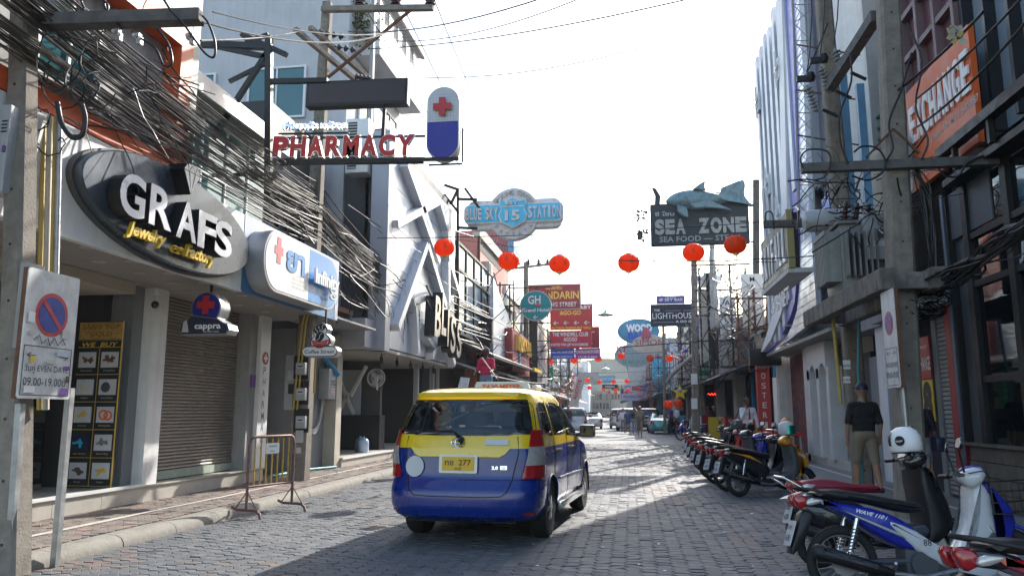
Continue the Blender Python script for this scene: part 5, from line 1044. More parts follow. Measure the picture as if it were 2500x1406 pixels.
# pendant lamp shades
def pend(u, v, Y, label, m, r=.42):
    t = thing('pendant_lamp', label, 'lamp', at(u, v, Y=Y)); a = MB(); a.lathe([(.03, r * .55), (.06, r * .35), (.16, r * .22), (r, -.02), (r * .9, -.05), (.12, .05)], n=24); obj('shade', a, m, t, smooth=40); a = MB(); a.ball((0, 0, -.03), .07, 10); obj('bulb', a, W, t, smooth=60)
    a = MB(); a.tube([(0, 0, r * .5), (0, 0, r * .5 + .3)], .012, 5); obj('stem', a, 'blacksteel', t)
pend(1478, 768, 38, 'green conical lamp shade hanging alone in the open sky', mat('lampgreen', (.03, .22, .14), .4))
pend(1478, 900, 60, 'white domed lamp shade hung over the left side of the far street', W, .35)
wire('span_wire', 'thin wire holding the green lamp shade across the street', 'wire', [Vector((-6.5, 38, at(1478, 755, Y=38).z + .3)), Vector((4.8, 38, at(1478, 755, Y=38).z + .5))], .01, s=.15)
# ================================================================ poles, transformer, cables
rc = random.Random(21)
def conpole(name, label, b, t, w0, w1, holes=True):
    th_ = thing(name, label, 'utility pole', b); b = Vector(b); t = Vector(t); d = t - b; n = 8; vs = []; 
    for i in range(n + 1):
        p = b + d * i / n; w_ = (w0 + (w1 - w0) * i / n) / 2; c = w_ * .25
        vs += [(p.x + x, p.y + y, p.z) for x, y in ((-w_ + c, -w_), (w_ - c, -w_), (w_, -w_ + c), (w_, w_ - c), (w_ - c, w_), (-w_ + c, w_), (-w_, w_ - c), (-w_, -w_ + c))]
    fs = [(i * 8 + j, i * 8 + (j + 1) % 8, i * 8 + 8 + (j + 1) % 8, i * 8 + 8 + j) for i in range(n) for j in range(8)] + [tuple(range(8))[::-1], tuple(n * 8 + j for j in range(8))]
    part('shaft', th_, 'pole_concrete', MB().add(vs, fs))
    if holes:
        a = MB()
        for k in range(int(d.length / .55)): p = b + d * ((k + .5) * .55 / d.length); w_ = (w0 + (w1 - w0) * (k * .55 / d.length)) / 2; a.cyl((p.x, p.y - w_ - .004, p.z), (p.x, p.y - w_ + .02, p.z), .014, n=8)
        part('bolt_holes', th_, 'black', a, kind='stuff')
    return th_
def P(u, v, Y): return at(u, v, Y=Y)
def wbeam(name, par, pts, w_, h_, m='pole_concrete'): a = MB(); a.beam(pts[0], pts[1], w_, h_); return part(name, par, m, a)
def insul(p, up=(0, 0, 1), s=1.0, n=4, m='black'):
    a = MB(); p = Vector(p); u = Vector(up).normalized(); q = u.to_track_quat('Z', 'Y').to_matrix().to_4x4(); q.translation = p; a.M = q
    pr_ = [(.02 * s, 0)]
    for i in range(n): z = (.03 + i * .06) * s; pr_ += [(.03 * s, z), (.075 * s, z + .012 * s), (.07 * s, z + .025 * s), (.03 * s, z + .03 * s)]
    pr_ += [(.02 * s, (.05 + n * .06) * s), (0, (.055 + n * .06) * s)]; a.lathe(pr_, n=12); return a
# --- left near pole
pA = conpole('concrete_pole', 'stained concrete power pole at the left edge wrapped in cables', at(28, 1403, Z=.02), P(62, -60, 6.55), .24, .2)
for (u0, u1, v0, v1, m_) in ((-40, 28, 255, 470, 'cabinetgrey'), (28, 70, 640, 850, 'greypaint')):
    p = P(u0, v1, 6.3); q = P(u1, v0, 6.3); e_ = thing('junction_box', 'grey metal meter box on the left pole, ' + ('upper one with louvres' if v0 < 500 else 'lower one behind the parking board'), 'box', Vector((p.x, 6.3, p.z)))
    obj('case', MB().bbox(0, q.x - p.x, 0, .22, 0, q.z - p.z, .01), m_, e_, smooth=40); a = MB(); [a.box((q.x - p.x) * .6, (q.x - p.x) * .9, -.006, 0, (q.z - p.z) * (.8 - .04 * i), (q.z - p.z) * (.815 - .04 * i)) for i in range(4)]; obj('vents', a, K, e_)
    obj('latch', MB().box((q.x - p.x) * .82, (q.x - p.x) * .95, -.02, 0, (q.z - p.z) * .45, (q.z - p.z) * .52), 'purple' if v0 < 500 else 'steel', e_)
for i, (u, r, m_) in enumerate(((97, .028, 'yellowpvc'), (112, .03, 'cream'), (126, .022, 'yellowpvc'), (136, .03, 'galv'))):
    a = MB(); a.tube([P(u + 10, 285, 7.0), P(u, 690, 7.0)] + ([P(u, 1000, 7.0)] if i < 2 else []), r, 8); tagp(obj('conduit', a, m_, world=True, smooth=50), ['thin yellow conduit nearest the left pole', 'cream plastic conduit beside the left pole', 'narrow yellow conduit between the cream and steel pipes', 'galvanised steel pipe, outermost beside the left pole'][i], 'pipe')
pb = part('crossarm', pA, 'concrete_dark', MB().beam(P(100, 55, 6.6), P(492, 42, 6.9), .16, .13))
for i, (u, v) in enumerate(((285, 80), (335, 90), (465, 90))):
    p = P(u, v, 6.75); h_ = thing('line_clamp', 'pale metal cable clamp under the top left crossarm, ' + ['left one', 'middle one', 'right one at its end'][i], 'clamp', p)
    a = MB(); a.cbox((0, 0, 0), (.07, .05, .06)); a.cbox((.03, 0, -.05), (.05, .05, .08)); obj('body', a, 'galv', h_); a = MB(); a.ball((.05, -.03, -.04), .022, 8); a.ball((-.02, -.03, 0), .02, 8); obj('bolts', a, 'offwhite', h_)
a = MB()
for i in range(12):
    p = P(rc.uniform(30, 200), rc.uniform(90, 330), 6.5 + rc.uniform(-.2, .6)); r = rc.uniform(.06, .2); t0 = rc.uniform(0, 6); pts = [p + Vector((r * cos(t0 + k * .5) * 1.0 + .02 * k, rc.uniform(-.02, .02), r * 1.3 * sin(t0 + k * .5) - .02 * k)) for k in range(12)]
    a.tube(pts, rc.choice([.006, .008, .011]), 5, False)
for i in range(46):
    p = P(rc.uniform(60, 420), rc.uniform(70, 330), 7.0 + rc.uniform(-.4, 1.5)); pts = [p]; d = Vector((rc.uniform(-.3, .5), rc.uniform(-.2, .8), rc.uniform(-.6, .3)))
    for k in range(6): d += Vector((rc.gauss(0, .12), rc.gauss(0, .15), rc.gauss(0, .12))); pts.append(pts[-1] + d * .16)
    a.tube(curvy(pts, 3), rc.choice([.005, .007, .01]), 4, False)
tagp(obj('cable_tangle', a, 'cablemat', world=True, smooth=60), 'dense knot of black cable loops around the top of the left pole', 'cables', kind='stuff')
a = MB(); a.tube(curvy([P(140, 250, 6.3), P(150, 300, 6.3), P(175, 335, 6.3), P(200, 330, 6.3), P(208, 290, 6.3), P(200, 255, 6.3)]), .024, 8); tagp(obj('cable_loop', a, 'cablemat', world=True, smooth=60), 'thick black bundled cable loop hanging by the left pole', 'cable')
for i, pts in enumerate(([(205, 20), (200, 0), (230, -5), (262, 10), (258, 40), (240, 60)], [(262, -20), (255, 15), (275, 45), (300, 70)], [(400, 0), (420, 30), (445, 55), (470, 90), (500, 130), (522, 140), (525, 105), (510, 60), (495, 40)], [(345, 95), (380, 120), (400, 160), (420, 155), (412, 110), (385, 70)])):
    a = MB(); a.tube(curvy([P(u, v, 6.7) for u, v in pts]), .012, 6); tagp(obj('jumper_cable', a, 'cablemat', world=True, smooth=60), 'black looping jumper cable on the top left crossarm, ' + ['first from the left', 'second from the left', 'long one hanging past its end', 'drooping one below the beam'][i], 'cable')
# --- left bundle of cables
tops = []
NB = 88
for i in range(NB):
    g_ = rc.random(); zc = 4.98 + .85 * g_ + rc.gauss(0, .05); x0 = -5.62 + rc.uniform(-.12, .16)
    r = rc.choice([.005, .006, .007, .008, .01, .014]); m_ = 'cablegrey' if rc.random() < .16 else 'cablemat'
    pA_ = Vector((x0, 2.5 + rc.uniform(-.5, 1), zc + rc.uniform(-.1, .25))); pM = Vector((-5.85 + rc.uniform(-.12, .12), 6.6, zc - .05 * rc.random())); pB = Vector((-6.35 + rc.uniform(-.15, .1), 14.8, zc + .1 + rc.uniform(-.25, .25))); pC = Vector((-6.45 + rc.uniform(-.2, .15), 25 + rc.uniform(-2, 1), 4.9 + rc.uniform(-.5, .7)))
    s1 = rc.uniform(.03, .22); s2 = rc.uniform(.1, .6)
    pts = [pA_.lerp(pM, k / 3) for k in range(3)] + sag(pM, pB, s1, 10)[:-1] + sag(pB, pC, s2, 8); pts = [p + Vector((rc.gauss(0, .006), 0, rc.gauss(0, .012))) for p in pts]
    wire('overhead_cable', 'overhead cable in the thick black bundle sagging along the left shopfronts', 'cable', pts, r, m_, group='cables along the left shopfronts')
a = MB()
for i in range(70):
    y = rc.uniform(13.5, 21); p = Vector((-6.35 + rc.uniform(-.2, .2), y, 4.6 + rc.uniform(-.6, .8))); pts = [p]; d = Vector((rc.uniform(-.2, .2), rc.uniform(.3, 1), rc.uniform(-.7, .1)))
    for k in range(6): d += Vector((rc.gauss(0, .12), rc.gauss(0, .2), rc.gauss(0, .14))); pts.append(pts[-1] + d * .22)
    a.tube(pts, rc.choice([.006, .009, .013]), 5, False)
tagp(obj('cable_tangle', a, 'cablemat', world=True, smooth=60), 'messy hanging cable ends between the pharmacy sign and the silver club', 'cables', kind='stuff')
# --- pole with meters
pB0 = conpole('concrete_pole', 'concrete power pole with electricity meters beside the coffee sign', at(728, 1172, Z=.12), P(800, 8, 14.8), .36, .19)
part('crossarm', pB0, 'pole_concrete', MB().beam(P(786, 24, 14.6), P(1058, 20, 14.6), .12, .11))
for u in (878, 966, 1050): part('insulator', pB0, mat('darkbrowngloss', (.05, .02, .02), .25), insul(P(u, 18, 14.6), s=1.5, n=2), smooth=40)
for (p, q) in (((720, 72), (868, 196)), ((757, 68), (905, 196))): part('crossarm', pB0, 'pole_concrete', MB().beam(P(*p, 13.6), P(*q, 15.6), .1, .09))
for (u0, v0, u1, v1) in ((775, 78, 842, 92), (805, 112, 870, 124), (868, 188, 905, 194)):
    a = MB(); p, q = P(u0, v0, 14.3), P(u1, v1, 14.2); 
    for k in range(4): c = p.lerp(q, (k + .5) / 4); dd = (q - p).normalized(); a.cyl(c - dd * .015, c + dd * .03, .07, .035, 12)
    a.tube([p, q], .012, 5); part('insulator', pB0, 'blackgloss', a, smooth=40)
a = MB(); a.beam(P(1010, 20, 14.6), P(800, 190, 14.7), .05); part('brace', pB0, 'rust', a)
mtr = []
for i, (v, w_) in enumerate(((900, 42), (962, 42), (1030, 42))):
    p = P(738, v, 14.52); m_ = thing('electricity_meter', 'electricity meter on a black board on the concrete pole, ' + ['top one', 'middle one', 'bottom one'][i], 'meter', p)
    obj('back_board', MB().box(-.19, .12, .02, .05, -.2, .26), K, m_); obj('case', MB().bbox(-.1, .1, -.1, .02, -.12, .12, .015), 'cabinetgrey', m_, smooth=40); a = MB(); a.box(-.07, .07, -.108, -.1, 0, .09); obj('dial', a, 'printwhite', m_); a = MB(); a.box(-.05, .05, -.112, -.108, .03, .055); obj('counter', a, K, m_)
for (u0, v0, u1, v1, m_, lb) in ((738, 790, 718, 1000, 'yellowpvc', 'yellow conduit leaning left of the pole meters'), (746, 790, 727, 1000, 'yellowpvc', 'second yellow conduit touching the first left of the pole meters'), (772, 850, 768, 960, 'yellowpvc', 'short yellow conduit on the right side of the meter pole')):
    a = MB(); a.tube([P(u0 + 10, v0 - 40, 14.4), P(u0, v0, 14.45), P(u1 - 2, v1, 14.5)], .022, 8); tagp(obj('conduit', a, m_, world=True, smooth=50), lb, 'pipe')
for (u0, v0, u1, v1, m_, lb) in ((728, 1015, 745, 1036, 'pinkred', 'small red and white notice pasted on the meter pole'), (722, 1050, 742, 1080, 'greypvc', 'torn white poster remains on the meter pole'), (724, 1092, 736, 1106, 'greypvc', 'small torn paper scrap low on the meter pole')):
    p, q = P(u0, v1, 14.5), P(u1, v0, 14.5); tagp(obj('notice', MB().box(p.x, q.x, 14.495 - .02, 14.48, p.z, q.z), m_, world=True), lb, 'poster')
cb_ = thing('control_box', 'grey control box with stickers left of the meter pole', 'box', P(692, 1000, 14.9)); obj('case', MB().bbox(0, .42, 0, .2, 0, 1.1, .01), 'cabinetgrey', cb_, smooth=40); obj('sticker', MB().box(.06, .34, -.006, 0, .6, .8), 'printwhite', cb_); obj('sticker', MB().box(.08, .3, -.006, 0, .32, .52), K, cb_)
# street wires: (u0,v0,Y0,u1,v1,Y1,r,sag)
nm = 0
WIRES = [(985, 20, 14.6, 1318, 655, 45, .012, .3), (1060, 0, 14.6, 1338, 650, 45, .012, .3), (880, 0, 14.6, 1290, 655, 45, .012, .3),
 (490, 100, 6.9, 740, 75, 14, .012, .05), (495, 55, 6.9, 960, 75, 14.5, .012, .25), (520, 30, 7, 1000, 70, 14.5, .009, .2),
 (850, 78, 14.5, 1480, -60, 9, .012, .25), (900, 95, 14.5, 1480, -30, 9, .009, .3), (905, 120, 14.6, 1760, -20, 9, .011, .15), (1000, 188, 13, 1850, 18, 11, .009, .35), (1850, 18, 11, 1860, -30, 11, .01, 0),
 (1120, 585, 24, 1900, 640, 18, .008, .15), (1400, 630, 19, 2030, 622, 14.5, .012, .1), (1250, 690, 30, 1860, 640, 25, .006, .1), (1100, 560, 22, 1520, 655, 38, .007, .2),
 (1150, 862, 40, 1640, 838, 36, .022, .1), (1640, 838, 36, 1730, 832, 35, .02, .02), (850, 500, 17, 1200, 700, 30, .009, .2), (900, 540, 18, 1220, 760, 33, .009, .3),
 (1960, 200, 13.5, 2020, 60, 13.5, .012, .02), (1160, 905, 26, 1330, 935, 36, .012, .1), (2240, 240, 11, 2500, -10, 8, .016, .05), (2240, 310, 11, 2500, 60, 8, .016, .08), (2180, 230, 10.9, 2400, 30, 9, .02, .05), (2140, 440, 12, 2260, 330, 11, .015, .1)]
wl = ['between the power poles over the left pavement, middle line', 'between the power poles over the left pavement, outer line', 'between the power poles over the left pavement, inner line', 'from the end of the near crossarm to the next pole', 'dipping from the near crossarm towards the insulators', 'upper one above the near crossarm',
 'rising to the right from the insulator pole, upper', 'rising to the right from the insulator pole, fainter one', 'long one rising across the sky to the top edge', 'lowest one crossing the sky right of the dark screen', 'short one at the top edge by the fins',
 'crossing the street behind the lanterns', 'dark one passing through the lanterns by the shark sign', 'thin one above the maroon board', 'faint one below the blue badge sign',
 'heavy one across the far street below the oval signs', 'continuing to the grey pole on the right', 'crossing the silver club front, upper', 'crossing the silver club front, lower', 'looped beside the fuse switches', 'pale one above the worker in pink', 'thick one at the top right over the exchange sign', 'second thick one at the top right over the exchange sign', 'thick one leading to the top right corner', 'short one behind the right concrete pole']
for i, (u0, v0, Y0, u1, v1, Y1, r, s_) in enumerate(WIRES): wire('street_wire', 'thin black street wire, ' + wl[i], 'wire', [P(u0, v0, Y0), P(u1, v1, Y1)], r, s=max(s_, .001))
# --- right H pole with the transformer
R1b, R1t = at(2108, 1182, Z=.12), P(2008, -20, 14.0); R2b, R2t = at(2226, 1262, Z=.12), P(2166, -20, 10.9)
pR1 = conpole('concrete_pole', 'far concrete pole of the transformer platform with a teal pipe and paper notices', R1b, R1t, .32, .26)
pR2 = conpole('concrete_pole', 'near concrete pole of the transformer platform beside the parking board', R2b, R2t, .34, .26)
tf = thing('platform', 'stained concrete beam platform joining the two right poles', 'platform', (3.5, 12.5, 3.1))
for x, z in ((3.3, 3.14), (3.92, 3.14)): part('platform_beam', tf, mat('stainbeam', (.2, .18, .16), .9, var=.5, scale=5, bump=.5, streak=.5), MB().bbox(x - .09, x + .09, 10.35, 14.9, 3.0, 3.28, .02))
for y in (10.55, 14.5): part('platform_beam', tf, 'stainbeam', MB().bbox(3.2, 4.02, y - .07, y + .07, 3.02, 3.24, .02))
tr_ = thing('transformer', 'weathered grey pole transformer with cooling ribs and brown bushings on the platform', 'transformer', (3.6, 12.9, 3.3)); mat('trgrey', (.28, .29, .28), .55, .2, var=.25, scale=6, streak=.3)
obj('tank', MB().bbox(-.3, .34, -.5, .5, .02, 1.05, .03), 'trgrey', tr_, smooth=40); obj('lid', MB().bbox(-.34, .38, -.55, .55, 1.05, 1.1, .01), 'trgrey', tr_)
for k in range(9): obj('cooling_rib', MB().box(-.52, -.3, -.45 + k * .085, -.425 + k * .085, .15, .95), 'trgrey', tr_)
obj('rib_header', MB().box(-.53, -.5, -.46, .28, .9, .97), 'trgrey', tr_)
for k in range(6): obj('cooling_rib', MB().box(-.26 + k * .085, -.235 + k * .085, -.7, -.5, .2, .9), 'trgrey', tr_)
a = MB(); a.lathe([(0, -.4), (.17, -.38), (.19, -.3), (.19, .32), (.17, .38), (0, .4)], n=20); q = MB(); q.add([(v.z - .25, v.x + .35, v.y + 1.32) for v in a.v], a.f); obj('oil_drum', q, 'cabinetgrey', tr_, smooth=40)
for k in range(3): obj('bushing', insul((-.15 + k * .2, -.2 + .1 * k, 1.1), (.1, -.2, 1), 1.3, 4), 'darkbrowngloss', tr_, smooth=40)
cbx = thing('switch_cabinet', 'pale grey switch cabinet with two round knobs on the transformer', 'cabinet', fC(3.62, 3.75, 12.25)); obj('case', MB().bbox(0, .42, 0, .72, -.3, 0, .015), 'cabinetgrey', cbx, smooth=40)
for x, y in ((.25, .58), (.32, .12)): a = MB(); a.cyl((x, y, 0), (x, y, .04), .06, n=16); obj('knob', a, 'trgrey', cbx, smooth=40)
obj('window', MB().box(.15, .33, .33, .47, 0, .01), 'darkgrey', cbx); obj('plate', MB().box(.12, .36, .2, .29, 0, .008), 'printwhite', cbx)
part('crossarm', pR2, 'concrete_dark', MB().beam(P(1957, 412, 10.7), P(2435, 393, 10.7), .13, .12)); part('crossarm', pR1, 'concrete_dark', MB().beam(P(1864, 548, 13.8), P(2012, 545, 13.8), .12, .12))
part('brace', pR1, 'concrete_dark', MB().beam(P(2140, 38, 11.2), P(2025, 215, 13.6), .16, .16)); part('brace', pR1, 'concrete_dark', MB().beam(P(2025, -10, 13.6), P(2050, -60, 12.8), .14, .14))
a = MB(); a.beam(P(2180, 315, 10.75), P(2115, 385, 10.75), .03); a.beam(P(2180, 315, 10.75), P(2245, 375, 10.75), .03); part('stay', pR2, 'rust', a)
for i, (u, v) in enumerate(((2058, 120), (2022, 165), (1990, 210))):
    p = P(u, v, 13.6); f_ = thing('fuse_switch', 'grey ribbed high voltage fuse insulator on the far right pole, ' + ['top one', 'middle one', 'lowest one'][i], 'insulator', p)
    obj('insulator', insul((0, 0, -.5), (-.35, -.2, 1), 1.1, 7), mat('insgrey', (.2, .22, .22), .35), f_, smooth=40)
    if i: a = MB(); a.cbox((-.18, -.1, .1), (.3, .08, .1)); a.ball((-.1, -.1, .13), .1, 8); obj('cap', a, K, f_)
    a = MB(); a.tube([(-.18, -.1, .05), (-.1, -.15, .5), (0, -.1, 1.3), (.05, 0, 2.2)], .012, 5); a.tube([(.1, 0, -.45), (.35, 0, -.6)], .03, 6); obj('lead', a, 'cablemat', f_)
tagp(obj('yellow_conduit', MB().tube([P(2030, 470 + 200, 13.8), P(2030, 740, 13.8), P(2050, 950, 13.85), P(2053, 985, 13.8)], .03, 8), 'yellowpvc', world=True, smooth=50), 'yellow conduit bending down beside the far right pole', 'pipe')
tagp(obj('teal_pipe', MB().tube([P(2098, 740, 13.75), P(2095, 900, 13.8), P(2106, 1180, 13.85)], .022, 8), 'tealpvc', world=True, smooth=50), 'thin teal water pipe running down the far right pole', 'pipe')
for (u0, v0, u1, v1, lb, tx) in ((2063, 878, 2080, 900, 'upper white notice pasted on the far right pole', 'NOTICE'), (2063, 918, 2080, 934, 'lower red lettered notice pasted on the far right pole', 'LOAN')):
    p, q_ = P(u0, v1, 13.72), P(u1, v0, 13.72); t = thing('notice', lb, 'poster', fC(p.x, p.z, 13.83)); obj('sheet', MB().box(0, q_.x - p.x, 0, q_.z - p.z, 0, .004), W, t); b = MB(); b.txt(tx, (q_.x - p.x) / 2, .03, .05, maxw=.12, z=.005); obj('lettering', b, 'dullred' if 'red' in lb else K, t)
# cables on the right
a = MB()
for i in range(60):
    p = P(rc.uniform(1985, 2240), rc.uniform(420, 560), 12 + rc.uniform(-1, 2)); pts = [p]; d = Vector((rc.uniform(-.8, .8), rc.uniform(-.8, .8), rc.uniform(-.6, .5)))
    for k in range(6): d += Vector((rc.gauss(0, .25), rc.gauss(0, .2), rc.gauss(0, .2))); pts.append(pts[-1] + d * .12)
    a.tube(curvy(pts, 3), rc.choice([.006, .009, .012]), 4, False)
for i in range(40):
    p = P(rc.uniform(2245, 2300), rc.uniform(690, 760), 10.8); r = rc.uniform(.1, .3); t0 = rc.uniform(0, 6); pts = [p + Vector((r * cos(t0 + k * .45), .03 * k - .1, .5 * r * sin(t0 + k * .45))) for k in range(10)]; a.tube(pts, rc.choice([.006, .01]), 5, False)
tagp(obj('cable_tangle', a, 'cablemat', world=True, smooth=60), 'messy knots of black cable around the transformer and the near right pole', 'cables', kind='stuff')
for i in range(26):
    r = rc.choice([.008, .012, .016]); o = lambda s_: Vector((rc.gauss(0, s_), rc.gauss(0, s_), rc.gauss(0, s_)))
    pts = [P(2275, 690, 10.8) + o(.08), P(2350, 660, 9.8) + o(.07), P(2430, 610, 8.9) + o(.07), P(2520, 545, 8.2) + o(.07), P(2640, 460, 7.4) + o(.05)]
    if i % 2: pts = [P(2130, 720, 13.2) + o(.1), P(2200, 705, 12) + o(.08)] + pts
    wire('overhead_cable', 'overhead cable in the black bundle running past the dark glass bar on the right', 'cable', pts, r, group='cables past the glass bar on the right')
for i in range(14):
    o = lambda s_: Vector((rc.gauss(0, s_), rc.gauss(0, s_), rc.gauss(0, .1)))
    wire('drop_cable', 'black drop cable hanging down beside the near right pole', 'cable', [P(2230 + i, 405, 10.8) + o(.03), P(2245 + i * 2, 480, 10.8) + o(.04), P(2262 + i, 580, 10.8) + o(.04), P(2275 + i, 690, 10.8) + o(.03)], rc.choice([.008, .013]), group='cables dropping beside the near right pole')
LPS = [([(1960, 410), (1955, 385), (1975, 365), (2020, 370), (2028, 400), (2015, 430), (1990, 440)], 'around the left end of the right crossarm'), ([(2085, 372), (2105, 358), (2140, 362), (2160, 390), (2155, 420), (2120, 440), (2080, 430)], 'between the two right poles'), ([(2225, 130), (2200, 220), (2170, 300), (2180, 360), (2165, 390)], 'down the face of the near right pole'), ([(2075, 130), (2078, 200), (2050, 280), (2052, 350), (2070, 400)], 'between the fuses and the crossarm'), ([(2290, 410), (2310, 430), (2340, 430), (2360, 400), (2400, 380)], 'below the right crossarm end'), ([(2215, 60), (2250, 150), (2235, 260), (2265, 340), (2250, 390)], 'right of the near right pole'), ([(1868, 545), (1870, 520), (1885, 520), (1890, 560)], 'on the small far crossarm, left'), ([(1935, 545), (1935, 510), (1950, 515), (1945, 560)], 'on the small far crossarm, right')]
for pts, lb in LPS: wire('jumper_cable', 'black jumper cable looping ' + lb, 'cable', [P(u, v, 13.7 if u < 1950 else 10.6) for u, v in pts], .014)
# lattice mast
lm = thing('lattice_mast', 'thin rusty lattice mast between the finned building and the right poles', 'mast', P(1975, 560, 15.5))
for u in (1952, 1990): a = MB(); a.beam(P(u, 560, 15.5), P(u - 18, -20, 15.5), .028); part('chord', lm, 'greypaint', a)
for k in range(13): v = 540 - k * 44; a = MB(); a.beam(P(1951 - k, v, 15.5), P(1989 - k, v - (30 if k % 2 else 0), 15.5), .015); a.beam(P(1989 - k, v, 15.5), P(1951 - k, v - 40, 15.5), .013); part('brace', lm, 'greypaint', a)
for k in range(4): a = MB(); v = 110 + k * 110; a.beam(P(1945, v, 15.5), P(2100, v + 25, 15.5), .025); part('tie', lm, 'rust', a)
# bird net and garland scraps
gt = thing('garland', 'faded yellow and pink paper garland caught on the top right cables', 'decoration', P(2335, 80, 9.2)); rr_ = random.Random(6)
for k in range(10): a = MB(); a.M = Matrix.Translation((rr_.uniform(-.07, .07), rr_.uniform(-.05, .05), rr_.uniform(-.16, .1))) @ Matrix.Rotation(rr_.uniform(0, 3), 4, 'Y'); a.add([(-.035, 0, -.03), (.03, .02, -.02), (.04, 0, .03), (-.02, -.02, .035)], [(0, 1, 2, 3)]); obj('ribbon', a, 'khakibox' if k < 5 else 'pinkprint', gt)
# --- further poles
def farpole(u, vb, vt, Y, w_, label, m='pole_concrete', z0=.12):
    b = P(u, vb, Y); b.z = z0; t = conpole('concrete_pole', label, b, P(u - 3, vt, Y), w_, w_ * .75, False); return t
f1 = farpole(1697, 1000, 630, 38, .36, 'grey concrete pole with white meter boxes in front of the right bars')
for v in (925, 985): part('meter_box', f1, W, MB().cbox(P(1695, v, 37.75), (.28, .14, .5)))
farpole(1622, 1000, 790, 50, .2, 'slim steel grey pole right of the oval signs')
f2 = farpole(1287, 1000, 640, 45, .34, 'far left concrete pole with a long crossarm under the sky'); part('crossarm', f2, 'pole_concrete', MB().beam(P(1258, 655, 45), P(1342, 645, 45), .14, .12))
for u in (1290, 1315, 1337): part('insulator', f2, 'darkbrowngloss', insul(P(u, 648, 45), s=2.2, n=2))
farpole(1330, 1000, 800, 62, .3, 'thin left pole beside the red boards'); farpole(1660, 1010, 760, 60, .3, 'concrete pole far along the right pavement'); farpole(1388, 1005, 850, 95, .3, 'dark pole far along the left pavement')
# lattice scaffold structures: left at Y~44, right at Y~30
def scaffold(label, x0, x1, y, z0, z1, nx, nz, m='blacksteel', seed=1):
    r_ = random.Random(seed); t = thing('sign_scaffold', label, 'scaffold', ((x0 + x1) / 2, y, z0))
    for i in range(nx + 1): x = x0 + (x1 - x0) * i / nx; a = MB(); a.beam((x, y, z0), (x, y, z1 + r_.uniform(-.3, .5)), .07); part('upright', t, m, a)
    for j in range(nz + 1): z = z0 + (z1 - z0) * j / nz; a = MB(); a.beam((x0 - .2, y + .05, z), (x1 + .2, y + .05, z), .06); part('rail', t, m, a)
    for k in range(nx * nz): i, j = k % nx, k // nx; X0 = x0 + (x1 - x0) * i / nx; X1 = x0 + (x1 - x0) * (i + 1) / nx; Z0 = z0 + (z1 - z0) * j / nz; Z1 = z0 + (z1 - z0) * (j + 1) / nz; a = MB(); a.beam((X0, y, Z0 if k % 2 else Z1), (X1, y, Z1 if k % 2 else Z0), .04); part('diagonal', t, m, a)
    return t
scaffold('black steel scaffold behind the round teal hotel sign', -6.6, -4.6, 44, 3.4, 8.6, 3, 5, seed=2); scaffold('black steel scaffold beyond the silver canopy', -6.9, -5.9, 38, 3.4, 7.8, 2, 4, seed=3)
scaffold('dark steel scaffold below the shark sign on the right', 3.0, 4.9, 33, 3.3, 7.6, 3, 4, seed=4); scaffold('rusty sign scaffold left of the finned building', 4.0, 5.2, 29.2, 3.3, 5.6, 2, 2, 'rust', 5); scaffold('dark scaffold beyond the lighthouse board', 3.0, 4.6, 46, 3.3, 6.4, 3, 3, seed=6)
scaffold('dark sign scaffold far along the left', -6.6, -4.4, 66, 3.3, 8.0, 3, 4, seed=7); scaffold('dark sign scaffold far along the right', 1.8, 4.2, 72, 3.3, 7.5, 3, 4, seed=8)
# broken neon tubing on the right scaffolds
a = MB()
for i in range(60):
    p = Vector((rc.uniform(2.8, 4.9), rc.uniform(29, 34), rc.uniform(3.6, 7.2))); a.tube([p + Vector((rc.gauss(0, .25), 0, rc.gauss(0, .35))) for k in range(5)], .014, 4, False)
tagp(obj('neon_tubes', a, mat('neontube', (.35, .3, .27), .3, var=.3), world=True, smooth=60), 'tangled unlit neon tubes on the sign scaffold below the shark', 'tubes', kind='stuff')
# distant cable masses
for sd_, nmx in ((-1, 'left'), (1, 'right')):
    for i in range(22):
        pts = []; x = (-6.2 if sd_ < 0 else 4.4) + rc.uniform(-.3, .5) * sd_ * -1; z = 4.6 + rc.uniform(-.5, 1.3)
        for k in range(9): y = 26 + k * 11 + rc.uniform(-1, 1); pts.append(Vector((x + bend(y) + rc.gauss(0, .08), y, z + (.0 if k % 2 else -.35) + rc.gauss(0, .06))))
        wire('overhead_cable', 'overhead cable in the loose black bundle along the far %s side of the street' % nmx, 'cable', pts, rc.uniform(.012, .022), group='cables along the far %s side' % nmx)
    a = MB()
    for i in range(150):
        y = rc.uniform(27, 100); p = Vector(((-6.1 if sd_ < 0 else 4.3) + bend(y) + rc.gauss(0, .4), y, rc.uniform(3.2, 6.2))); pts = [p]; d = Vector((rc.gauss(0, .5), rc.gauss(0, .8), rc.gauss(0, .4)))
        for k in range(6): d += Vector((rc.gauss(0, .3), rc.gauss(0, .3), rc.gauss(0, .3))); pts.append(pts[-1] + d * .3)
        a.tube(pts, rc.uniform(.012, .025), 4, False)
    tagp(obj('cable_tangle', a, 'cablemat', world=True), 'loops of loose cable hanging along the far %s fronts' % nmx, 'cables', kind='stuff')

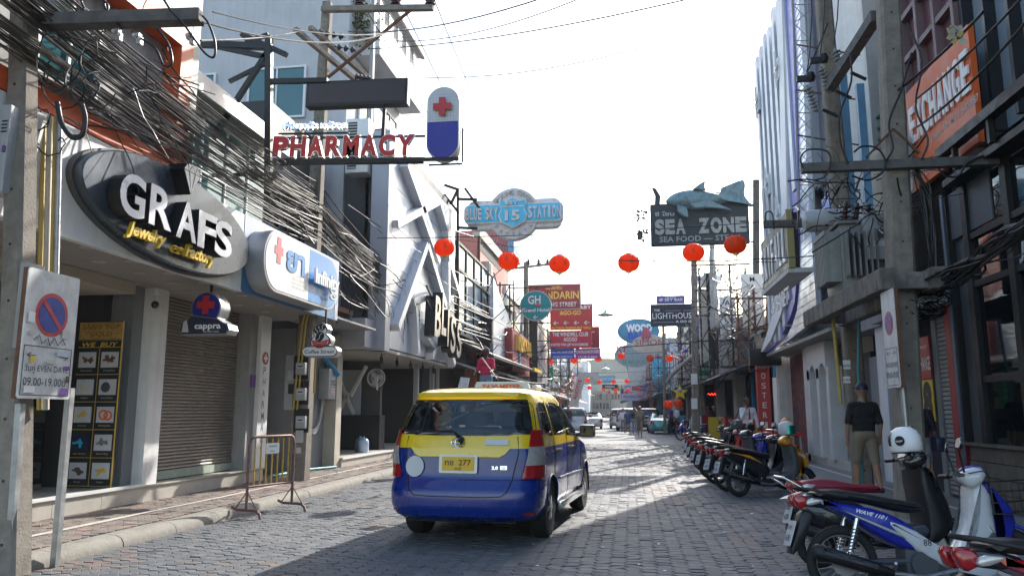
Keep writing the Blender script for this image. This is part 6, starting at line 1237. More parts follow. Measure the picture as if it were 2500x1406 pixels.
# ---- silver canopy, black balcony, red roof pavilion on the left beyond the silver club
bb_ = thing('balcony_building', 'black framed glass balcony front with a brushed silver fascia', 'building', (-7, 30, 0))
for k in range(6): y = 27.6 + k * 1.6; part('mullion', bb_, 'blacksteel', MB().box(-6.35, -6.25, y, y + .1, 4.3, 7.8))
for z in (4.3, 5.5, 6.7, 7.7): part('rail', bb_, 'blacksteel', MB().box(-6.36, -6.24, 27.6, 35.7, z, z + .1))
for k in range(5): y = 27.75 + k * 1.6; part('pane', bb_, 'skyglass', MB().box(-6.33, -6.3, y, y + 1.4, 4.42, 7.68))
yz([(33.0, 3.9), (41, 3.9), (41, 5.0), (33.0, 7.3)], -6.0, -5.85, 'silver_fascia', 'silverpanel', bb_)
part('awning', bb_, K, MB().add([(-6.3, 27.6, 4.1), (-6.3, 41, 3.9), (-4.7, 41, 3.55), (-4.9, 27.6, 3.5), (-6.3, 27.6, 4.0), (-6.3, 41, 3.8), (-4.7, 41, 3.45), (-4.9, 27.6, 3.4)], [(0, 1, 2, 3), (7, 6, 5, 4), (0, 4, 5, 1), (2, 6, 7, 3), (1, 5, 6, 2), (0, 3, 7, 4)]))
part('awning_edge', bb_, 'yellow', MB().box(-4.75, -4.65, 38, 41.1, 3.45, 3.62))
rp_ = thing('red_roof_pavilion', 'upper storey pavilion with a ribbed red metal roof and green window', 'building', (-9, 44, 7)); 
xw0, xw1 = at(1160, 640, Y=44).x, at(1240, 640, Y=44).x; zt, ze, zb = at(1200, 572, Y=44).z, at(1200, 625, Y=44).z, at(1200, 715, Y=44).z
part('roof', rp_, 'redroof', MB().add([(xw0 - 3, 44, ze), (xw1, 44, ze), (xw1 - .3, 47, zt + 1), (xw0 - 3, 47, zt + 1), (xw0 - 3, 44, ze - .15), (xw1, 44, ze - .15), (xw1 - .3, 47, zt + .85), (xw0 - 3, 47, zt + .85)], [(0, 1, 2, 3), (7, 6, 5, 4), (0, 4, 5, 1), (1, 5, 6, 2), (2, 6, 7, 3), (3, 7, 4, 0)]))
for k in range(12): x = xw0 + (xw1 - xw0) * k / 11; a = MB(); a.beam((x, 44, ze + .03), (x - .05, 47, zt + 1.03), .06); part('roof_rib', rp_, 'pinkwall', a)
part('eaves', rp_, 'galv', MB().box(xw0 - 3, xw1 + .05, 43.8, 44.0, ze - .4, ze - .02)); part('wall', rp_, 'pinkwall', MB().box(xw0 - 3, xw1 - .6, 44.6, 48, zb - 4, ze - .2)); windowp(rp_, fC(xw0 + .3, zb, 44.58), 1.0, 1.5, 2, 1, .07)
part('side_tower', rp_, 'bluesteel', MB().box(xw1, xw1 + .35, 44, 47, ze, zt + 1))
# ================================================================ vehicles
def paint(name, c, rough=.28, metal=.0, coat=.8): return mat(name, c, rough, metal, var=.05, scale=2, coat=coat)
paint('taxiyellow', (.74, .52, .008)); paint('taxiblue', (.001, .02, .19), coat=.55); paint('whitepaint', (.62, .63, .65)); paint('tealpaint', (.05, .3, .3), metal=.3); paint('silverpaint', (.4, .42, .44), metal=.5); paint('bluepaint', (.01, .02, .32)); paint('redpaint', (.45, .01, .02)); paint('orangepaint', (.8, .33, .02)); paint('blackpaint', (.012, .012, .014)); paint('bikewhite', (.6, .61, .63))
mat('lightred', (.35, .005, .01), .12, var=.1, scale=30, coat=.8); mat('lightclear', (.55, .52, .5), .12, .4, var=.25, scale=40, coat=.8); mat('underbody', (.012, .012, .012), .8, var=.3); mat('alloy', (.42, .43, .45), .3, .8, var=.1); mat('plateyellow', (.7, .42, .02), .45, var=.1)
MPV = dict(z=[.27, .33, .42, .52, .6, .7, .75, .85, .98, 1.06, 1.16, 1.24, 1.4, 1.56, 1.62, 1.67, 1.71, 1.735, 1.745], yr=[.14, .03, .0, .0, .01, .07, .09, .10, .11, .12, .15, .18, .26, .35, .37, .36, .5, .75, 1.0],
           yf=[4.4, 4.52, 4.56, 4.56, 4.55, 4.52, 4.5, 4.42, 4.2, 3.75, 3.5, 3.38, 3.12, 2.86, 2.74, 2.6, 2.4, 2.1, 1.9], w=[.78, .83, .868, .882, .885, .88, .88, .885, .885, .875, .86, .845, .80, .745, .72, .69, .63, .5, .3], ry=1.0, fy=3.75, H=1.745)
SED = dict(z=[.2, .27, .4, .55, .68, .8, .9, .95, 1.0, 1.1, 1.25, 1.33, 1.38, 1.41, 1.42], yr=[.12, .03, .0, .0, .02, .05, .1, .35, .62, .8, 1.1, 1.3, 1.5, 1.8, 2.0], yf=[4.4, 4.5, 4.55, 4.55, 4.5, 4.35, 4.0, 3.5, 3.35, 3.15, 2.85, 2.65, 2.5, 2.35, 2.2], w=[.78, .82, .86, .87, .87, .86, .84, .82, .79, .74, .66, .62, .57, .45, .3], ry=.95, fy=3.6, H=1.42)
def lerpt(T, k, z):
    Z = T['z']; V = T[k]
    if z <= Z[0]: return V[0]
    for i in range(len(Z) - 1):
        if z <= Z[i + 1]: t = (z - Z[i]) / (Z[i + 1] - Z[i]); return V[i] + (V[i + 1] - V[i]) * t
    return V[-1]
def inpoly(p, poly):
    x, y = p; c = False; n = len(poly)
    for i in range(n):
        x1, y1 = poly[i]; x2, y2 = poly[i - 1]
        if (y1 > y) != (y2 > y) and x < (x2 - x1) * (y - y1) / (y2 - y1) + x1: c = not c
    return c
def densify(poly, k=4, r=.0):
    out = []; n = len(poly)
    for i in range(n):
        a, b = Vector(poly[i]), Vector(poly[(i + 1) % n])
        out += [tuple(a.lerp(b, j / k)) for j in range(k)]
    for _ in range(2 if r else 0): out = [tuple((Vector(out[i - 1]) + Vector(out[i]) * 2 + Vector(out[(i + 1) % len(out)])) / 4) for i in range(len(out))]
    return out
def car(name, label, cat_, T, M, low, high, split, group=None, full=True, plate='whiteplate'):
    NE, LR, LF = 3.4, .52, .95; W = lambda z: lerpt(T, 'w', z); YR = lambda z: lerpt(T, 'yr', z); YF = lambda z: lerpt(T, 'yf', z)
    t = thing(name, label, cat_, M, group)
    def corner(phi, z, front=False, off=0):
        s_, c_ = max(sin(phi), 0), max(cos(phi), 0); x = W(z) * s_ ** (2 / NE); d = (1 - c_ ** (2 / NE)); y = YF(z) - LF * d if front else YR(z) + LR * d
        return Vector((x * (1 + off), y + (off if front else -off), z))
    def side(y, z, off=0):
        w_ = W(z); yr, yf = YR(z), YF(z)
        if y < yr + LR: q = min(1, max(0, 1 - (y - yr) / LR)); w_ *= max(0, 1 - q ** NE) ** (1 / NE)
        elif y > yf - LF: q = min(1, max(0, 1 - (yf - y) / LF)); w_ *= max(0, 1 - q ** NE) ** (1 / NE)
        return Vector((w_ + off, y, z))
    def rear(x, z, off=0):
        w_ = W(z); q = min(.999, abs(x) / w_); return Vector((x, YR(z) + LR * (1 - (1 - q ** NE) ** (1 / NE)) - off, z))
    def frnt(x, z, off=0):
        w_ = W(z); q = min(.999, abs(x) / w_); return Vector((x, YF(z) - LF * (1 - (1 - q ** NE) ** (1 / NE)) + off, z))
    tall = T is MPV; H = T['H']
    if tall: zb, zt = 1.19, 1.59; wins = [[(.52, 1.2), (1.12, 1.18), (1.17, 1.56), (.72, 1.57), (.6, 1.4)], [(1.2, 1.18), (2.02, 1.16), (2.02, 1.57), (1.25, 1.57)], [(2.1, 1.15), (3.14, 1.12), (3.05, 1.2), (2.62, 1.56), (2.1, 1.57)]]; rw = [(-.81, zb), (.81, zb), (.76, 1.4), (.7, zt), (-.7, zt), (-.76, 1.4)]; fw = [(-.72, 1.14), (.72, 1.14), (.58, 1.58), (-.58, 1.58)]
    else: wins = [[(1.15, .98), (1.85, .97), (1.85, 1.32), (1.5, 1.32)], [(1.95, .97), (2.95, .96), (2.55, 1.3), (1.95, 1.33)]]; rw = [(-.6, 1.01), (.6, 1.01), (.5, 1.34), (-.5, 1.34)]; fw = [(-.66, 1.02), (.66, 1.02), (.5, 1.34), (-.5, 1.34)]; zb = 1
    dz = .03 if full else .06; zs = []; z = T['z'][0]
    while z < H - .012: zs.append(z); z += dz if z < H - .16 else .015
    zs.append(H)
    ns = 90 if full else 40; nc = 16 if full else 8; rows = []
    for z in zs:
        pts = [corner(pi / 2 * (j / nc), z) for j in range(nc + 1)]
        y0, y1 = YR(z) + LR, YF(z) - LF; pts += [Vector((W(z), y0 + (y1 - y0) * j / ns, z)) for j in range(1, ns)] + [corner(pi / 2 * (1 - j / nc), z, True) for j in range(nc + 1)]
        rows.append(pts)
    m_ = len(rows[0]); vs = []; RA = .375 if tall else .33; ax = ((T['ry'], .34), (T['fy'], .34)) if tall else ((T['ry'], .31), (T['fy'], .31))
    for sgn in (1, -1):
        for pts in rows:
            for p in pts:
                v = Vector((p.x * sgn, p.y, p.z))
                if abs(v.x) > .5:
                    for cy, cz in ax:
                        d = Vector((v.y - cy, v.z - cz))
                        if abs(d.length - RA) < .024 and d.length > 0: d = d.normalized() * RA; v.y, v.z = cy + d.x, cz + d.y
                vs.append(v)
    fs = []; mi = []; nr = len(rows)
    for s_ in (0, 1):
        for i in range(nr - 1):
            for j in range(m_ - 1):
                b = s_ * nr * m_; q = (b + i * m_ + j, b + i * m_ + j + 1, b + (i + 1) * m_ + j + 1, b + (i + 1) * m_ + j); c = sum((vs[k] for k in q), Vector()) / 4
                if abs(c.x) > .5 and any((c.y - cy) ** 2 + (c.z - cz) ** 2 < (RA - .004) ** 2 for cy, cz in ax): continue
                if nc < j < m_ - nc - 1 or (abs(c.x) > .55 and j > 6):
                    if any(inpoly((c.y, c.z), w_) for w_ in wins): continue
                if j <= nc and inpoly((c.x, c.z), [(x * .97, z) for x, z in rw]): continue
                if j >= m_ - nc - 2 and inpoly((c.x, c.z), fw): continue
                fs.append(q if s_ == 0 else q[::-1]); mi.append(1 if c.z > split else 0)
    for s_ in (0, 1):
        b = s_ * nr * m_ + (nr - 1) * m_
        for j in range(m_ - 1): pass
    a = MB(); a.add(vs, fs); a.mi = mi
    top0 = (nr - 1) * m_; 
    for j in range(m_ - 1): a.f.append([top0 + j, top0 + j + 1, nr * m_ + top0 + j + 1, nr * m_ + top0 + j]); a.mi.append(1)
    body = obj('body', a, [low, high], t, smooth=38)
    def pnl(nm, poly, fn, off, m, par=None, rings=(1, .8, .4), mir=(1,), sm=45, conv=None, **kw):
        for s_ in mir:
            cx = sum(p[0] for p in poly) / len(poly); cz = sum(p[1] for p in poly) / len(poly); V = []; n = len(poly)
            R = list(rings)
            for ri, r in enumerate(['e'] + R):
                o_ = off - .012 if r == 'e' else off; rr = 1.0 if r == 'e' else r
                for p in poly: q = fn(cx + (p[0] - cx) * rr, cz + (p[1] - cz) * rr, o_); V.append((q.x * s_, q.y, q.z))
            q = fn(cx, cz, off); V.append((q.x * s_, q.y, q.z)); F_ = []
            for i in range(len(R)):
                for j in range(n): f = (i * n + j, i * n + (j + 1) % n, (i + 1) * n + (j + 1) % n, (i + 1) * n + j); F_.append(f)
            F_ += [(len(R) * n + j, len(R) * n + (j + 1) % n, len(V) - 1) for j in range(n)]
            b = MB(); b.add(V, F_)
            c0 = Vector(V[len(R) * n]); # orient outwards
            f = F_[-1]; nn = (Vector(V[f[1]]) - Vector(V[f[0]])).cross(Vector(V[f[2]]) - Vector(V[f[0]])); out = Vector((0, -1, .1)) if fn is rear or fn is cr else (Vector((0, 1, .1)) if fn is frnt else Vector((s_, 0, 0)))
            if nn.dot(out) < 0: b.f = [f[::-1] for f in b.f]
            o_ = obj(nm, b, m, par or t, smooth=sm, **kw)
        return o_
    def cr(u, v, off=0): return corner(R_(u), v, False, off * 1.0)
    # glass: dark border strip plus clear pane
    def ringp(nm, poly, fn, off, m, wd_=.9, mir=(1,)):
        for s_ in mir:
            cx = sum(p[0] for p in poly) / len(poly); cz = sum(p[1] for p in poly) / len(poly); V = []; n = len(poly)
            for o_, r in ((off - .02, 1), (off, 1), (off, wd_), (off - .02, wd_)):
                for p in poly: q = fn(cx + (p[0] - cx) * r, cz + (p[1] - cz) * (r if r == 1 else wd_ - .06 * 0), o_); V.append((q.x * s_, q.y, q.z))
            F_ = [(i * n + j, i * n + (j + 1) % n, (i + 1) * n + (j + 1) % n, (i + 1) * n + j) for i in range(3) for j in range(n)]
            b = MB(); b.add(V, F_); obj(nm, b, 'blackgloss', t)
    for w_ in wins:
        d = densify(w_, 5, 1); ringp('window_frame', d, side, .006, K, .9 if full else .93, (1, -1)); pnl('window', d, side, .002, 'carglass', mir=(1, -1))
    d = densify(rw, 6, 1); ringp('window_frame', [(x * 1.02, z) for x, z in d], rear, .007, K, .86 if full else .95); pnl('rear_window', d, rear, .003, 'carglass')
    d = densify(fw, 6, 1); ringp('window_frame', d, frnt, .006, K, .93); pnl('windscreen', d, frnt, .002, 'carglass')
    # lights
    if tall: Z = (.73, .87, 1.07, 1.25); L0 = lambda z: 41 + (z - .73) * 30; L1 = lambda z: 86 - max(0, z - .9) * 14
    else: Z = (.66, .74, .86, .93); L0 = lambda z: 38 + (z - .66) * 20; L1 = lambda z: 84
    for i, m in enumerate(('lightred', 'lightclear', 'lightred') if tall else ('lightred', 'lightred', 'lightred')):
        z0, z1 = Z[i], Z[i + 1]; k = [L0(z0), L0(z1), L1(z0), L1(z1)]; poly = [(k[0], z0), (k[2], z0), (k[3], z1), (k[1], z1)]
        pnl('tail_light', densify(poly, 4), cr, .02 if i != 1 else .024, m, mir=(1, -1), rings=(1, .9, .5))
    # wheels
    rad = ax[0][1]
    for cy, cz in ax:
        for s_ in (1, -1):
            xo = (.86 if tall else .83) * s_; wh = obj('wheel', MB().lathe([(rad * .62, -.1), (rad * .93, -.105), (rad, -.07), (rad, .07), (rad * .93, .105), (rad * .62, .1)], (0, 0, 0), 32, 'X'), 'rubber', t, smooth=35, M=Matrix.Translation((xo - .11 * s_, cy, rad)))
            b = MB(); b.lathe([(rad * .64, -.09), (rad * .6, .02 * s_)] if 0 else [(rad * .63, .1 * s_), (rad * .6, .085 * s_), (rad * .58, .0), (.0, .0)], (0, 0, 0), 24, 'X'); obj('rim_back', b, 'darkgrey', wh, smooth=40)
            b = MB(); b.torus((.085 * s_, 0, 0), rad * .6, .014, 28, 6)
            for k in range(6):
                an = k * pi / 3; c_, s2 = cos(an), sin(an); r0, r1 = rad * .1, rad * .6
                for d_ in (-.1, .1): b.beam((.1 * s_, r0 * c_, r0 * s2), (.085 * s_, r1 * cos(an + d_), r1 * sin(an + d_)), .03, .02, up=(1, 0, 0))
            b.lathe([(rad * .17, .085), (rad * .15, .115), (0, .118)] if s_ > 0 else [(rad * .17, -.085), (rad * .15, -.115), (0, -.118)], (0, 0, 0), 14, 'X'); obj('rim', b, 'alloy', wh, smooth=40)
            b = MB(); n_ = 16; V = []; 
            for k in range(n_ + 1): an = -.25 + (pi + .5) * k / n_; V += [((.45) * s_, cy + (RA + .004) * cos(an), cz + (RA + .004) * sin(an)), ((W(cz + .1) - .0) * s_, cy + (RA + .004) * cos(an), cz + (RA + .004) * sin(an))]
            b.add(V, [(2 * k, 2 * k + 1, 2 * k + 3, 2 * k + 2) for k in range(n_)]); obj('wheel_well', b, 'underbody', t)
            if full:
                b = MB(); b.tube([side(cy + (RA + .012) * cos(an), cz + (RA + .012) * sin(an), -.002) * 1 if s_ > 0 else (lambda q: Vector((-q.x, q.y, q.z)))(side(cy + (RA + .012) * cos(an), cz + (RA + .012) * sin(an), -.002)) for an in [-.1 + (pi + .2) * k / 20 for k in range(21)]], .014, 6); obj('arch_lip', b, low, t, smooth=60)
    a = MB(); a.box(-.62, .62, .2, 4.3, .25, .5); a.box(-.66, .66, .16, .5, .3, .4); a.cyl((.35, .4, .3), (.35, 1.0, .3), .09, n=10); a.cyl((-.6, T['ry'], .33), (.6, T['ry'], .33), .05, n=8); a.ball((0, T['ry'], .33), .14, 10); obj('underbody', a, 'underbody', t)
    # interior
    zf = .75 if tall else .6
    a = MB(); a.box(-.76, .76, .55, 3.5, zf - .3, zf - .2); a.box(-.7, .7, 3.1, 3.5, zf, zf + .32); obj('interior', a, 'underbody', t)
    for y, xs in (((.85, (-.42, 0, .42)), (1.75, (-.42, .42)), (2.6, (-.38, .38))) if tall else ((1.35, (-.35, .35)), (2.3, (-.38, .38)))):
        for x in xs: a = MB(); a.bbox(x - .22, x + .22, y - .08, y + .08, zf - .2, zf + .5, .04); a.bbox(x - .13, x + .13, y - .09, y, zf + .53, zf + .7, .03); obj('seat', a, mat('seatgrey', (.12, .12, .13), .8), t, smooth=40)
    # door mirrors
    ym, zm = (3.0, 1.12) if tall else (2.85, 1.0)
    for s_ in (1, -1):
        q = side(ym, zm); a = MB(); x0, x1 = sorted(((q.x + .05) * s_, (q.x + .27) * s_)); a.bbox(x0, x1, ym - .06, ym + .08, zm - .03, zm + .15, .035); a.tube([(q.x * s_ * .98, ym, zm), ((q.x + .1) * s_, ym, zm + .02)], .03, 6); mo = obj('mirror', a, 'blackpaint' if tall else low, t, smooth=40)
        obj('mirror_glass', MB().box(x0 + .02, x1 - .02, ym - .064, ym - .061, zm - .01, zm + .13), 'glassdark', mo)
    pz = .885 if tall else .74
    yb = rear(0, pz).y; mp = frame((0, yb - .02, pz), (1, 0, 0), (0, .08, 1)); pw = .2
    a = MB(mp); a.prism(rrect(.44 if full else .4, .2 if full else .15, .02, 3), 0, .015); pf = obj('plate_frame', a, 'steel', t)
    a = MB(mp); a.box(-.185, .185, -.075, .075, .016, .02); pl_ = obj('number_plate', a, 'plateyellow' if full else 'printwhite', t)
    if full:
        a = MB(mp); a.txt('ทข  277', 0, -.015, .062, .3, z=.021, bold=.02); a.txt('ชลบุรี', 0, -.062, .026, z=.021, bold=.02); obj('lettering', a, K, pl_)
    return t, dict(rear=rear, side=side, cr=cr, pnl=pnl, ringp=ringp, corner=corner, frnt=frnt)
TX = Matrix.Translation((-1.90, 8.42, 0)) @ Matrix.Rotation(R_(-5.0), 4, 'Z')
tx, F = car('taxi', 'yellow and blue taxi van driving away in the middle of the street', 'taxi', MPV, TX, 'taxiblue', 'taxiyellow', 1.045)
rear, side, cr, pnl = F['rear'], F['side'], F['cr'], F['pnl']
pnl('garnish', densify([(-.52, .99), (-.46, .96), (.46, .96), (.52, .99), (.58, 1.06), (-.58, 1.06)], 5), rear, .03, 'taxiyellow')
a = MB(); a.tube([rear(x, z, .001) for x, z in [(-.64, 1.18), (-.66, 1.0), (-.6, .72), (-.56, .6), (-.5, .55), (-.3, .54), (0, .54), (.3, .54), (.5, .55), (.56, .6), (.6, .72), (.66, 1.0), (.64, 1.18)]], .006, 5); obj('tailgate_seam', a, K, tx)
a = MB(); a.tube([cr(u, .715, .001) for u in range(0, 89, 4)], .004, 4); obj('bumper_seam', a, K, tx)
pnl('reflector', densify([(52, .345), (72, .345), (72, .375), (52, .375)], 3), cr, .006, 'lightred', mir=(1, -1))
pnl('spoiler', densify([(-.6, 1.625), (.6, 1.625), (.62, 1.67), (-.62, 1.67)], 6), rear, .06, 'taxiyellow', rings=(1, .7, .3))
a = MB(); a.tube([(.02, rear(.02, 1.2).y - .03, 1.17), (-.1, rear(0, 1.26).y - .03, 1.24), (-.45, rear(.45, 1.3).y - .02, 1.23), (-.62, rear(.6, 1.27).y - .02, 1.23)], .011, 6); a.cyl((.02, rear(0, 1.15).y - .05, 1.13), (.02, rear(0, 1.15).y, 1.15), .03, n=10); a.beam((.03, rear(0, 1.13).y - .035, 1.1), (-.06, rear(0, 1.25).y - .04, 1.22), .03, .02); obj('wiper', a, K, tx)
me_ = frame((-.02, rear(0, 1.08).y - .012, 1.075), (1, 0, 0), (0, .15, 1)); me_.translation.z += .035; a = MB(me_)
for rx, ry_ in ((.075, .05), (.03, .048), (.055, .022)): a.tube([(rx * cos(t) , ry_ * sin(t) + (.018 if rx == .055 else 0), .005) for t in [2 * pi * k / 20 for k in range(21)]], .006, 5)
obj('badge', a, 'chrome', tx)
a = MB(frame((.42, rear(.42, 1.12).y - .012, 1.12), (1, .1, 0), (0, .15, 1))); a.box(-.13, .13, -.03, .03, 0, .004); st_ = obj('sticker', a, 'paleblue', tx); a = MB(frame((.42, rear(.42, 1.12).y - .018, 1.105), (1, .1, 0), (0, .15, 1))); a.txt('RungRueng', 0, 0, .03, .23, shear=.4, bold=.02); obj('lettering', a, 'darkgrey', st_)
a = MB(frame((.47, rear(.47, .845).y - .014, .83), (1, .12, 0), (0, .1, 1))); a.txt('2.0', -.06, 0, .035, .07, bold=.04); a.box(.0, .075, -.003, .038, 0, .004); obj('badge', a, 'chrome', tx); a = MB(frame((.508, rear(.5, .845).y - .019, .834), (1, .12, 0), (0, .1, 1))); a.txt('G', 0, 0, .024, .03, bold=.04); obj('lettering', a, K, tx)
a = MB(frame((-.52, rear(.52, .84).y - .012, .85), (1, -.17, 0), (0, .1, 1))); a.prism(ell(.115, .115, 28), 0, .004); obj('round_sticker', a, 'printwhite', tx)
for s_ in (1, -1):
    for y, z0, z1 in ((1.16, .62, 1.64), (2.06, .36, 1.64), (3.22, .5, 1.05)):
        a = MB(); a.tube([(lambda q: Vector((q.x * s_, q.y, q.z)))(side(y + (.0 if z > .75 or y > 1.5 else (.75 - z) * .6), z, .0005)) for z in [z0 + (z1 - z0) * k / 14 for k in range(15)]], .0045, 4); obj('door_seam', a, K, tx)
    for y in (1.28, 2.2): q = side(y + .1, 1.0); a = MB(); a.tube([(s_ * (q.x - .0), y, .995), (s_ * (q.x + .03), y + .04, 1.0), (s_ * (q.x + .03), y + .16, 1.0), (s_ * q.x, y + .2, .995)], .013, 6); obj('handle', a, 'taxiyellow', tx, smooth=60)
    a = MB(); a.tube([(s_ * (side(y, .6).x + .002), y, .62 + .03 * sin(y)) for y in [1.45 + .1 * k for k in range(20)]], .012, 6); obj('side_moulding', a, 'taxiblue', tx, smooth=60)
    x0, x1 = sorted((s_ * .84, s_ * .91)); obj('side_step', MB().bbox(x0, x1, 1.42, 3.34, .27, .36, .02), 'silverpaint', tx, smooth=40)
a = MB(frame((0, 1.95, 1.725), (1, 0, 0), (0, .35, 1))); a.prism([(-.4, 0), (.4, 0), (.36, .14), (-.36, .14)], -.16, 0, .01); rsn = obj('roof_sign', a, mat('lamppanel', (.55, .58, .55), .35, var=.05), tx)
a = MB(frame((0, 1.945, 1.75), (1, 0, 0), (0, .35, 1))); a.txt('-TAXI-METER-', 0, -.0, .075, .6, z=.004, bold=.03); obj('lettering', a, 'orangesign', rsn)
a = MB(); a.bbox(-.5, .5, 1.9, 2.25, 1.735, 1.765, .01); obj('roof_rack', a, 'cream', tx); a = MB(); a.ball((.42, 2.3, 1.78), .07, 8, (1, 2, .6)); obj('aerial_pod', a, 'cream', tx, smooth=60)
a = MB(); a.tube([(-.3, rear(.3, 1.45).y + .1, 1.3), (0, rear(0, 1.5).y + .15, 1.45)], .01, 4); obj('seat_belt', a, 'greypvc', tx)
def ground(u, v, z=0): return at(u, v, Z=z)
def carM(u, v, rotdeg): p = ground(u, v); return Matrix.Translation((p.x, p.y, 0)) @ Matrix.Rotation(R_(rotdeg), 4, 'Z')
car('parked_van', 'white van driving away beyond the taxi on the left side of the street', 'van', MPV, Matrix.Translation((at(1437, 1046, Z=0).x, 50, 0)) @ Matrix.Rotation(R_(1), 4, 'Z'), 'whitepaint', 'whitepaint', 2, full=False)
car('hatchback', 'silver car ahead of the white van far down the street', 'car', SED, Matrix.Translation((at(1472, 1036, Z=0).x, 66, 0)) @ Matrix.Rotation(R_(2), 4, 'Z'), 'silverpaint', 'silverpaint', 2, full=False)
car('sedan', 'teal green sedan parked behind the row of motorbikes', 'car', SED, Matrix.Translation((at(1608, 1050, Z=0).x, 52, 0)) @ Matrix.Rotation(R_(3), 4, 'Z'), 'tealpaint', 'tealpaint', 2, full=False)
car('parked_van', 'white van with tail lamps facing us behind the walking couple', 'van', MPV, Matrix.Translation((at(1535, 1046, Z=0).x, 60, 0)) @ Matrix.Rotation(R_(2), 4, 'Z'), 'whitepaint', 'whitepaint', 2, full=False)
car('parked_van', 'silver grey van parked partly hidden beside the white one', 'van', MPV, Matrix.Translation((at(1518, 1040, Z=0).x, 68, 0)) @ Matrix.Rotation(R_(2), 4, 'Z'), 'silverpaint', 'silverpaint', 2, full=False)
car('parked_van', 'dark van parked ahead of the teal sedan', 'van', MPV, Matrix.Translation((at(1578, 1042, Z=0).x, 62, 0)) @ Matrix.Rotation(R_(2), 4, 'Z'), 'blackpaint', 'blackpaint', 2, full=False)
# ================================================================ motorbikes
def pill(a, outline, hw, b=.02, x0=0):      # solid across x from side outline [(y, z)] with softened edges
    n = len(outline); cy = sum(p[0] for p in outline) / n; cz = sum(p[1] for p in outline) / n
    ar = sum(outline[i][0] * outline[(i + 1) % n][1] - outline[(i + 1) % n][0] * outline[i][1] for i in range(n))
    if ar < 0: outline = outline[::-1]
    def ins(d):
        o = []
        for i in range(n):
            A, B, C_ = Vector(outline[i - 1]), Vector(outline[i]), Vector(outline[(i + 1) % n]); e1 = (B - A).normalized(); e2 = (C_ - B).normalized(); nn = Vector((-e1.y - e2.y, e1.x + e2.x)); nn = nn.normalized() if nn.length > 1e-5 else Vector((-e1.y, e1.x)); k = max(.55, nn.dot(Vector((-e1.y, e1.x)))); o.append(B + nn * d / k)
        return o
    vs = []; R = [(b, -hw), (b * .3, -hw + b * .4), (0, -hw + b), (0, hw - b), (b * .3, hw - b * .4), (b, hw)]
    for d, x in R: vs += [(x0 + x, p[0], p[1]) for p in ins(d)]
    fs = [(i * n + j, i * n + (j + 1) % n, (i + 1) * n + (j + 1) % n, (i + 1) * n + j) for i in range(5) for j in range(n)] + [tuple(range(n))[::-1], tuple(5 * n + j for j in range(n))]
    return a.add(vs, fs)
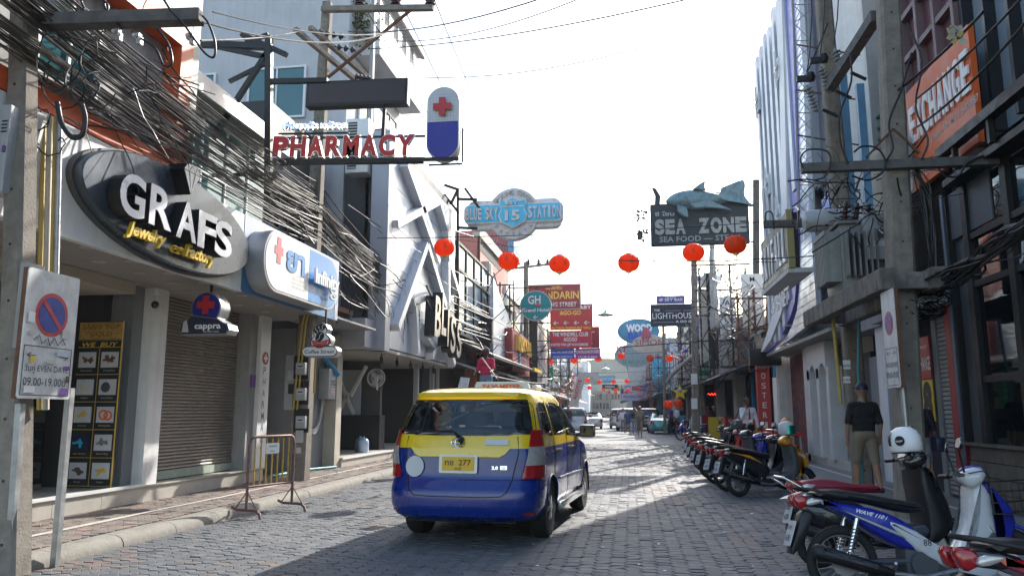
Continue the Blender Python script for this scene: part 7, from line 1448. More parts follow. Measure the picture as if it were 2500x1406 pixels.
def bike(label, M, main, second, seat='black', kind='wave', spokes=True, near=False, helmet=None, basket=False, name='motorbike', steer=-.35, trim='cleanwhite'):
    t = thing(name, label, 'motorbike', M, None); r = .285 if kind == 'wave' else .235; fy, ry = .63, -.6
    if kind == 'vespa': r = .215
    S = lambda nm, poly, hw, m, par=None, b=.02, x0=0, k=1, **kw: obj(nm, pill(MB(), smooth2(poly, k) if k else poly, hw, b, x0), m, par or t, smooth=50, **kw)
    # steering assembly frame
    SM = Matrix.Translation((0, .42, 0)) @ Matrix.Rotation(steer, 4, 'Z') @ Matrix.Translation((0, -.42, 0))
    st = thing('x', None, None, SM); st.name = 'front_fork'; bpy.data.objects.remove(st)
    def wheel(y, par=None, Mx=None):
        w_ = obj('wheel', MB().torus((0, 0, 0), r - .045, .046 if kind != 'wave' else .04, 36 if near else 24, 8), 'rubber', t, smooth=60, M=(Mx or Matrix()) @ Matrix.Translation((0, y, r)))
        rr = r - .075; b = MB(); b.torus((0, 0, 0), rr, .014, 36 if near else 20, 6); b.cyl((-.05, 0, 0), (.05, 0, 0), .035, n=12)
        if spokes:
            for k in range(24 if near else 12): an = k * 2 * pi / (24 if near else 12); b.tube([((.03 if k % 2 else -.03), .03 * cos(an + .5), .03 * sin(an + .5)), (0, rr * cos(an), rr * sin(an))], .0025, 3, False)
        else:
            for k in range(5):
                for d_ in (-.12, .12): an = k * 2 * pi / 5; b.beam((.02, .03 * cos(an), .03 * sin(an)), (.0, rr * cos(an + d_), rr * sin(an + d_)), .02, .025, up=(1, 0, 0))
        obj('rim', b, 'galv' if spokes else 'alloy', w_, smooth=50)
        b = MB(); b.lathe([(.1, .052), (.1, .056), (.04, .057)], (0, 0, 0), 20, 'X'); obj('brake_disc', b, 'steel', w_); return w_
    wheel(ry); wheel(fy, Mx=SM)
    def F_(nm, a, m, **kw): return obj(nm, a, m, t, smooth=50, M=SM, **kw)
    a = MB()
    for x in (-.085, .085): a.tube([(x, fy, r), (x, fy - .05, r + .16), (x, fy - .17, r + .42)], .02, 8)
    F_('fork', a, 'steel' if kind == 'wave' else 'blacksteel')
    fo = [(fy + (r + .03) * cos(x), r + (r + .03) * sin(x)) for x in [.25 + .2 * k for k in range(12)]]; fi = [(fy + (r + .005) * cos(x), r + (r + .005) * sin(x)) for x in [.25 + .2 * k for k in range(12)]][::-1]
    F_('front_fender', pill(MB(), fo + fi, .06, .01), main if kind != 'scoot' else second)
    if kind == 'wave':
        S('leg_shield', [(.44, .92), (.52, .9), (.68, .62), (.6, .5), (.5, .34), (.34, .28), (.2, .3), (.3, .42), (.4, .6)], .13, second, b=.04); sh = None
        S('front_cover', [(.5, .9), (.56, .88), (.74, .64), (.62, .4), (.56, .3), (.5, .3), (.6, .6)], .15, main, b=.03)
        S('lower_cowl', [(-.3, .62), (-.1, .56), (.1, .42), (.3, .33), (.5, .36), (.54, .22), (.42, .16), (.3, .2), (.05, .3), (-.12, .42)], .14, second, b=.03)
        S('side_cowl', [(-.84, .76), (-.6, .74), (-.3, .68), (-.12, .6), (.02, .48), (.1, .36), (-.12, .38), (-.3, .46), (-.6, .66)], .125, main, b=.035)
        for x0 in (-.137, .137): S('panel', [(.2, .36), (.42, .42), (.55, .56), (.52, .36), (.36, .32)], .008, 'darkgrey', x0=x0, b=.003)
        seatp = [(-.84, .8), (-.7, .85), (-.4, .81), (-.15, .76), (.02, .74), (.06, .66), (-.1, .66), (-.4, .74), (-.7, .77)]
        S('tail_cowl', [(-.96, .78), (-.8, .8), (-.6, .74), (-.7, .69), (-.88, .71)], .09, 'blackpaint', b=.02)
        hz = .95; F_('headset', pill(MB(), smooth2([(.36, .93), (.43, .85), (.52, .88), (.57, .97), (.5, 1.02), (.4, .99)], 1), .17, .035), second); ly = .4
        F_('headset_trim', pill(MB(), smooth2([(.38, .985), (.5, 1.015), (.57, .98), (.51, 1.035), (.4, 1.01)], 1), .12, .01), main)
    elif kind == 'scoot':
        S('leg_shield', [(.4, .86), (.48, .88), (.62, .62), (.56, .42), (.4, .22), (.3, .2), (.36, .34), (.44, .5), (.44, .66)], .16, 'darkgrey', b=.03); S('front_cover', [(.46, .9), (.54, .88), (.74, .66), (.78, .52), (.66, .46), (.6, .32), (.52, .3), (.6, .5), (.56, .7)], .17, main, b=.05)
        S('nose', [(.58, .82), (.78, .68), (.82, .54), (.72, .48), (.64, .62)], .1, 'blackpaint', b=.03); S('floor', [(-.2, .3), (.4, .28), (.44, .2), (.1, .14), (-.25, .2)], .15, K, b=.03)
        S('side_cowl', [(-.86, .76), (-.5, .72), (-.1, .62), (.0, .42), (-.1, .24), (-.3, .3), (-.5, .5), (-.8, .66)], .145, second, b=.05); S('side_stripe', [(-.82, .75), (-.4, .69), (-.16, .54), (-.3, .6), (-.6, .7)], .15, main, b=.01, k=0)
        seatp = [(-.86, .78), (-.7, .84), (-.4, .8), (-.2, .75), (.02, .72), (.05, .63), (-.2, .66), (-.6, .73)]
        S('tail_cowl', [(-.98, .8), (-.8, .8), (-.7, .72), (-.86, .7)], .08, second, b=.02); hz = .98; ly = .42
        F_('headset', pill(MB(), smooth2([(.3, .92), (.4, .84), (.5, .9), (.52, 1.02), (.44, 1.06), (.34, 1.0)], 1), .14, .04), main)
    else:
        S('leg_shield', [(.36, .9), (.44, .92), (.62, .4), (.5, .24), (.36, .22), (.42, .4)], .2, K, b=.03); S('front_cover', [(.44, .93), (.5, .9), (.66, .5), (.6, .3), (.54, .3)], .18, 'blackpaint', b=.04)
        S('floor', [(-.2, .26), (.4, .24), (.42, .18), (-.25, .18)], .18, K, b=.03); S('side_cowl', [(-.86, .62), (-.66, .7), (-.2, .64), (-.06, .3), (-.3, .22), (-.56, .26), (-.8, .42)], .19, 'blackpaint', b=.09)
        S('side_trim', [(-.9, .62), (-.6, .72), (-.3, .68), (-.5, .69), (-.75, .66)], .195, trim, b=.01, k=1)
        seatp = [(-.8, .72), (-.72, .8), (-.5, .82), (-.2, .76), (.0, .76), (.06, .68), (-.2, .68), (-.6, .7)]; hz = 1.0; ly = .36
        F_('headset', pill(MB(), smooth2([(.28, .96), (.4, .88), (.54, .98), (.5, 1.08), (.4, 1.1)], 1), .12, .04), 'blackpaint'); F_('headset_trim', pill(MB(), smooth2([(.3, 1.0), (.42, 1.12), (.5, 1.1), (.44, 1.14), (.34, 1.08)], 1), .12, .01), W)
        a = MB(); a.tube([(-.15, -.74, .72), (-.15, -.92, .82), (0, -.96, .84), (.15, -.92, .82), (.15, -.74, .72)], .013, 6); obj('grab_rail', a, 'chrome', t, smooth=60)
    S('seat', seatp, .12, seat, b=.04); 
    if kind != 'vespa': a = MB(); a.tube([(-.12, -.55, .78), (-.12, -.86, .84), (0, -.93, .85), (.12, -.86, .84), (.12, -.55, .78)], .013, 6); obj('grab_rail', a, 'blacksteel', t, smooth=60)
    dy = .13 if kind == 'vespa' else 0; sh_ = lambda q: [(y + dy, z) for y, z in q]
    for x in (-.05, .05): S('tail_light', sh_([(-.97, .8), (-.86, .79), (-.84, .72), (-.93, .68)]), .035, 'lightred', x0=x * 1.3, b=.012); S('indicator', sh_([(-.86, .77), (-.72, .76), (-.8, .72), (-.88, .71)]), .02, 'lightclear', x0=x * 2.1, b=.008)
    S('rear_fender', sh_([(-.9, .68), (-.8, .66), (-.86, .52), (-.98, .34), (-1.02, .35), (-.94, .54)]), .07, K, b=.01)
    pm = frame((0, -.985 + dy, .5), (1, 0, 0), (0, .35, 1)); a = MB(pm); a.prism(rrect(.17, .2, .01, 2), 0, .006); obj('number_plate', a, 'printwhite', t)
    a = MB(frame((0, -.992 + dy, .5), (1, 0, 0), (0, .35, 1))); a.txt('ขคก', 0, .03, .04, .1, z=.007); a.txt('638', 0, -.06, .05, .1, z=.007); obj('lettering', a, K, t)
    # engine, swingarm, exhaust, stand
    a = MB(); a.bbox(-.1, .1, -.15, .22, .2, .4, .03); a.cyl((-.12, -.02, .28), (.13, -.02, .28), .1, n=16); a.cyl((.1, .2, .3), (.1, .4, .33), .06, n=12); [a.box(-.07, .07, .22 + .03 * k, .235 + .03 * k, .24, .4) for k in range(5)]; a.tube([(-.07, ry, r), (-.08, -.1, .3)], .022, 6); a.tube([(.07, ry, r), (.08, -.1, .3)], .022, 6); obj('engine', a, 'darkgrey', t, smooth=40)
    a = MB(); a.tube([(.13, .2, .24), (.15, -.05, .19), (.16, -.3, .22)], .02, 8, rs=None); obj('exhaust_pipe', a, 'steel', t, smooth=50); a = MB(); a.tube([(.16, -.28, .22), (.17, -.4, .25), (.18, -.86, .38), (.18, -.88, .385)], .05, 12, rs=[.025, .05, .055, .03]); ex = obj('exhaust', a, K, t, smooth=50); a = MB(); a.tube([(.225, -.42, .27), (.238, -.82, .385)], .02, 6, rs=[.018, .022]); obj('heat_shield', a, 'chrome' if near else 'steel', ex, smooth=50)
    for x in (-.13, .13): a = MB(); a.tube([(x, ry, r + .02), (x, ry + .1, .62)], .018, 8); a.tube([(x + .03 * cos(k * .9), ry + .02 + .0016 * k * 1, r + .06 + .0042 * k + .03 * 0) if 0 else (x + .03 * cos(k * .9), ry + .02 + k * .0011 + .03 * sin(k * .9), r + .06 + k * .0035) for k in range(60)], .005, 4, False); obj('shock_absorber', a, 'chrome' if near else 'steel', t, smooth=60)
    a = MB(); a.tube([(-.1, 0, .2), (-.24, -.08, .02)], .012, 6); a.tube([(.1, .1, .22), (.3, .08, .2)], .014, 6); a.tube([(-.1, .1, .22), (-.3, .08, .2)], .014, 6); a.tube([(.15, -.25, .26), (.27, -.3, .3)], .012, 6); obj('foot_peg', a, 'steel', t, smooth=50)
    # handlebars, levers, mirrors, headlight
    a = MB(); a.tube([(-.33, ly - .08, hz + .0), (-.15, ly, hz), (.15, ly, hz), (.33, ly - .08, hz + .0)], .014, 8); F_('handlebar', a, 'blacksteel')
    for s_ in (-1, 1):
        a = MB(); a.tube([(s_ * .24, ly - .045, hz), (s_ * .36, ly - .09, hz)], .02, 8); F_('grip', a, K); a = MB(); a.tube([(s_ * .2, ly + .02, hz + .01), (s_ * .36, ly - .0, hz + .0)], .006, 5); F_('lever', a, 'steel')
        mx = s_ * .27; a = MB(); a.tube([(s_ * .2, ly, hz + .02), (s_ * .24, ly - .02, hz + .14), (mx, ly - .03, hz + .2)], .008, 6); F_('mirror_stem', a, 'blacksteel' if kind != 'vespa' else 'chrome')
        mm = frame((mx + s_ * .02, ly - .03, hz + .24), (1, .1 * s_, 0), (0, .2, 1)); a = MB(mm); a.prism(ell(.065, .05 if kind != 'vespa' else .062, 20) if kind == 'vespa' else rrect(.14, .085, .035, 4), -.02, 0, .004); q = F_('mirror', a, K); a = MB(mm); a.prism(ell(.058, .055, 20) if kind == 'vespa' else rrect(.125, .072, .03, 4), .001, .003); F_('mirror_glass', a, 'chrome')
    a = MB(); [a.tube(curvy([(s_ * .2, ly + .02, hz + .01), (s_ * .22, ly + .14, hz + .02), (s_ * .1, ly + .17, hz - .1), (s_ * .05, ly + .1, hz - .25)]), .005, 4) for s_ in (-1, 1)]; F_('brake_cable', a, K)
    a = MB(); a.ball((0, ly + .13, hz + .0 if kind != 'scoot' else .62 + .2), .07, 12, (1, .6, .8)); F_('headlight', a, 'lightclear')
    if near and kind == 'wave':
        a = MB(frame((.152, .32, .37), (0, 1, 0), (0, -.05, 1))); a.txt('HONDA', .09, .0, .022, .13, z=.0, bold=.03); obj('lettering', a, W, t)
        a = MB(frame((.141, -.05, .42), (0, 1, 0), (0, -.45, 1))); a.txt('88', .06, 0, .05, .06, z=.003, bold=.0); obj('lettering', a, K, t)
        a = MB(frame((.127, -.5, .665), (0, 1, -.25), (0, .2, 1))); a.txt('WAVE 110 i', .12, .0, .03, .24, z=.002, bold=.03, shear=.4); obj('lettering', a, W, t)
        for x0 in (-.127, .127): S('stripe', [(-.6, .68), (-.2, .52), (-.05, .42), (-.15, .47), (-.45, .6)], .005, 'steel', x0=x0, b=.002, k=0)
    elif kind == 'scoot': a = MB(frame((.153, -.05, .3), (0, 1, 0), (0, 0, 1))); a.txt('HONDA', 0, 0, .028, .16, bold=.03); obj('lettering', a, W, t); a = MB(frame((.175, .6, .66), (0, 1, -.5), (0, .5, 1))); a.txt('CLICK', 0, 0, .04, .16, bold=.03); obj('lettering', a, W, t)
    if helmet:
        hm = SM @ Matrix.Translation((.3, ly - .08, hz + .15)); hp = WM(t) @ hm; hx, hlab = helmet
        h_ = thing('helmet', hlab, 'helmet', hp); a = MB(); vs = []; 
        pr_ = [(0, .14), (.06, .133), (.105, .1), (.132, .045), (.138, -.02), (.132, -.075), (.118, -.1)]; a.lathe(pr_[::-1], n=24); a.v = [Vector((v.x * .95, v.y * 1.12, v.z)) for v in a.v]; obj('shell', a, {'v': W, 'g': 'printwhite', 'k': 'darkgrey'}[hx], h_, smooth=60)
        a = MB(); a.lathe([(.1, -.06), (.112, -.105), (.13, -.105)], n=24); a.v = [Vector((v.x * .95, v.y * 1.12, v.z)) for v in a.v]; obj('lining', a, K, h_, smooth=60)
        if hx == 'v':
            for s_ in (-1, 1):
                a = MB(); a.tube([Vector((s_ * .001 + .137 * cos(x) * .95 * s_ * .62, .03 + .1 * 0 + .0, 0)) for x in (0,)] * 2, .001, 3) if 0 else None
            b = MB(); V = []; n_ = 20
            for k in range(n_ + 1):
                an = -.35 + (pi + .7) * k / n_
                for o_ in (-.03, .0): y_ = -.055 + o_; rad_ = .1415; q = sqrt(max(0, rad_ ** 2 - y_ ** 2 * .8)); V.append((q * cos(an) * .96, y_ * 1.1, q * sin(an) * .98))
            b.add(V, [(2 * k, 2 * k + 1, 2 * k + 3, 2 * k + 2) for k in range(n_)]); obj('stripe', b, K, h_, smooth=60)
            for s_ in (-1, 1): b = MB(frame((s_ * .128, .04, .0), (0, -s_ * -1, 0), (0, 0, 1))); b.prism(ell(.045, .045, 24), -.004, .012); e_ = obj('emblem', b, K, h_); b = MB(frame((s_ * .142, .04, -.01), (0, s_, .1), (0, 0, 1))); b.txt('Vespa', 0, 0, .02, .07, bold=.02, shear=.3); obj('lettering', b, W, e_)
        if hx == 'g': b = MB(); V = [(1.04 * .135 * cos(an) * .95, 1.06 * .138 * sin(an) * 1.12, z) for z in (.05, -.02, -.1) for an in [pi / 2 - 1.1 + 2.2 * k / 10 for k in range(11)]]; b.add(V, [(i * 11 + k, i * 11 + k + 1, i * 11 + 12 + k, i * 11 + 11 + k) for i in range(2) for k in range(10)]); obj('visor', b, mat('visorgreen', (.01, .2, .15), .1, .6), h_, smooth=60)
        M_h = Matrix.Rotation(-.9, 4, 'Z'); h_.matrix_basis = hp @ M_h
    if basket:
        bk = MB(); bm_ = Matrix.Translation((0, .72, .78))
        for k in range(9): bk.box(-.16 + .04 * k - .003, -.16 + .04 * k + .003, .57, .576, .66, .9); bk.box(-.16 + .04 * k - .003, -.16 + .04 * k + .003, .86, .866, .7, .9)
        for z in (.66, .74, .82, .9): bk.tube([(-.16, .57, z), (.16, .57, z), (.18, .87, z + .02), (-.18, .87, z + .02), (-.16, .57, z)], .005, 4)
        bk.box(-.16, .16, .57, .86, .655, .66); [bk.box(-.165, -.16, .58 + .05 * k, .586 + .05 * k, .66, .9) or bk.box(.16, .165, .58 + .05 * k, .586 + .05 * k, .66, .9) for k in range(6)]; F_('basket', bk, 'blacksteel')
    return t
def bikeV(u0, v0, u1, v1):
    p, q = at(u0, v0, Z=0), at(u1, v1, Z=0); return bikeM(u0, v0, math.degrees(atan2(q.x - p.x, q.y - p.y)))
def bikeM(u0, v0, ang, zg=0):
    """rear tyre contact at the photo's pixel, heading ang degrees clockwise from +Y"""
    p = at(u0, v0, Z=zg); M = Matrix.Translation((p.x, p.y, 0)) @ Matrix.Rotation(R_(-ang), 4, 'Z') @ Matrix.Translation((0, .6, 0)) @ Matrix.Rotation(R_(-6), 4, 'Y')
    return M
bike('blue and white step through motorbike with chrome exhaust, nearest complete one at the bottom right', bikeM(2066, 1466, 84), 'bluepaint', 'bikewhite', near=True, basket=True, steer=-.3)
bike('black scooter with a dark red seat and a white helmet on its handlebar', bikeM(2003, 1386, 80), 'blackpaint', 'blackpaint', 'maroon', 'vespa', False, True, ('v', 'white open helmet with black stripes hung on the handlebar of the black scooter'), steer=-.2)
bike('red motorbike cut off by the bottom right corner', bikeM(2560, 1775, 84), 'redpaint', 'redpaint', near=True, steer=0)
bike('yellow fronted black scooter, first of the row in the middle distance', bikeM(1806, 1212, 67), 'orangepaint', 'blackpaint', 'black', 'scoot', False, True, ('g', 'white helmet with a green mirrored visor on the yellow scooter'), steer=-.2)
rows_ = [(1778, 1200, 56, 'bikewhite', 'blackpaint', 'wave', 'white motorbike with red tail parked right behind the yellow scooter'), (1752, 1183, 58, 'blackpaint', 'bluepaint', 'wave', 'black and blue motorbike, third from the front of the row'), (1733, 1168, 55, 'blackpaint', 'blackpaint', 'scoot', 'all black scooter in the middle of the row'), (1718, 1150, 57, 'blackpaint', 'redpaint', 'wave', 'dark red and black motorbike behind the all black scooter'),
         (1706, 1134, 54, 'tealpaint', 'blackpaint', 'wave', 'teal trimmed black motorbike near the far end of the row'), (1698, 1120, 56, 'blackpaint', 'bikewhite', 'scoot', 'black scooter with white floor at the far end of the row')]
for i, (u, v, an, m, s2, kd, lb) in enumerate(rows_): bike(lb, bikeM(u, v, an + 9), m, s2, 'black', kd, kd == 'wave', False, ('k', 'dark grey helmet on a handlebar in the middle of the row') if i == 3 else None, steer=random.uniform(-.4, .1))
bike('blue motorbike facing the road just beyond the row', bikeM(1722, 1076, -95), 'bluepaint', 'bluepaint', 'black', 'wave', False, False)
bike('red and white motorbike parked behind the blue one', bikeM(1650, 1062, 70), 'redpaint', 'bikewhite', 'black', 'wave', False, False)
for i, (u, v, lb) in enumerate(((1668, 1052, 'dark motorbike beside the teal sedan'), (1690, 1058, 'maroon motorbike beside the people at the bar front'))): bike(lb, bikeM(u, v, 60 + 10 * i), ['blackpaint', 'redpaint'][i], 'blackpaint', 'black', 'wave', False, False)
# ================================================================ people
def person(label, base, face=0, h=1.7, top='cloth_black', bottom='cloth_khaki', skin='skin', shoes='cloth_black', hair='hair', hat=None, stride=.12, la=(.1, .1), ra=(.1, .1), sleeve=.45, leg=.5, vox=.024, skirt=False, name='person', extra=None, belly=0, fingers=False):
    k = h / 1.72; P = []
    def A(a, b, r0, r1, m): P.append((Vector(a) * k, Vector(b) * k, r0 * k, r1 * k, m))
    st = stride
    hipz, kz = .9, .49
    for s_, f in ((-1, 1), (1, -1)):
        hip = Vector((s_ * .09, 0, hipz)); kn = Vector((s_ * .1, f * st * .8 + .02, kz)); an = Vector((s_ * .1, f * st * 1.1 - (.06 if f < 0 else 0), .09 + (.05 if f < 0 and st > .1 else 0)))
        m = bottom; kk = hip.lerp(kn, min(1, leg * 2))
        A(hip, kk, .098, .078 if leg < .5 else .075, m)
        if leg <= .5:
            A(kk, kn, .066, .056, skin); A(kn, kn.lerp(an, .35), .056, .058, skin); A(kn.lerp(an, .35), an, .058, .038, skin)
        else: A(kn, an, .072, .062, m)
        A(an + Vector((0, -.05, -.045)), an + Vector((0, .15, -.06)), .04, .032, shoes)
    A((-.06, 0, .93), (.06, 0, .93), .115, .115, bottom); 
    if skirt: A((-.05, 0, .9), (-.08, 0, .55), .14, .15, bottom); A((.05, 0, .9), (.08, 0, .55), .14, .15, bottom)
    A((-.05, .01 + belly * .04, 1.03), (.05, .01 + belly * .04, 1.03), .12 + belly * .03, .12 + belly * .03, top); A((-.06, .01 + belly * .05, 1.13), (.06, .01 + belly * .05, 1.13), .118 + belly * .04, .118 + belly * .04, top); A((-.08, 0, 1.28), (.08, 0, 1.28), .118, .118, top); A((-.15, -.01, 1.385), (.15, -.01, 1.385), .065, .065, top)
    A((0, -.01, 1.4), (0, .01, 1.52), .052, .05, skin); A((0, .015, 1.58), (0, .02, 1.64), .078, .085, skin); A((0, .0, 1.645), (0, -.015, 1.65), .088, .088, skin); A((0, .07, 1.565), (0, .085, 1.555), .035, .028, skin); A((0, .1, 1.605), (0, .112, 1.595), .014, .014, skin)
    for s_ in (-1, 1): A((s_ * .088, 0, 1.6), (s_ * .09, -.01, 1.63), .014, .016, skin)
    for s_, (f, b) in ((-1, la), (1, ra)):
        sh = Vector((s_ * .185, -.01, 1.38)); el = sh + Vector((s_ * .06, sin(f) * .28, -cos(f) * .28)); wr = el + Vector((s_ * (.0 if b < 1.2 else -.1), sin(f + b) * .25, -cos(f + b) * .25)); m2 = sh.lerp(el, min(1, sleeve * 2))
        A(sh, m2, .062, .055, top)
        if sleeve < .95: A(m2, el, .045, .042, skin); A(el, wr, .042, .028, skin)
        else: A(el - (el - sh) * .0, wr, .05, .04, top)
        d = (wr - el).normalized(); pm = wr + d * .06; A(wr, pm, .028, .034, skin)
        if fingers:
            for q in range(4): o = Vector((0, (q - 1.5) * .018, 0)); A(pm + o, pm + o + d * (.075 - abs(q - 1.3) * .008) + Vector((-s_ * .02, 0, 0)), .0115, .009, skin)
            A(wr + d * .02 + Vector((0, .025, 0)), wr + d * .07 + Vector((0, .055, 0)), .012, .01, skin)
        else: A(pm, pm + d * .06, .03, .018, skin)
    bm = MB()
    for a, b, r0, r1, m in P:
        d = (b - a); L = max(d.length, 1e-4); d = d / L; pts = []; rs = []
        for q in (-1, -.8, -.5, 0): pts.append(a + d * r0 * q); rs.append(r0 * sqrt(max(.0004, 1 - q * q)))
        for q in (0, .5, .8, 1): pts.append(b + d * r1 * q + d * 1e-5); rs.append(r1 * sqrt(max(.0004, 1 - q * q)))
        bm.tube(pts, 1, 10, True, rs)
    me = bpy.data.meshes.new('tmp'); me.from_pydata([tuple(v) for v in bm.v], [], bm.f); o = bpy.data.objects.new('tmp', me); COL.objects.link(o)
    md = o.modifiers.new('r', 'REMESH'); md.mode = 'VOXEL'; md.voxel_size = vox * k; md2 = o.modifiers.new('s', 'SMOOTH'); md2.factor = .5; md2.iterations = 2
    dg = bpy.context.evaluated_depsgraph_get(); m2 = bpy.data.meshes.new_from_object(o.evaluated_get(dg)); bpy.data.objects.remove(o)
    regs = sorted(set(p[4] for p in P)); [m2.materials.append(MATS[r]) for r in regs]; ri = {r: i for i, r in enumerate(regs)}
    PP = [(a, b - a, max((b - a).length_squared, 1e-9), r0, r1, ri[m]) for a, b, r0, r1, m in P]
    for f in m2.polygons:
        c = f.center; best = 9
        for a, d, L2, r0, r1, i in PP:
            q = c - a; t = q.dot(d) / L2; t = 0 if t < 0 else 1 if t > 1 else t; dd = (q - d * t).length - (r0 + (r1 - r0) * t)
            if dd < best: best = dd; bi = i
        f.material_index = bi; f.use_smooth = True
    t = thing(name, label, 'person', Matrix.Translation(base) @ Matrix.Rotation(face, 4, 'Z')); ob = bpy.data.objects.new('body', m2); COL.objects.link(ob); ob.parent = t
    a = MB(); V = Vector((0, -.012, 1.652)) * k; a.ball(V, .1 * k, 14, (1, 1.05, 1)); a.f = [f for f in a.f if (sum((a.v[i] for i in f), Vector()) / len(f) - V).z > (-.02 if (sum((a.v[i] for i in f), Vector()) / len(f)).y < .02 else .045) * k]
    obj('hair', a, hair if not hat else (hat if hat in MATS else hair), t, smooth=60)
    if hat: a = MB(); a.prism([(x * k, y * k) for x, y in (ell(.17, .17, 20) if hat == 'cloth_white' else ell(.09, .1, 16, 0, .1))], 1.655 * k, 1.668 * k); obj('hat_brim', a, hat, t, smooth=40)
    for s_ in (-1, 1): a = MB(); a.ball((s_ * .032 * k, .095 * k, 1.625 * k), .009 * k, 6); obj('eye', a, K, t)
    return t
def gp(u, v, Z=0): return at(u, v, Z=Z)
PI_ = pi
p = at(1187, 850, Y=20.5); wz = p.z - 1.66
wk = person('worker in a pink t-shirt with covered head standing above the taxi', (p.x, 20.5, wz), PI_ * .95, 1.66, 'cloth_pink', 'cloth_denim', 'skindark', hat='cloth_grey', stride=.03, la=(.3, 1.0), ra=(.15, .9), leg=1, vox=.018, fingers=True)
bp_ = thing('broom', 'long straw broom pole held by the worker in pink', 'broom', at(1222, 945, Y=19.9)); a = MB(); a.tube([at(1176, 872, Y=20.15), at(1214, 925, Y=19.95)], .015, 6); part('handle', bp_, 'cream', a); a = MB(); [a.tube([at(1214, 925, Y=19.95), at(1214 + 8 + random.uniform(-6, 8), 948, Y=19.9 + random.uniform(-.05, .05))], .006, 3) for _ in range(22)]; part('bristles', bp_, 'brown', a)
wp = thing('work_platform', 'wheeled steel work platform behind the taxi carrying the worker in pink', 'platform', (p.x, 20.5, 0)); part('deck', wp, 'wood', MB().box(p.x - .7, p.x + .7, 19.9, 21.2, wz - .05, wz))
for x in (-.65, .65):
    for y in (19.95, 21.15): a = MB(); a.beam((p.x + x, y, .06), (p.x + x, y, wz - .05), .05); part('leg', wp, 'yellowbar', a); a = MB(); a.lathe([(.06, -.02), (.06, .02)], (p.x + x, y, .06), 12, 'X'); part('wheel', wp, 'rubber', a)
for y in (19.95, 21.15): a = MB(); a.beam((p.x - .65, y, .2), (p.x + .65, y, wz - .2), .03); part('brace', wp, 'yellowbar', a)
bd = thing('leaning_board', 'pale board propped up at the left beside the worker in pink', 'board', at(1130, 955, Y=19)); a = MB(); a.beam(at(1122, 975, Y=19), at(1136, 922, Y=19.4), .24, .03, up=(0, 1, 0)); part('board', bd, 'offwhite', a)
q = gp(1563, 1067); person('big man in khaki shirt and shorts with a red cap walking towards us', q, PI_ - .1, 1.75, 'cloth_khaki', 'cloth_khaki', hat='dullred', stride=.2, belly=.9, la=(-.2, .3), ra=(.2, .3), vox=.02)
q = gp(1522, 1057); person('pedestrian in a white top and long grey trousers left of the khaki man', q, PI_, 1.68, 'cloth_white', 'cloth_grey', hat='cloth_white', stride=.15, leg=1)
q = gp(1534, 1058); person('woman in a navy tunic and short skirt walking beside the white top', q, PI_, 1.64, 'cloth_blue', 'cloth_blue', hair='cream', stride=.12, leg=.3)
q = gp(1550, 1058); person('man in dark clothes half hidden behind the khaki man', q, 0, 1.72, 'cloth_black', 'cloth_denim', stride=.15, leg=1)
q = gp(1745, 1061, .12); person('woman in a dark patterned dress and white sun hat on the right pavement', q, PI_ + .1, 1.66, 'cloth_black', 'cloth_black', hat='cloth_white', stride=.08, skirt=True, leg=.3, belly=.3)
q = gp(1716, 1056, .12); person('man in a pale grey shirt and light cap beside the woman in the sun hat', q, PI_ - .3, 1.7, 'cloth_grey', 'cloth_blue', hat='offwhite', stride=.03, leg=1)
p = at(1824, 977, Y=24); tm_ = person('man in a white shirt and red tie holding a phone to his ear', (p.x, 24, .12), PI_ + .25, 1.74, 'cloth_white', 'cloth_black', 'skindark', stride=.02, la=(.1, .3), ra=(.5, 2.35), sleeve=1, leg=1, vox=.018, fingers=True)
a = MB(); a.prism([(-.018, 1.42), (.018, 1.42), (.032, 1.12), (0, 1.06), (-.032, 1.12)], 0, .006); q = MB(); q.add([(v.x, .135 + v.z * 1 - (.02 if v.y > 1.3 else -.0), v.y) for v in a.v], a.f); obj('tie', q, 'dullred', tm_)
hm_ = person('man in a dark cap, black t-shirt and khaki shorts walking beside the poles', (3.76, 13.5, .12), .15, 1.78, 'cloth_black', 'cloth_khaki', 'skin', hat='navy', stride=.13, la=(.1, .1), ra=(-.1, .35), leg=.45, vox=.016, fingers=True, belly=.3)
person('companion in a black shirt and grey shorts holding hands beside the man in the cap', (4.42, 13.0, .12), .1, 1.64, 'cloth_black', 'cloth_grey', 'skin', stride=.1, la=(-.1, .35), ra=(.1, .2), leg=.35, vox=.016, fingers=True)
bg_ = thing('shoulder_bag', 'dark shoulder bag carried at the hip of the companion in black', 'bag', (4.62, 12.85, .85)); obj('bag', MB().bbox(-.06, .08, -.14, .14, 0, .22, .03), 'navy', bg_, smooth=40); a = MB(); a.tube([(0, -.1, .2), (-.1, .05, .62), (0, .12, .2)], .01, 5); obj('strap', a, 'navy', bg_)
for (u, v, Z_, lb, tp, bt, lg, f_) in ((1394, 1056, 0, 'pedestrian in a tan shirt at the left of the far street', 'cloth_khaki', 'cloth_khaki', .4, 3), (1388, 1060, .1, 'pedestrian in dark clothes at the far left kerb', 'cloth_black', 'cloth_blue', 1, 3), (1492, 1030, 0, 'pedestrian in white at the far middle of the street', 'cloth_white', 'cloth_black', .4, 3), (1640, 1058, .12, 'man in a violet shirt sitting area of the right bar front', 'purple', 'cloth_black', 1, 1), (1655, 1056, .12, 'person in a pale blue top beside the man in violet', 'paleblue', 'cloth_black', 1, 2), (1668, 1050, .12, 'person in black under the far right awning', 'cloth_black', 'cloth_black', 1, 3), (1730, 1054, .12, 'dim figure in dark red behind the woman in the sun hat', 'dullred', 'cloth_black', 1, 3)):
    q = gp(u, v, Z_); person(lb.replace('sitting area of', 'standing at'), q, f_, 1.7, tp, bt, leg=lg, vox=.035)

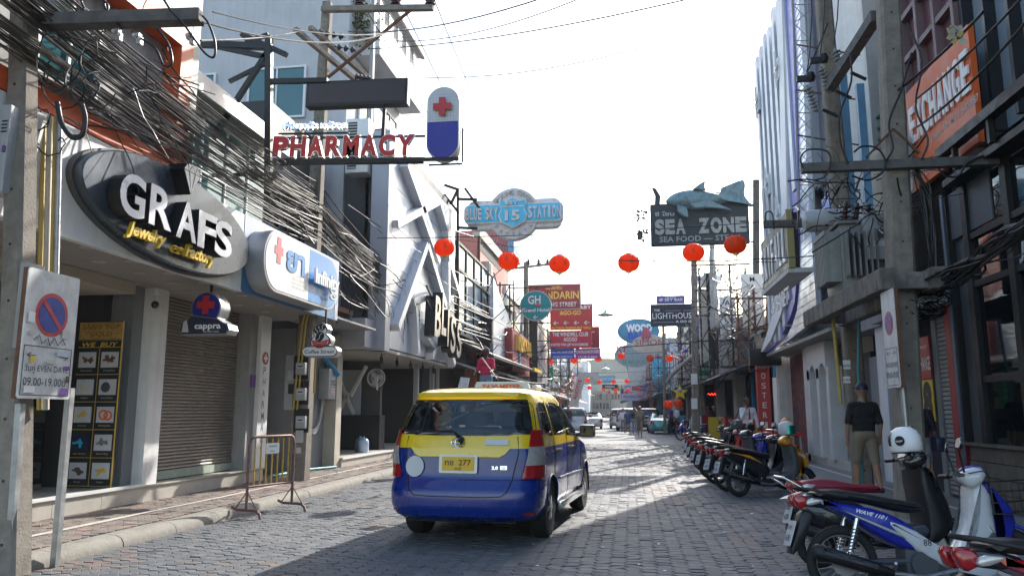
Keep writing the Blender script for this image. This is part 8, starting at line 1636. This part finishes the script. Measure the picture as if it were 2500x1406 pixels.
# ================================================================ street furniture and small things
pa, pb = at(601, 1243, Z=.12), at(712, 1226, Z=.12); pa.z = pb.z = 0
br = thing('crowd_barrier', 'rusty crowd barrier with yellow bars and a small white notice on the left kerb', 'barrier', frame(pa, pb - pa, (0, 0, 1))); Lb = (pb - pa).length
a = MB(); a.tube([(0, .1, 0), (0, 1.0, 0), (.03, 1.07, 0), (.08, 1.1, 0), (Lb - .08, 1.1, 0), (Lb - .03, 1.07, 0), (Lb, 1.0, 0), (Lb, .1, 0)], .02, 8); a.tube([(0, .42, 0), (Lb, .42, 0)], .018, 8); obj('frame', a, 'rustpaint', br, smooth=60)
for i in range(7): a = MB(); x = Lb * (i + 1) / 8; a.tube([(x, .43, 0), (x, 1.08, 0)], .011, 6); obj('bar', a, 'yellowbar', br, smooth=60)
for x in (0, Lb): a = MB(); a.tube([(x, .0, .26), (x, .07, .24), (x, .11, .17), (x, .11, -.17), (x, .13, -.23), (x, .14, -.26)], .02, 8); a.tube([(x, .11, .2), (x, .36, 0)], .008, 5); a.tube([(x, .12, -.2), (x, .36, 0)], .008, 5); obj('foot', a, 'rustpaint', br, smooth=60)
obj('notice', MB().prism(rrect(.27, .15, .015, 2, Lb * .48, .93), .015, .022).__class__().prism(rrect(.27, .15, .015, 2, Lb * .48, .93), .015, .022), W, br); a = MB(); a.txt('งดจอดรถ', Lb * .48, .95, .03, z=.023); a.txt('24 ชม.', Lb * .48, .88, .025, z=.023); obj('lettering', a, K, br)
for i, (u, m_) in enumerate(((887, 'jugblue'), (870, 'jugdark'))):
    mat('jugblue', (.5, .62, .8), .25, var=.05); mat('jugdark', (.2, .24, .3), .3, var=.05); p = at(u, 1104, Z=.345); j = thing('water_jug', ['pale blue water jug with a blue cap on the club platform', 'darker water jug standing behind the pale blue one'][i], 'water jug', (p.x, p.y + .3 * i, .345))
    obj('body', MB().lathe([(.13, 0), (.145, .03), (.145, .15), (.138, .17), (.145, .19), (.145, .3), (.1, .37), (.03, .39)], n=20), m_, j, smooth=50); a = MB(); a.cyl((0, 0, .38), (0, 0, .43), .03, n=12); obj('cap', a, 'signblue', j)
p = at(370, 728, X=-7.3); cc = thing('security_camera', 'small white dome camera on a bracket at the top of the white pillar', 'camera', (p.x + .08, p.y, 3.05)); a = MB(); a.lathe([(.06, .27), (.06, .2), (.03, .19)], n=14); a.tube([(0, 0, .2), (0, 0, .08)], .02, 8); obj('bracket', a, W, cc, smooth=50); a = MB(); a.ball((0, -.02, .03), .06, 12); obj('lens', a, 'blackgloss', cc, smooth=60)
def leaves(name, label, c, r, n, sc, col='leaf'):
    a = MB(); rr = random.Random(n)
    for i in range(n):
        o = Vector((rr.gauss(0, r[0]), rr.gauss(0, r[1]), rr.gauss(0, r[2]))); d = Vector((rr.uniform(-1, 1), rr.uniform(-1, 1), rr.uniform(-.6, .6))).normalized(); s_ = sc * rr.uniform(.6, 1.2); e = d.cross(Vector((0, 0, 1))).normalized() * s_ * .4; p = Vector(c) + o; a.add([p, p + d * s_ * .5 + e, p + d * s_, p + d * s_ * .5 - e], [(0, 1, 2, 3)])
    t = thing(name, label, 'plant', c); part('foliage', t, col, a); b = MB(); [b.tube([Vector(c) + Vector((rr.gauss(0, r[0] * .3), rr.gauss(0, r[1] * .3), -r[2] * 2)), Vector(c) + Vector((rr.gauss(0, r[0]), rr.gauss(0, r[1]), rr.gauss(0, r[2])))], .006, 4) for _ in range(12)]; part('stem', t, 'brown', b)
leaves('shrub', 'small green shrub sprouting from the top balcony of the apartment block', at(877, 40, Y=19.9), (.25, .1, .35), 260, .12)
leaves('vine', 'dry yellow green vine scraps on the corner of the silver club', at(932, 790, X=-6.4), (.12, .12, .25), 120, .09)
# food stall behind the yellow scooter
p = gp(1890, 1085, .12); sx, sy = 4.0, 22.5
fs_ = thing('food_stall', 'red food stall table with bowls and an orange tank behind the yellow scooter', 'stall', (sx, sy, .12)); obj('table', MB().bbox(-.5, .5, -.8, .8, .7, .78, .01), 'red', fs_)
for x in (-.45, .45):
    for y in (-.7, .7): obj('leg', MB().box(x - .02, x + .02, y - .02, y + .02, 0, .7), 'steel', fs_)
for i in range(5): y = -.6 + .28 * i; b_ = thing('bowl', ['white bowl nearest on the red stall table', 'second pale bowl on the red stall table', 'middle bowl on the red stall table', 'fourth bowl on the red stall table', 'farthest bowl on the red stall table'][i], 'bowl', (sx - .15, sy + y, .9)); obj('dish', MB().lathe([(.05, 0), (.13, .07), (.12, .07), (.04, .01)], n=16), 'paleblue' if i % 2 else W, b_, smooth=50)
og = thing('orange_tank', 'small orange water tank standing on the red stall', 'tank', (sx + .2, sy - .2, .9)); obj('body', MB().lathe([(.13, 0), (.14, .3), (.1, .36), (.05, .4)], n=18), 'orangepaint', og, smooth=50); a = MB(); a.cyl((0, -.14, .08), (0, -.2, .08), .02, n=8); obj('tap', a, K, og)
# red sign column and dim bar fronts on the right
a = MB(fC(4.55, .4, 27.6)); cs2 = thing('red_column_sign', 'tall red column sign with white vertical lettering beside the man with the tie', 'sign', fC(4.3, .12, 27.5)); obj('board', MB().box(0, .42, 0, 3.0, -.3, 0), 'dullred', cs2)
for i, ch in enumerate('OSTERIA'): a = MB(); a.txt(ch, .21, 2.45 - i * .33, .2, .14, z=.003); obj('letter', a, 'offwhite', cs2)
tagp(obj('shop_door', MB().box(4.8, 5.35, 27.4, 27.5, .12, 2.6), 'cleanwhite', world=True), 'plain white panel door right of the red column sign', 'door')
dk = thing('dark_awning_sign', 'blank black hanging sign box above the man with the tie', 'sign', fC(3.9, 2.95, 26.2)); obj('box', MB().box(-.0, 1.0, 0, .55, -.3, 0), K, dk)
# rusty neon frame sign and hanging sign pieces
P30 = lambda u, v, Y=27.0: at(u, v, Y=Y)
nf = thing('neon_frame_sign', 'rust framed grey sign with bent neon tubes below the projecting skyfall board', 'sign', P30(1832, 905))
a = MB(); [a.beam(P30(*p_), P30(*q_), .05) for p_, q_ in (((1828, 730), (1828, 905)), ((1828, 730), (1872, 728)), ((1828, 905), (1872, 905)), ((1872, 728), (1872, 905)))]; part('frame', nf, 'rust', a)
part('panel', nf, 'greypaint', MB().box(P30(1833, 0).x, P30(1868, 0).x, 27.05, 27.1, P30(0, 900).z, P30(0, 735).z))
a = MB(); a.tube([P30(u, v, 26.95) for u, v in ((1832, 820), (1833, 760), (1842, 738), (1855, 742), (1864, 765), (1868, 800))], .02, 5); [a.tube([P30(1840 + 3 * i, 815, 26.95), P30(1848 + 4 * i, 850 + 4 * i, 26.9), P30(1836 + 2 * i, 880, 26.95)], .014, 4) for i in range(6)]; [a.torus(P30(1850 + 7 * i, 893, 26.9), .06, .012, 12, 4, 'Y') for i in range(5)]; part('neon_tube', nf, 'neontube', a)
hs = thing('slatted_sign', 'tall ribbed metal sign with a white pointed cap left of the scaffold', 'sign', at(1730, 850, Y=34))
x0, x1 = at(1707, 800, Y=34).x, at(1728, 800, Y=34).x; z0, z1 = at(0, 905, Y=34).z, at(0, 742, Y=34).z
for k in range(7): xx = x0 + (x1 - x0) * k / 7; part('slat', hs, 'steel', MB().box(xx, xx + .04, 33.9, 34.1, z0 + .03 * k, z1 - .02 * k))
part('edge', hs, K, MB().box(x1, x1 + .35, 33.8, 34.2, z0 - .2, z1 + .6)); a = MB(); a.M = fC(x0, z1, 33.95); a.prism([(0, 0), (x1 - x0, 0), (x1 - x0, .8)], -.1, 0); part('cap', hs, W, a)
gsn = thing('shard_sign', 'tall crumpled silver strip sign rising beside the scaffold', 'sign', at(1745, 800, Y=32)); x0 = at(1742, 700, Y=32).x; a = MB(); rr = random.Random(9)
zz0, zz1 = at(0, 830, Y=32).z, at(0, 605, Y=32).z; V = []
for k in range(13): z = zz0 + (zz1 - zz0) * k / 12; wv = .18 * (1 - .5 * k / 12); V += [(x0 - wv + rr.uniform(-.04, .04), 32 + rr.uniform(-.04, .04), z), (x0, 31.9, z + .1), (x0 + wv + rr.uniform(-.04, .04), 32 + rr.uniform(-.04, .04), z)]
a.add(V, [(3 * k + j, 3 * k + j + 1, 3 * k + 4 + j, 3 * k + 3 + j) for k in range(12) for j in (0, 1)]); part('strip', gsn, 'galv', a)
fl_ = thing('flag_burst', 'burst of red white and blue bunting on the balcony by the far right pole', 'bunting', at(1655, 850, Y=42)); rr = random.Random(12)
for k in range(26): c = at(1655 + rr.gauss(0, 13), 850 + rr.gauss(0, 14), Y=42 + rr.uniform(-.3, .3)); d = Vector((rr.uniform(-.3, .3), rr.uniform(-.1, .1), rr.uniform(-.2, .3))); a = MB(); a.add([c, c + d, c + d + Vector((.12, 0, -.1))], [(0, 1, 2)]); part('flag', fl_, ['red', 'cleanwhite', 'blue', 'orangesign'][k % 4], a)
rl_ = thing('balcony_rail', 'curved pale balcony edge with railings on the right beyond the pole', 'railing', at(1690, 900, Y=44))
a = MB(); a.tube([at(1628, 932, Y=60), at(1640, 915, Y=52), at(1672, 885, Y=45), at(1700, 862, Y=41), at(1745, 845, Y=38)], .13, 8); part('edge', rl_, 'greypaint', a)
for k in range(16): f = k / 15; u, v, Y_ = 1645 + 85 * f, 912 - 62 * f, 50 - 12 * f; a = MB(); a.beam(at(u, v, Y=Y_), at(u, v, Y=Y_) + Vector((0, 0, .95)), .03); part('baluster', rl_, 'blacksteel', a)
sd = thing('star_decoration', 'yellow five pointed star with a pale ball hung in the far right bar', 'decoration', fC(at(1660, 955, Y=40).x, at(1660, 958, Y=40).z, 40)); a = MB(); a.prism([((.42 if i % 2 == 0 else .17) * sin(i * pi / 5), (.42 if i % 2 == 0 else .17) * cos(i * pi / 5)) for i in range(10)], -.05, .05); obj('star', a, 'yellow', sd); a = MB(); a.ball((-.02, .12, .08), .12, 12); obj('ball', a, 'mintrail', sd, smooth=60)
ne = thing('neon_script', 'small red neon script glowing inside the dark bar on the right', 'neon sign', fC(at(1738, 960, Y=36).x, at(1738, 962, Y=36).z, 36)); a = MB(); a.tube([(-.18 + .03 * i, .04 * sin(i * 1.4), 0) for i in range(13)], .012, 5); obj('tube', a, 'neonred', ne)
for i, (u, v, Y_, tx) in enumerate(((1631, 986, 45, 'left'), (1655, 984, 44, 'right'))):
    o = copy_tree(l0); o.matrix_basis = Matrix.Translation(at(u, v, Y=Y_)); o['label'] = 'dark red lantern hanging low in the far right bar, %s one' % tx
lb_ = thing('white_light_box', 'slanting white billboard with red lettering at the left of the far street', 'billboard', fC(at(1395, 960, Y=60).x, at(1395, 1000, Y=60).z, 60)); a = MB(); a.M = Matrix.Rotation(-.3, 4, 'Z'); a.box(-.3, .35, 0, 3.0, -.1, 0); obj('board', a, 'offwhite', lb_); a = MB(); a.M = Matrix.Rotation(-.3, 4, 'Z') @ Matrix.Translation((0, 1.6, .01)) @ Matrix.Rotation(pi / 2, 4, 'Z'); a.txt('ALIOTTE', 0, -.1, .26, 1.6, bold=.03); obj('lettering', a, 'dullred', lb_)
# shop clutter in the shaded ground floors
rq = random.Random(31)
for i in range(26):
    sd_ = -1 if i % 2 else 1; y = 29 + i * 2.4 + rq.uniform(-.6, .6); X = (-6.6 if sd_ < 0 else 4.9) + bend(y); kd = i % 4; cl = rq.choice(['red', 'yellow', 'skyblue', 'cleanwhite', 'green', 'orange']); cn = {'cleanwhite': 'white', 'skyblue': 'light blue'}.get(cl, cl); sdn = 'left' if sd_ < 0 else 'right'
    if kd == 0: t = thing('a_frame_board', '%s pavement board standing before the %s shopfronts, about %d m on' % (cn, sdn, y), 'board', (X - sd_ * .9, y, .1)); obj('panel', MB().box(-.3, .3, -.03, .0, .1, 1.1), cl, t); obj('leg', MB().box(-.3, .3, .25, .28, 0, 1.0), 'brown', t)
    elif kd == 1: t = thing('plastic_chair', '%s plastic chair before the %s shopfronts, about %d m on' % (cn, sdn, y), 'chair', (X - sd_ * .7, y, .12)); obj('seat', MB().bbox(-.22, .22, -.22, .22, .42, .45, .01), cl, t); obj('backrest', MB().bbox(-.22, .22, .2, .24, .45, .85, .01), cl, t); [obj('leg', MB().box(x - .02, x + .02, yy - .02, yy + .02, 0, .42), cl, t) for x in (-.2, .2) for yy in (-.2, .2)]
    elif kd == 2: t = thing('bar_counter', 'bar counter with a %s front under the %s awning, about %d m on' % (cn, sdn, y), 'counter', (X + sd_ * .2, y, .12)); obj('front', MB().box(-.25, .25, -.9, .9, 0, 1.05), cl, t); obj('top', MB().box(-.32, .32, -.95, .95, 1.05, 1.1), 'brown', t)
    else: t = thing('wall_banner', '%s vertical banner on the %s shopfront pillar, about %d m on' % (cn, sdn, y), 'banner', fC(X - sd_ * .35, 1.2, y)); obj('sheet', MB().box(-.3, .3, 0, 1.7, -.03, 0), cl, t); a = MB(); [a.txt(c_, 0, 1.4 - .3 * j, .18, z=.003) for j, c_ in enumerate(rq.choice(WORDS)[:5])]; obj('lettering', a, K if cl in ('yellow', 'cleanwhite') else W, t)
# ================================================================ air
hz = bpy.data.materials.new('hazemat'); hz.use_nodes = True; t_ = hz.node_tree; [t_.nodes.remove(n) for n in list(t_.nodes)]
o_ = t_.nodes.new('ShaderNodeOutputMaterial'); v_ = t_.nodes.new('ShaderNodeVolumePrincipled'); v_.inputs['Color'].default_value = (.9, .94, 1, 1); v_.inputs['Density'].default_value = .0005; v_.inputs['Anisotropy'].default_value = .1
t_.links.new(v_.outputs[0], o_.inputs['Volume']); MATS['hazemat'] = hz
obj('haze', MB().box(-460, 460, -70, 960, -1.5, 60), 'hazemat', kind='stuff')
SC.cycles.volume_bounces = 0
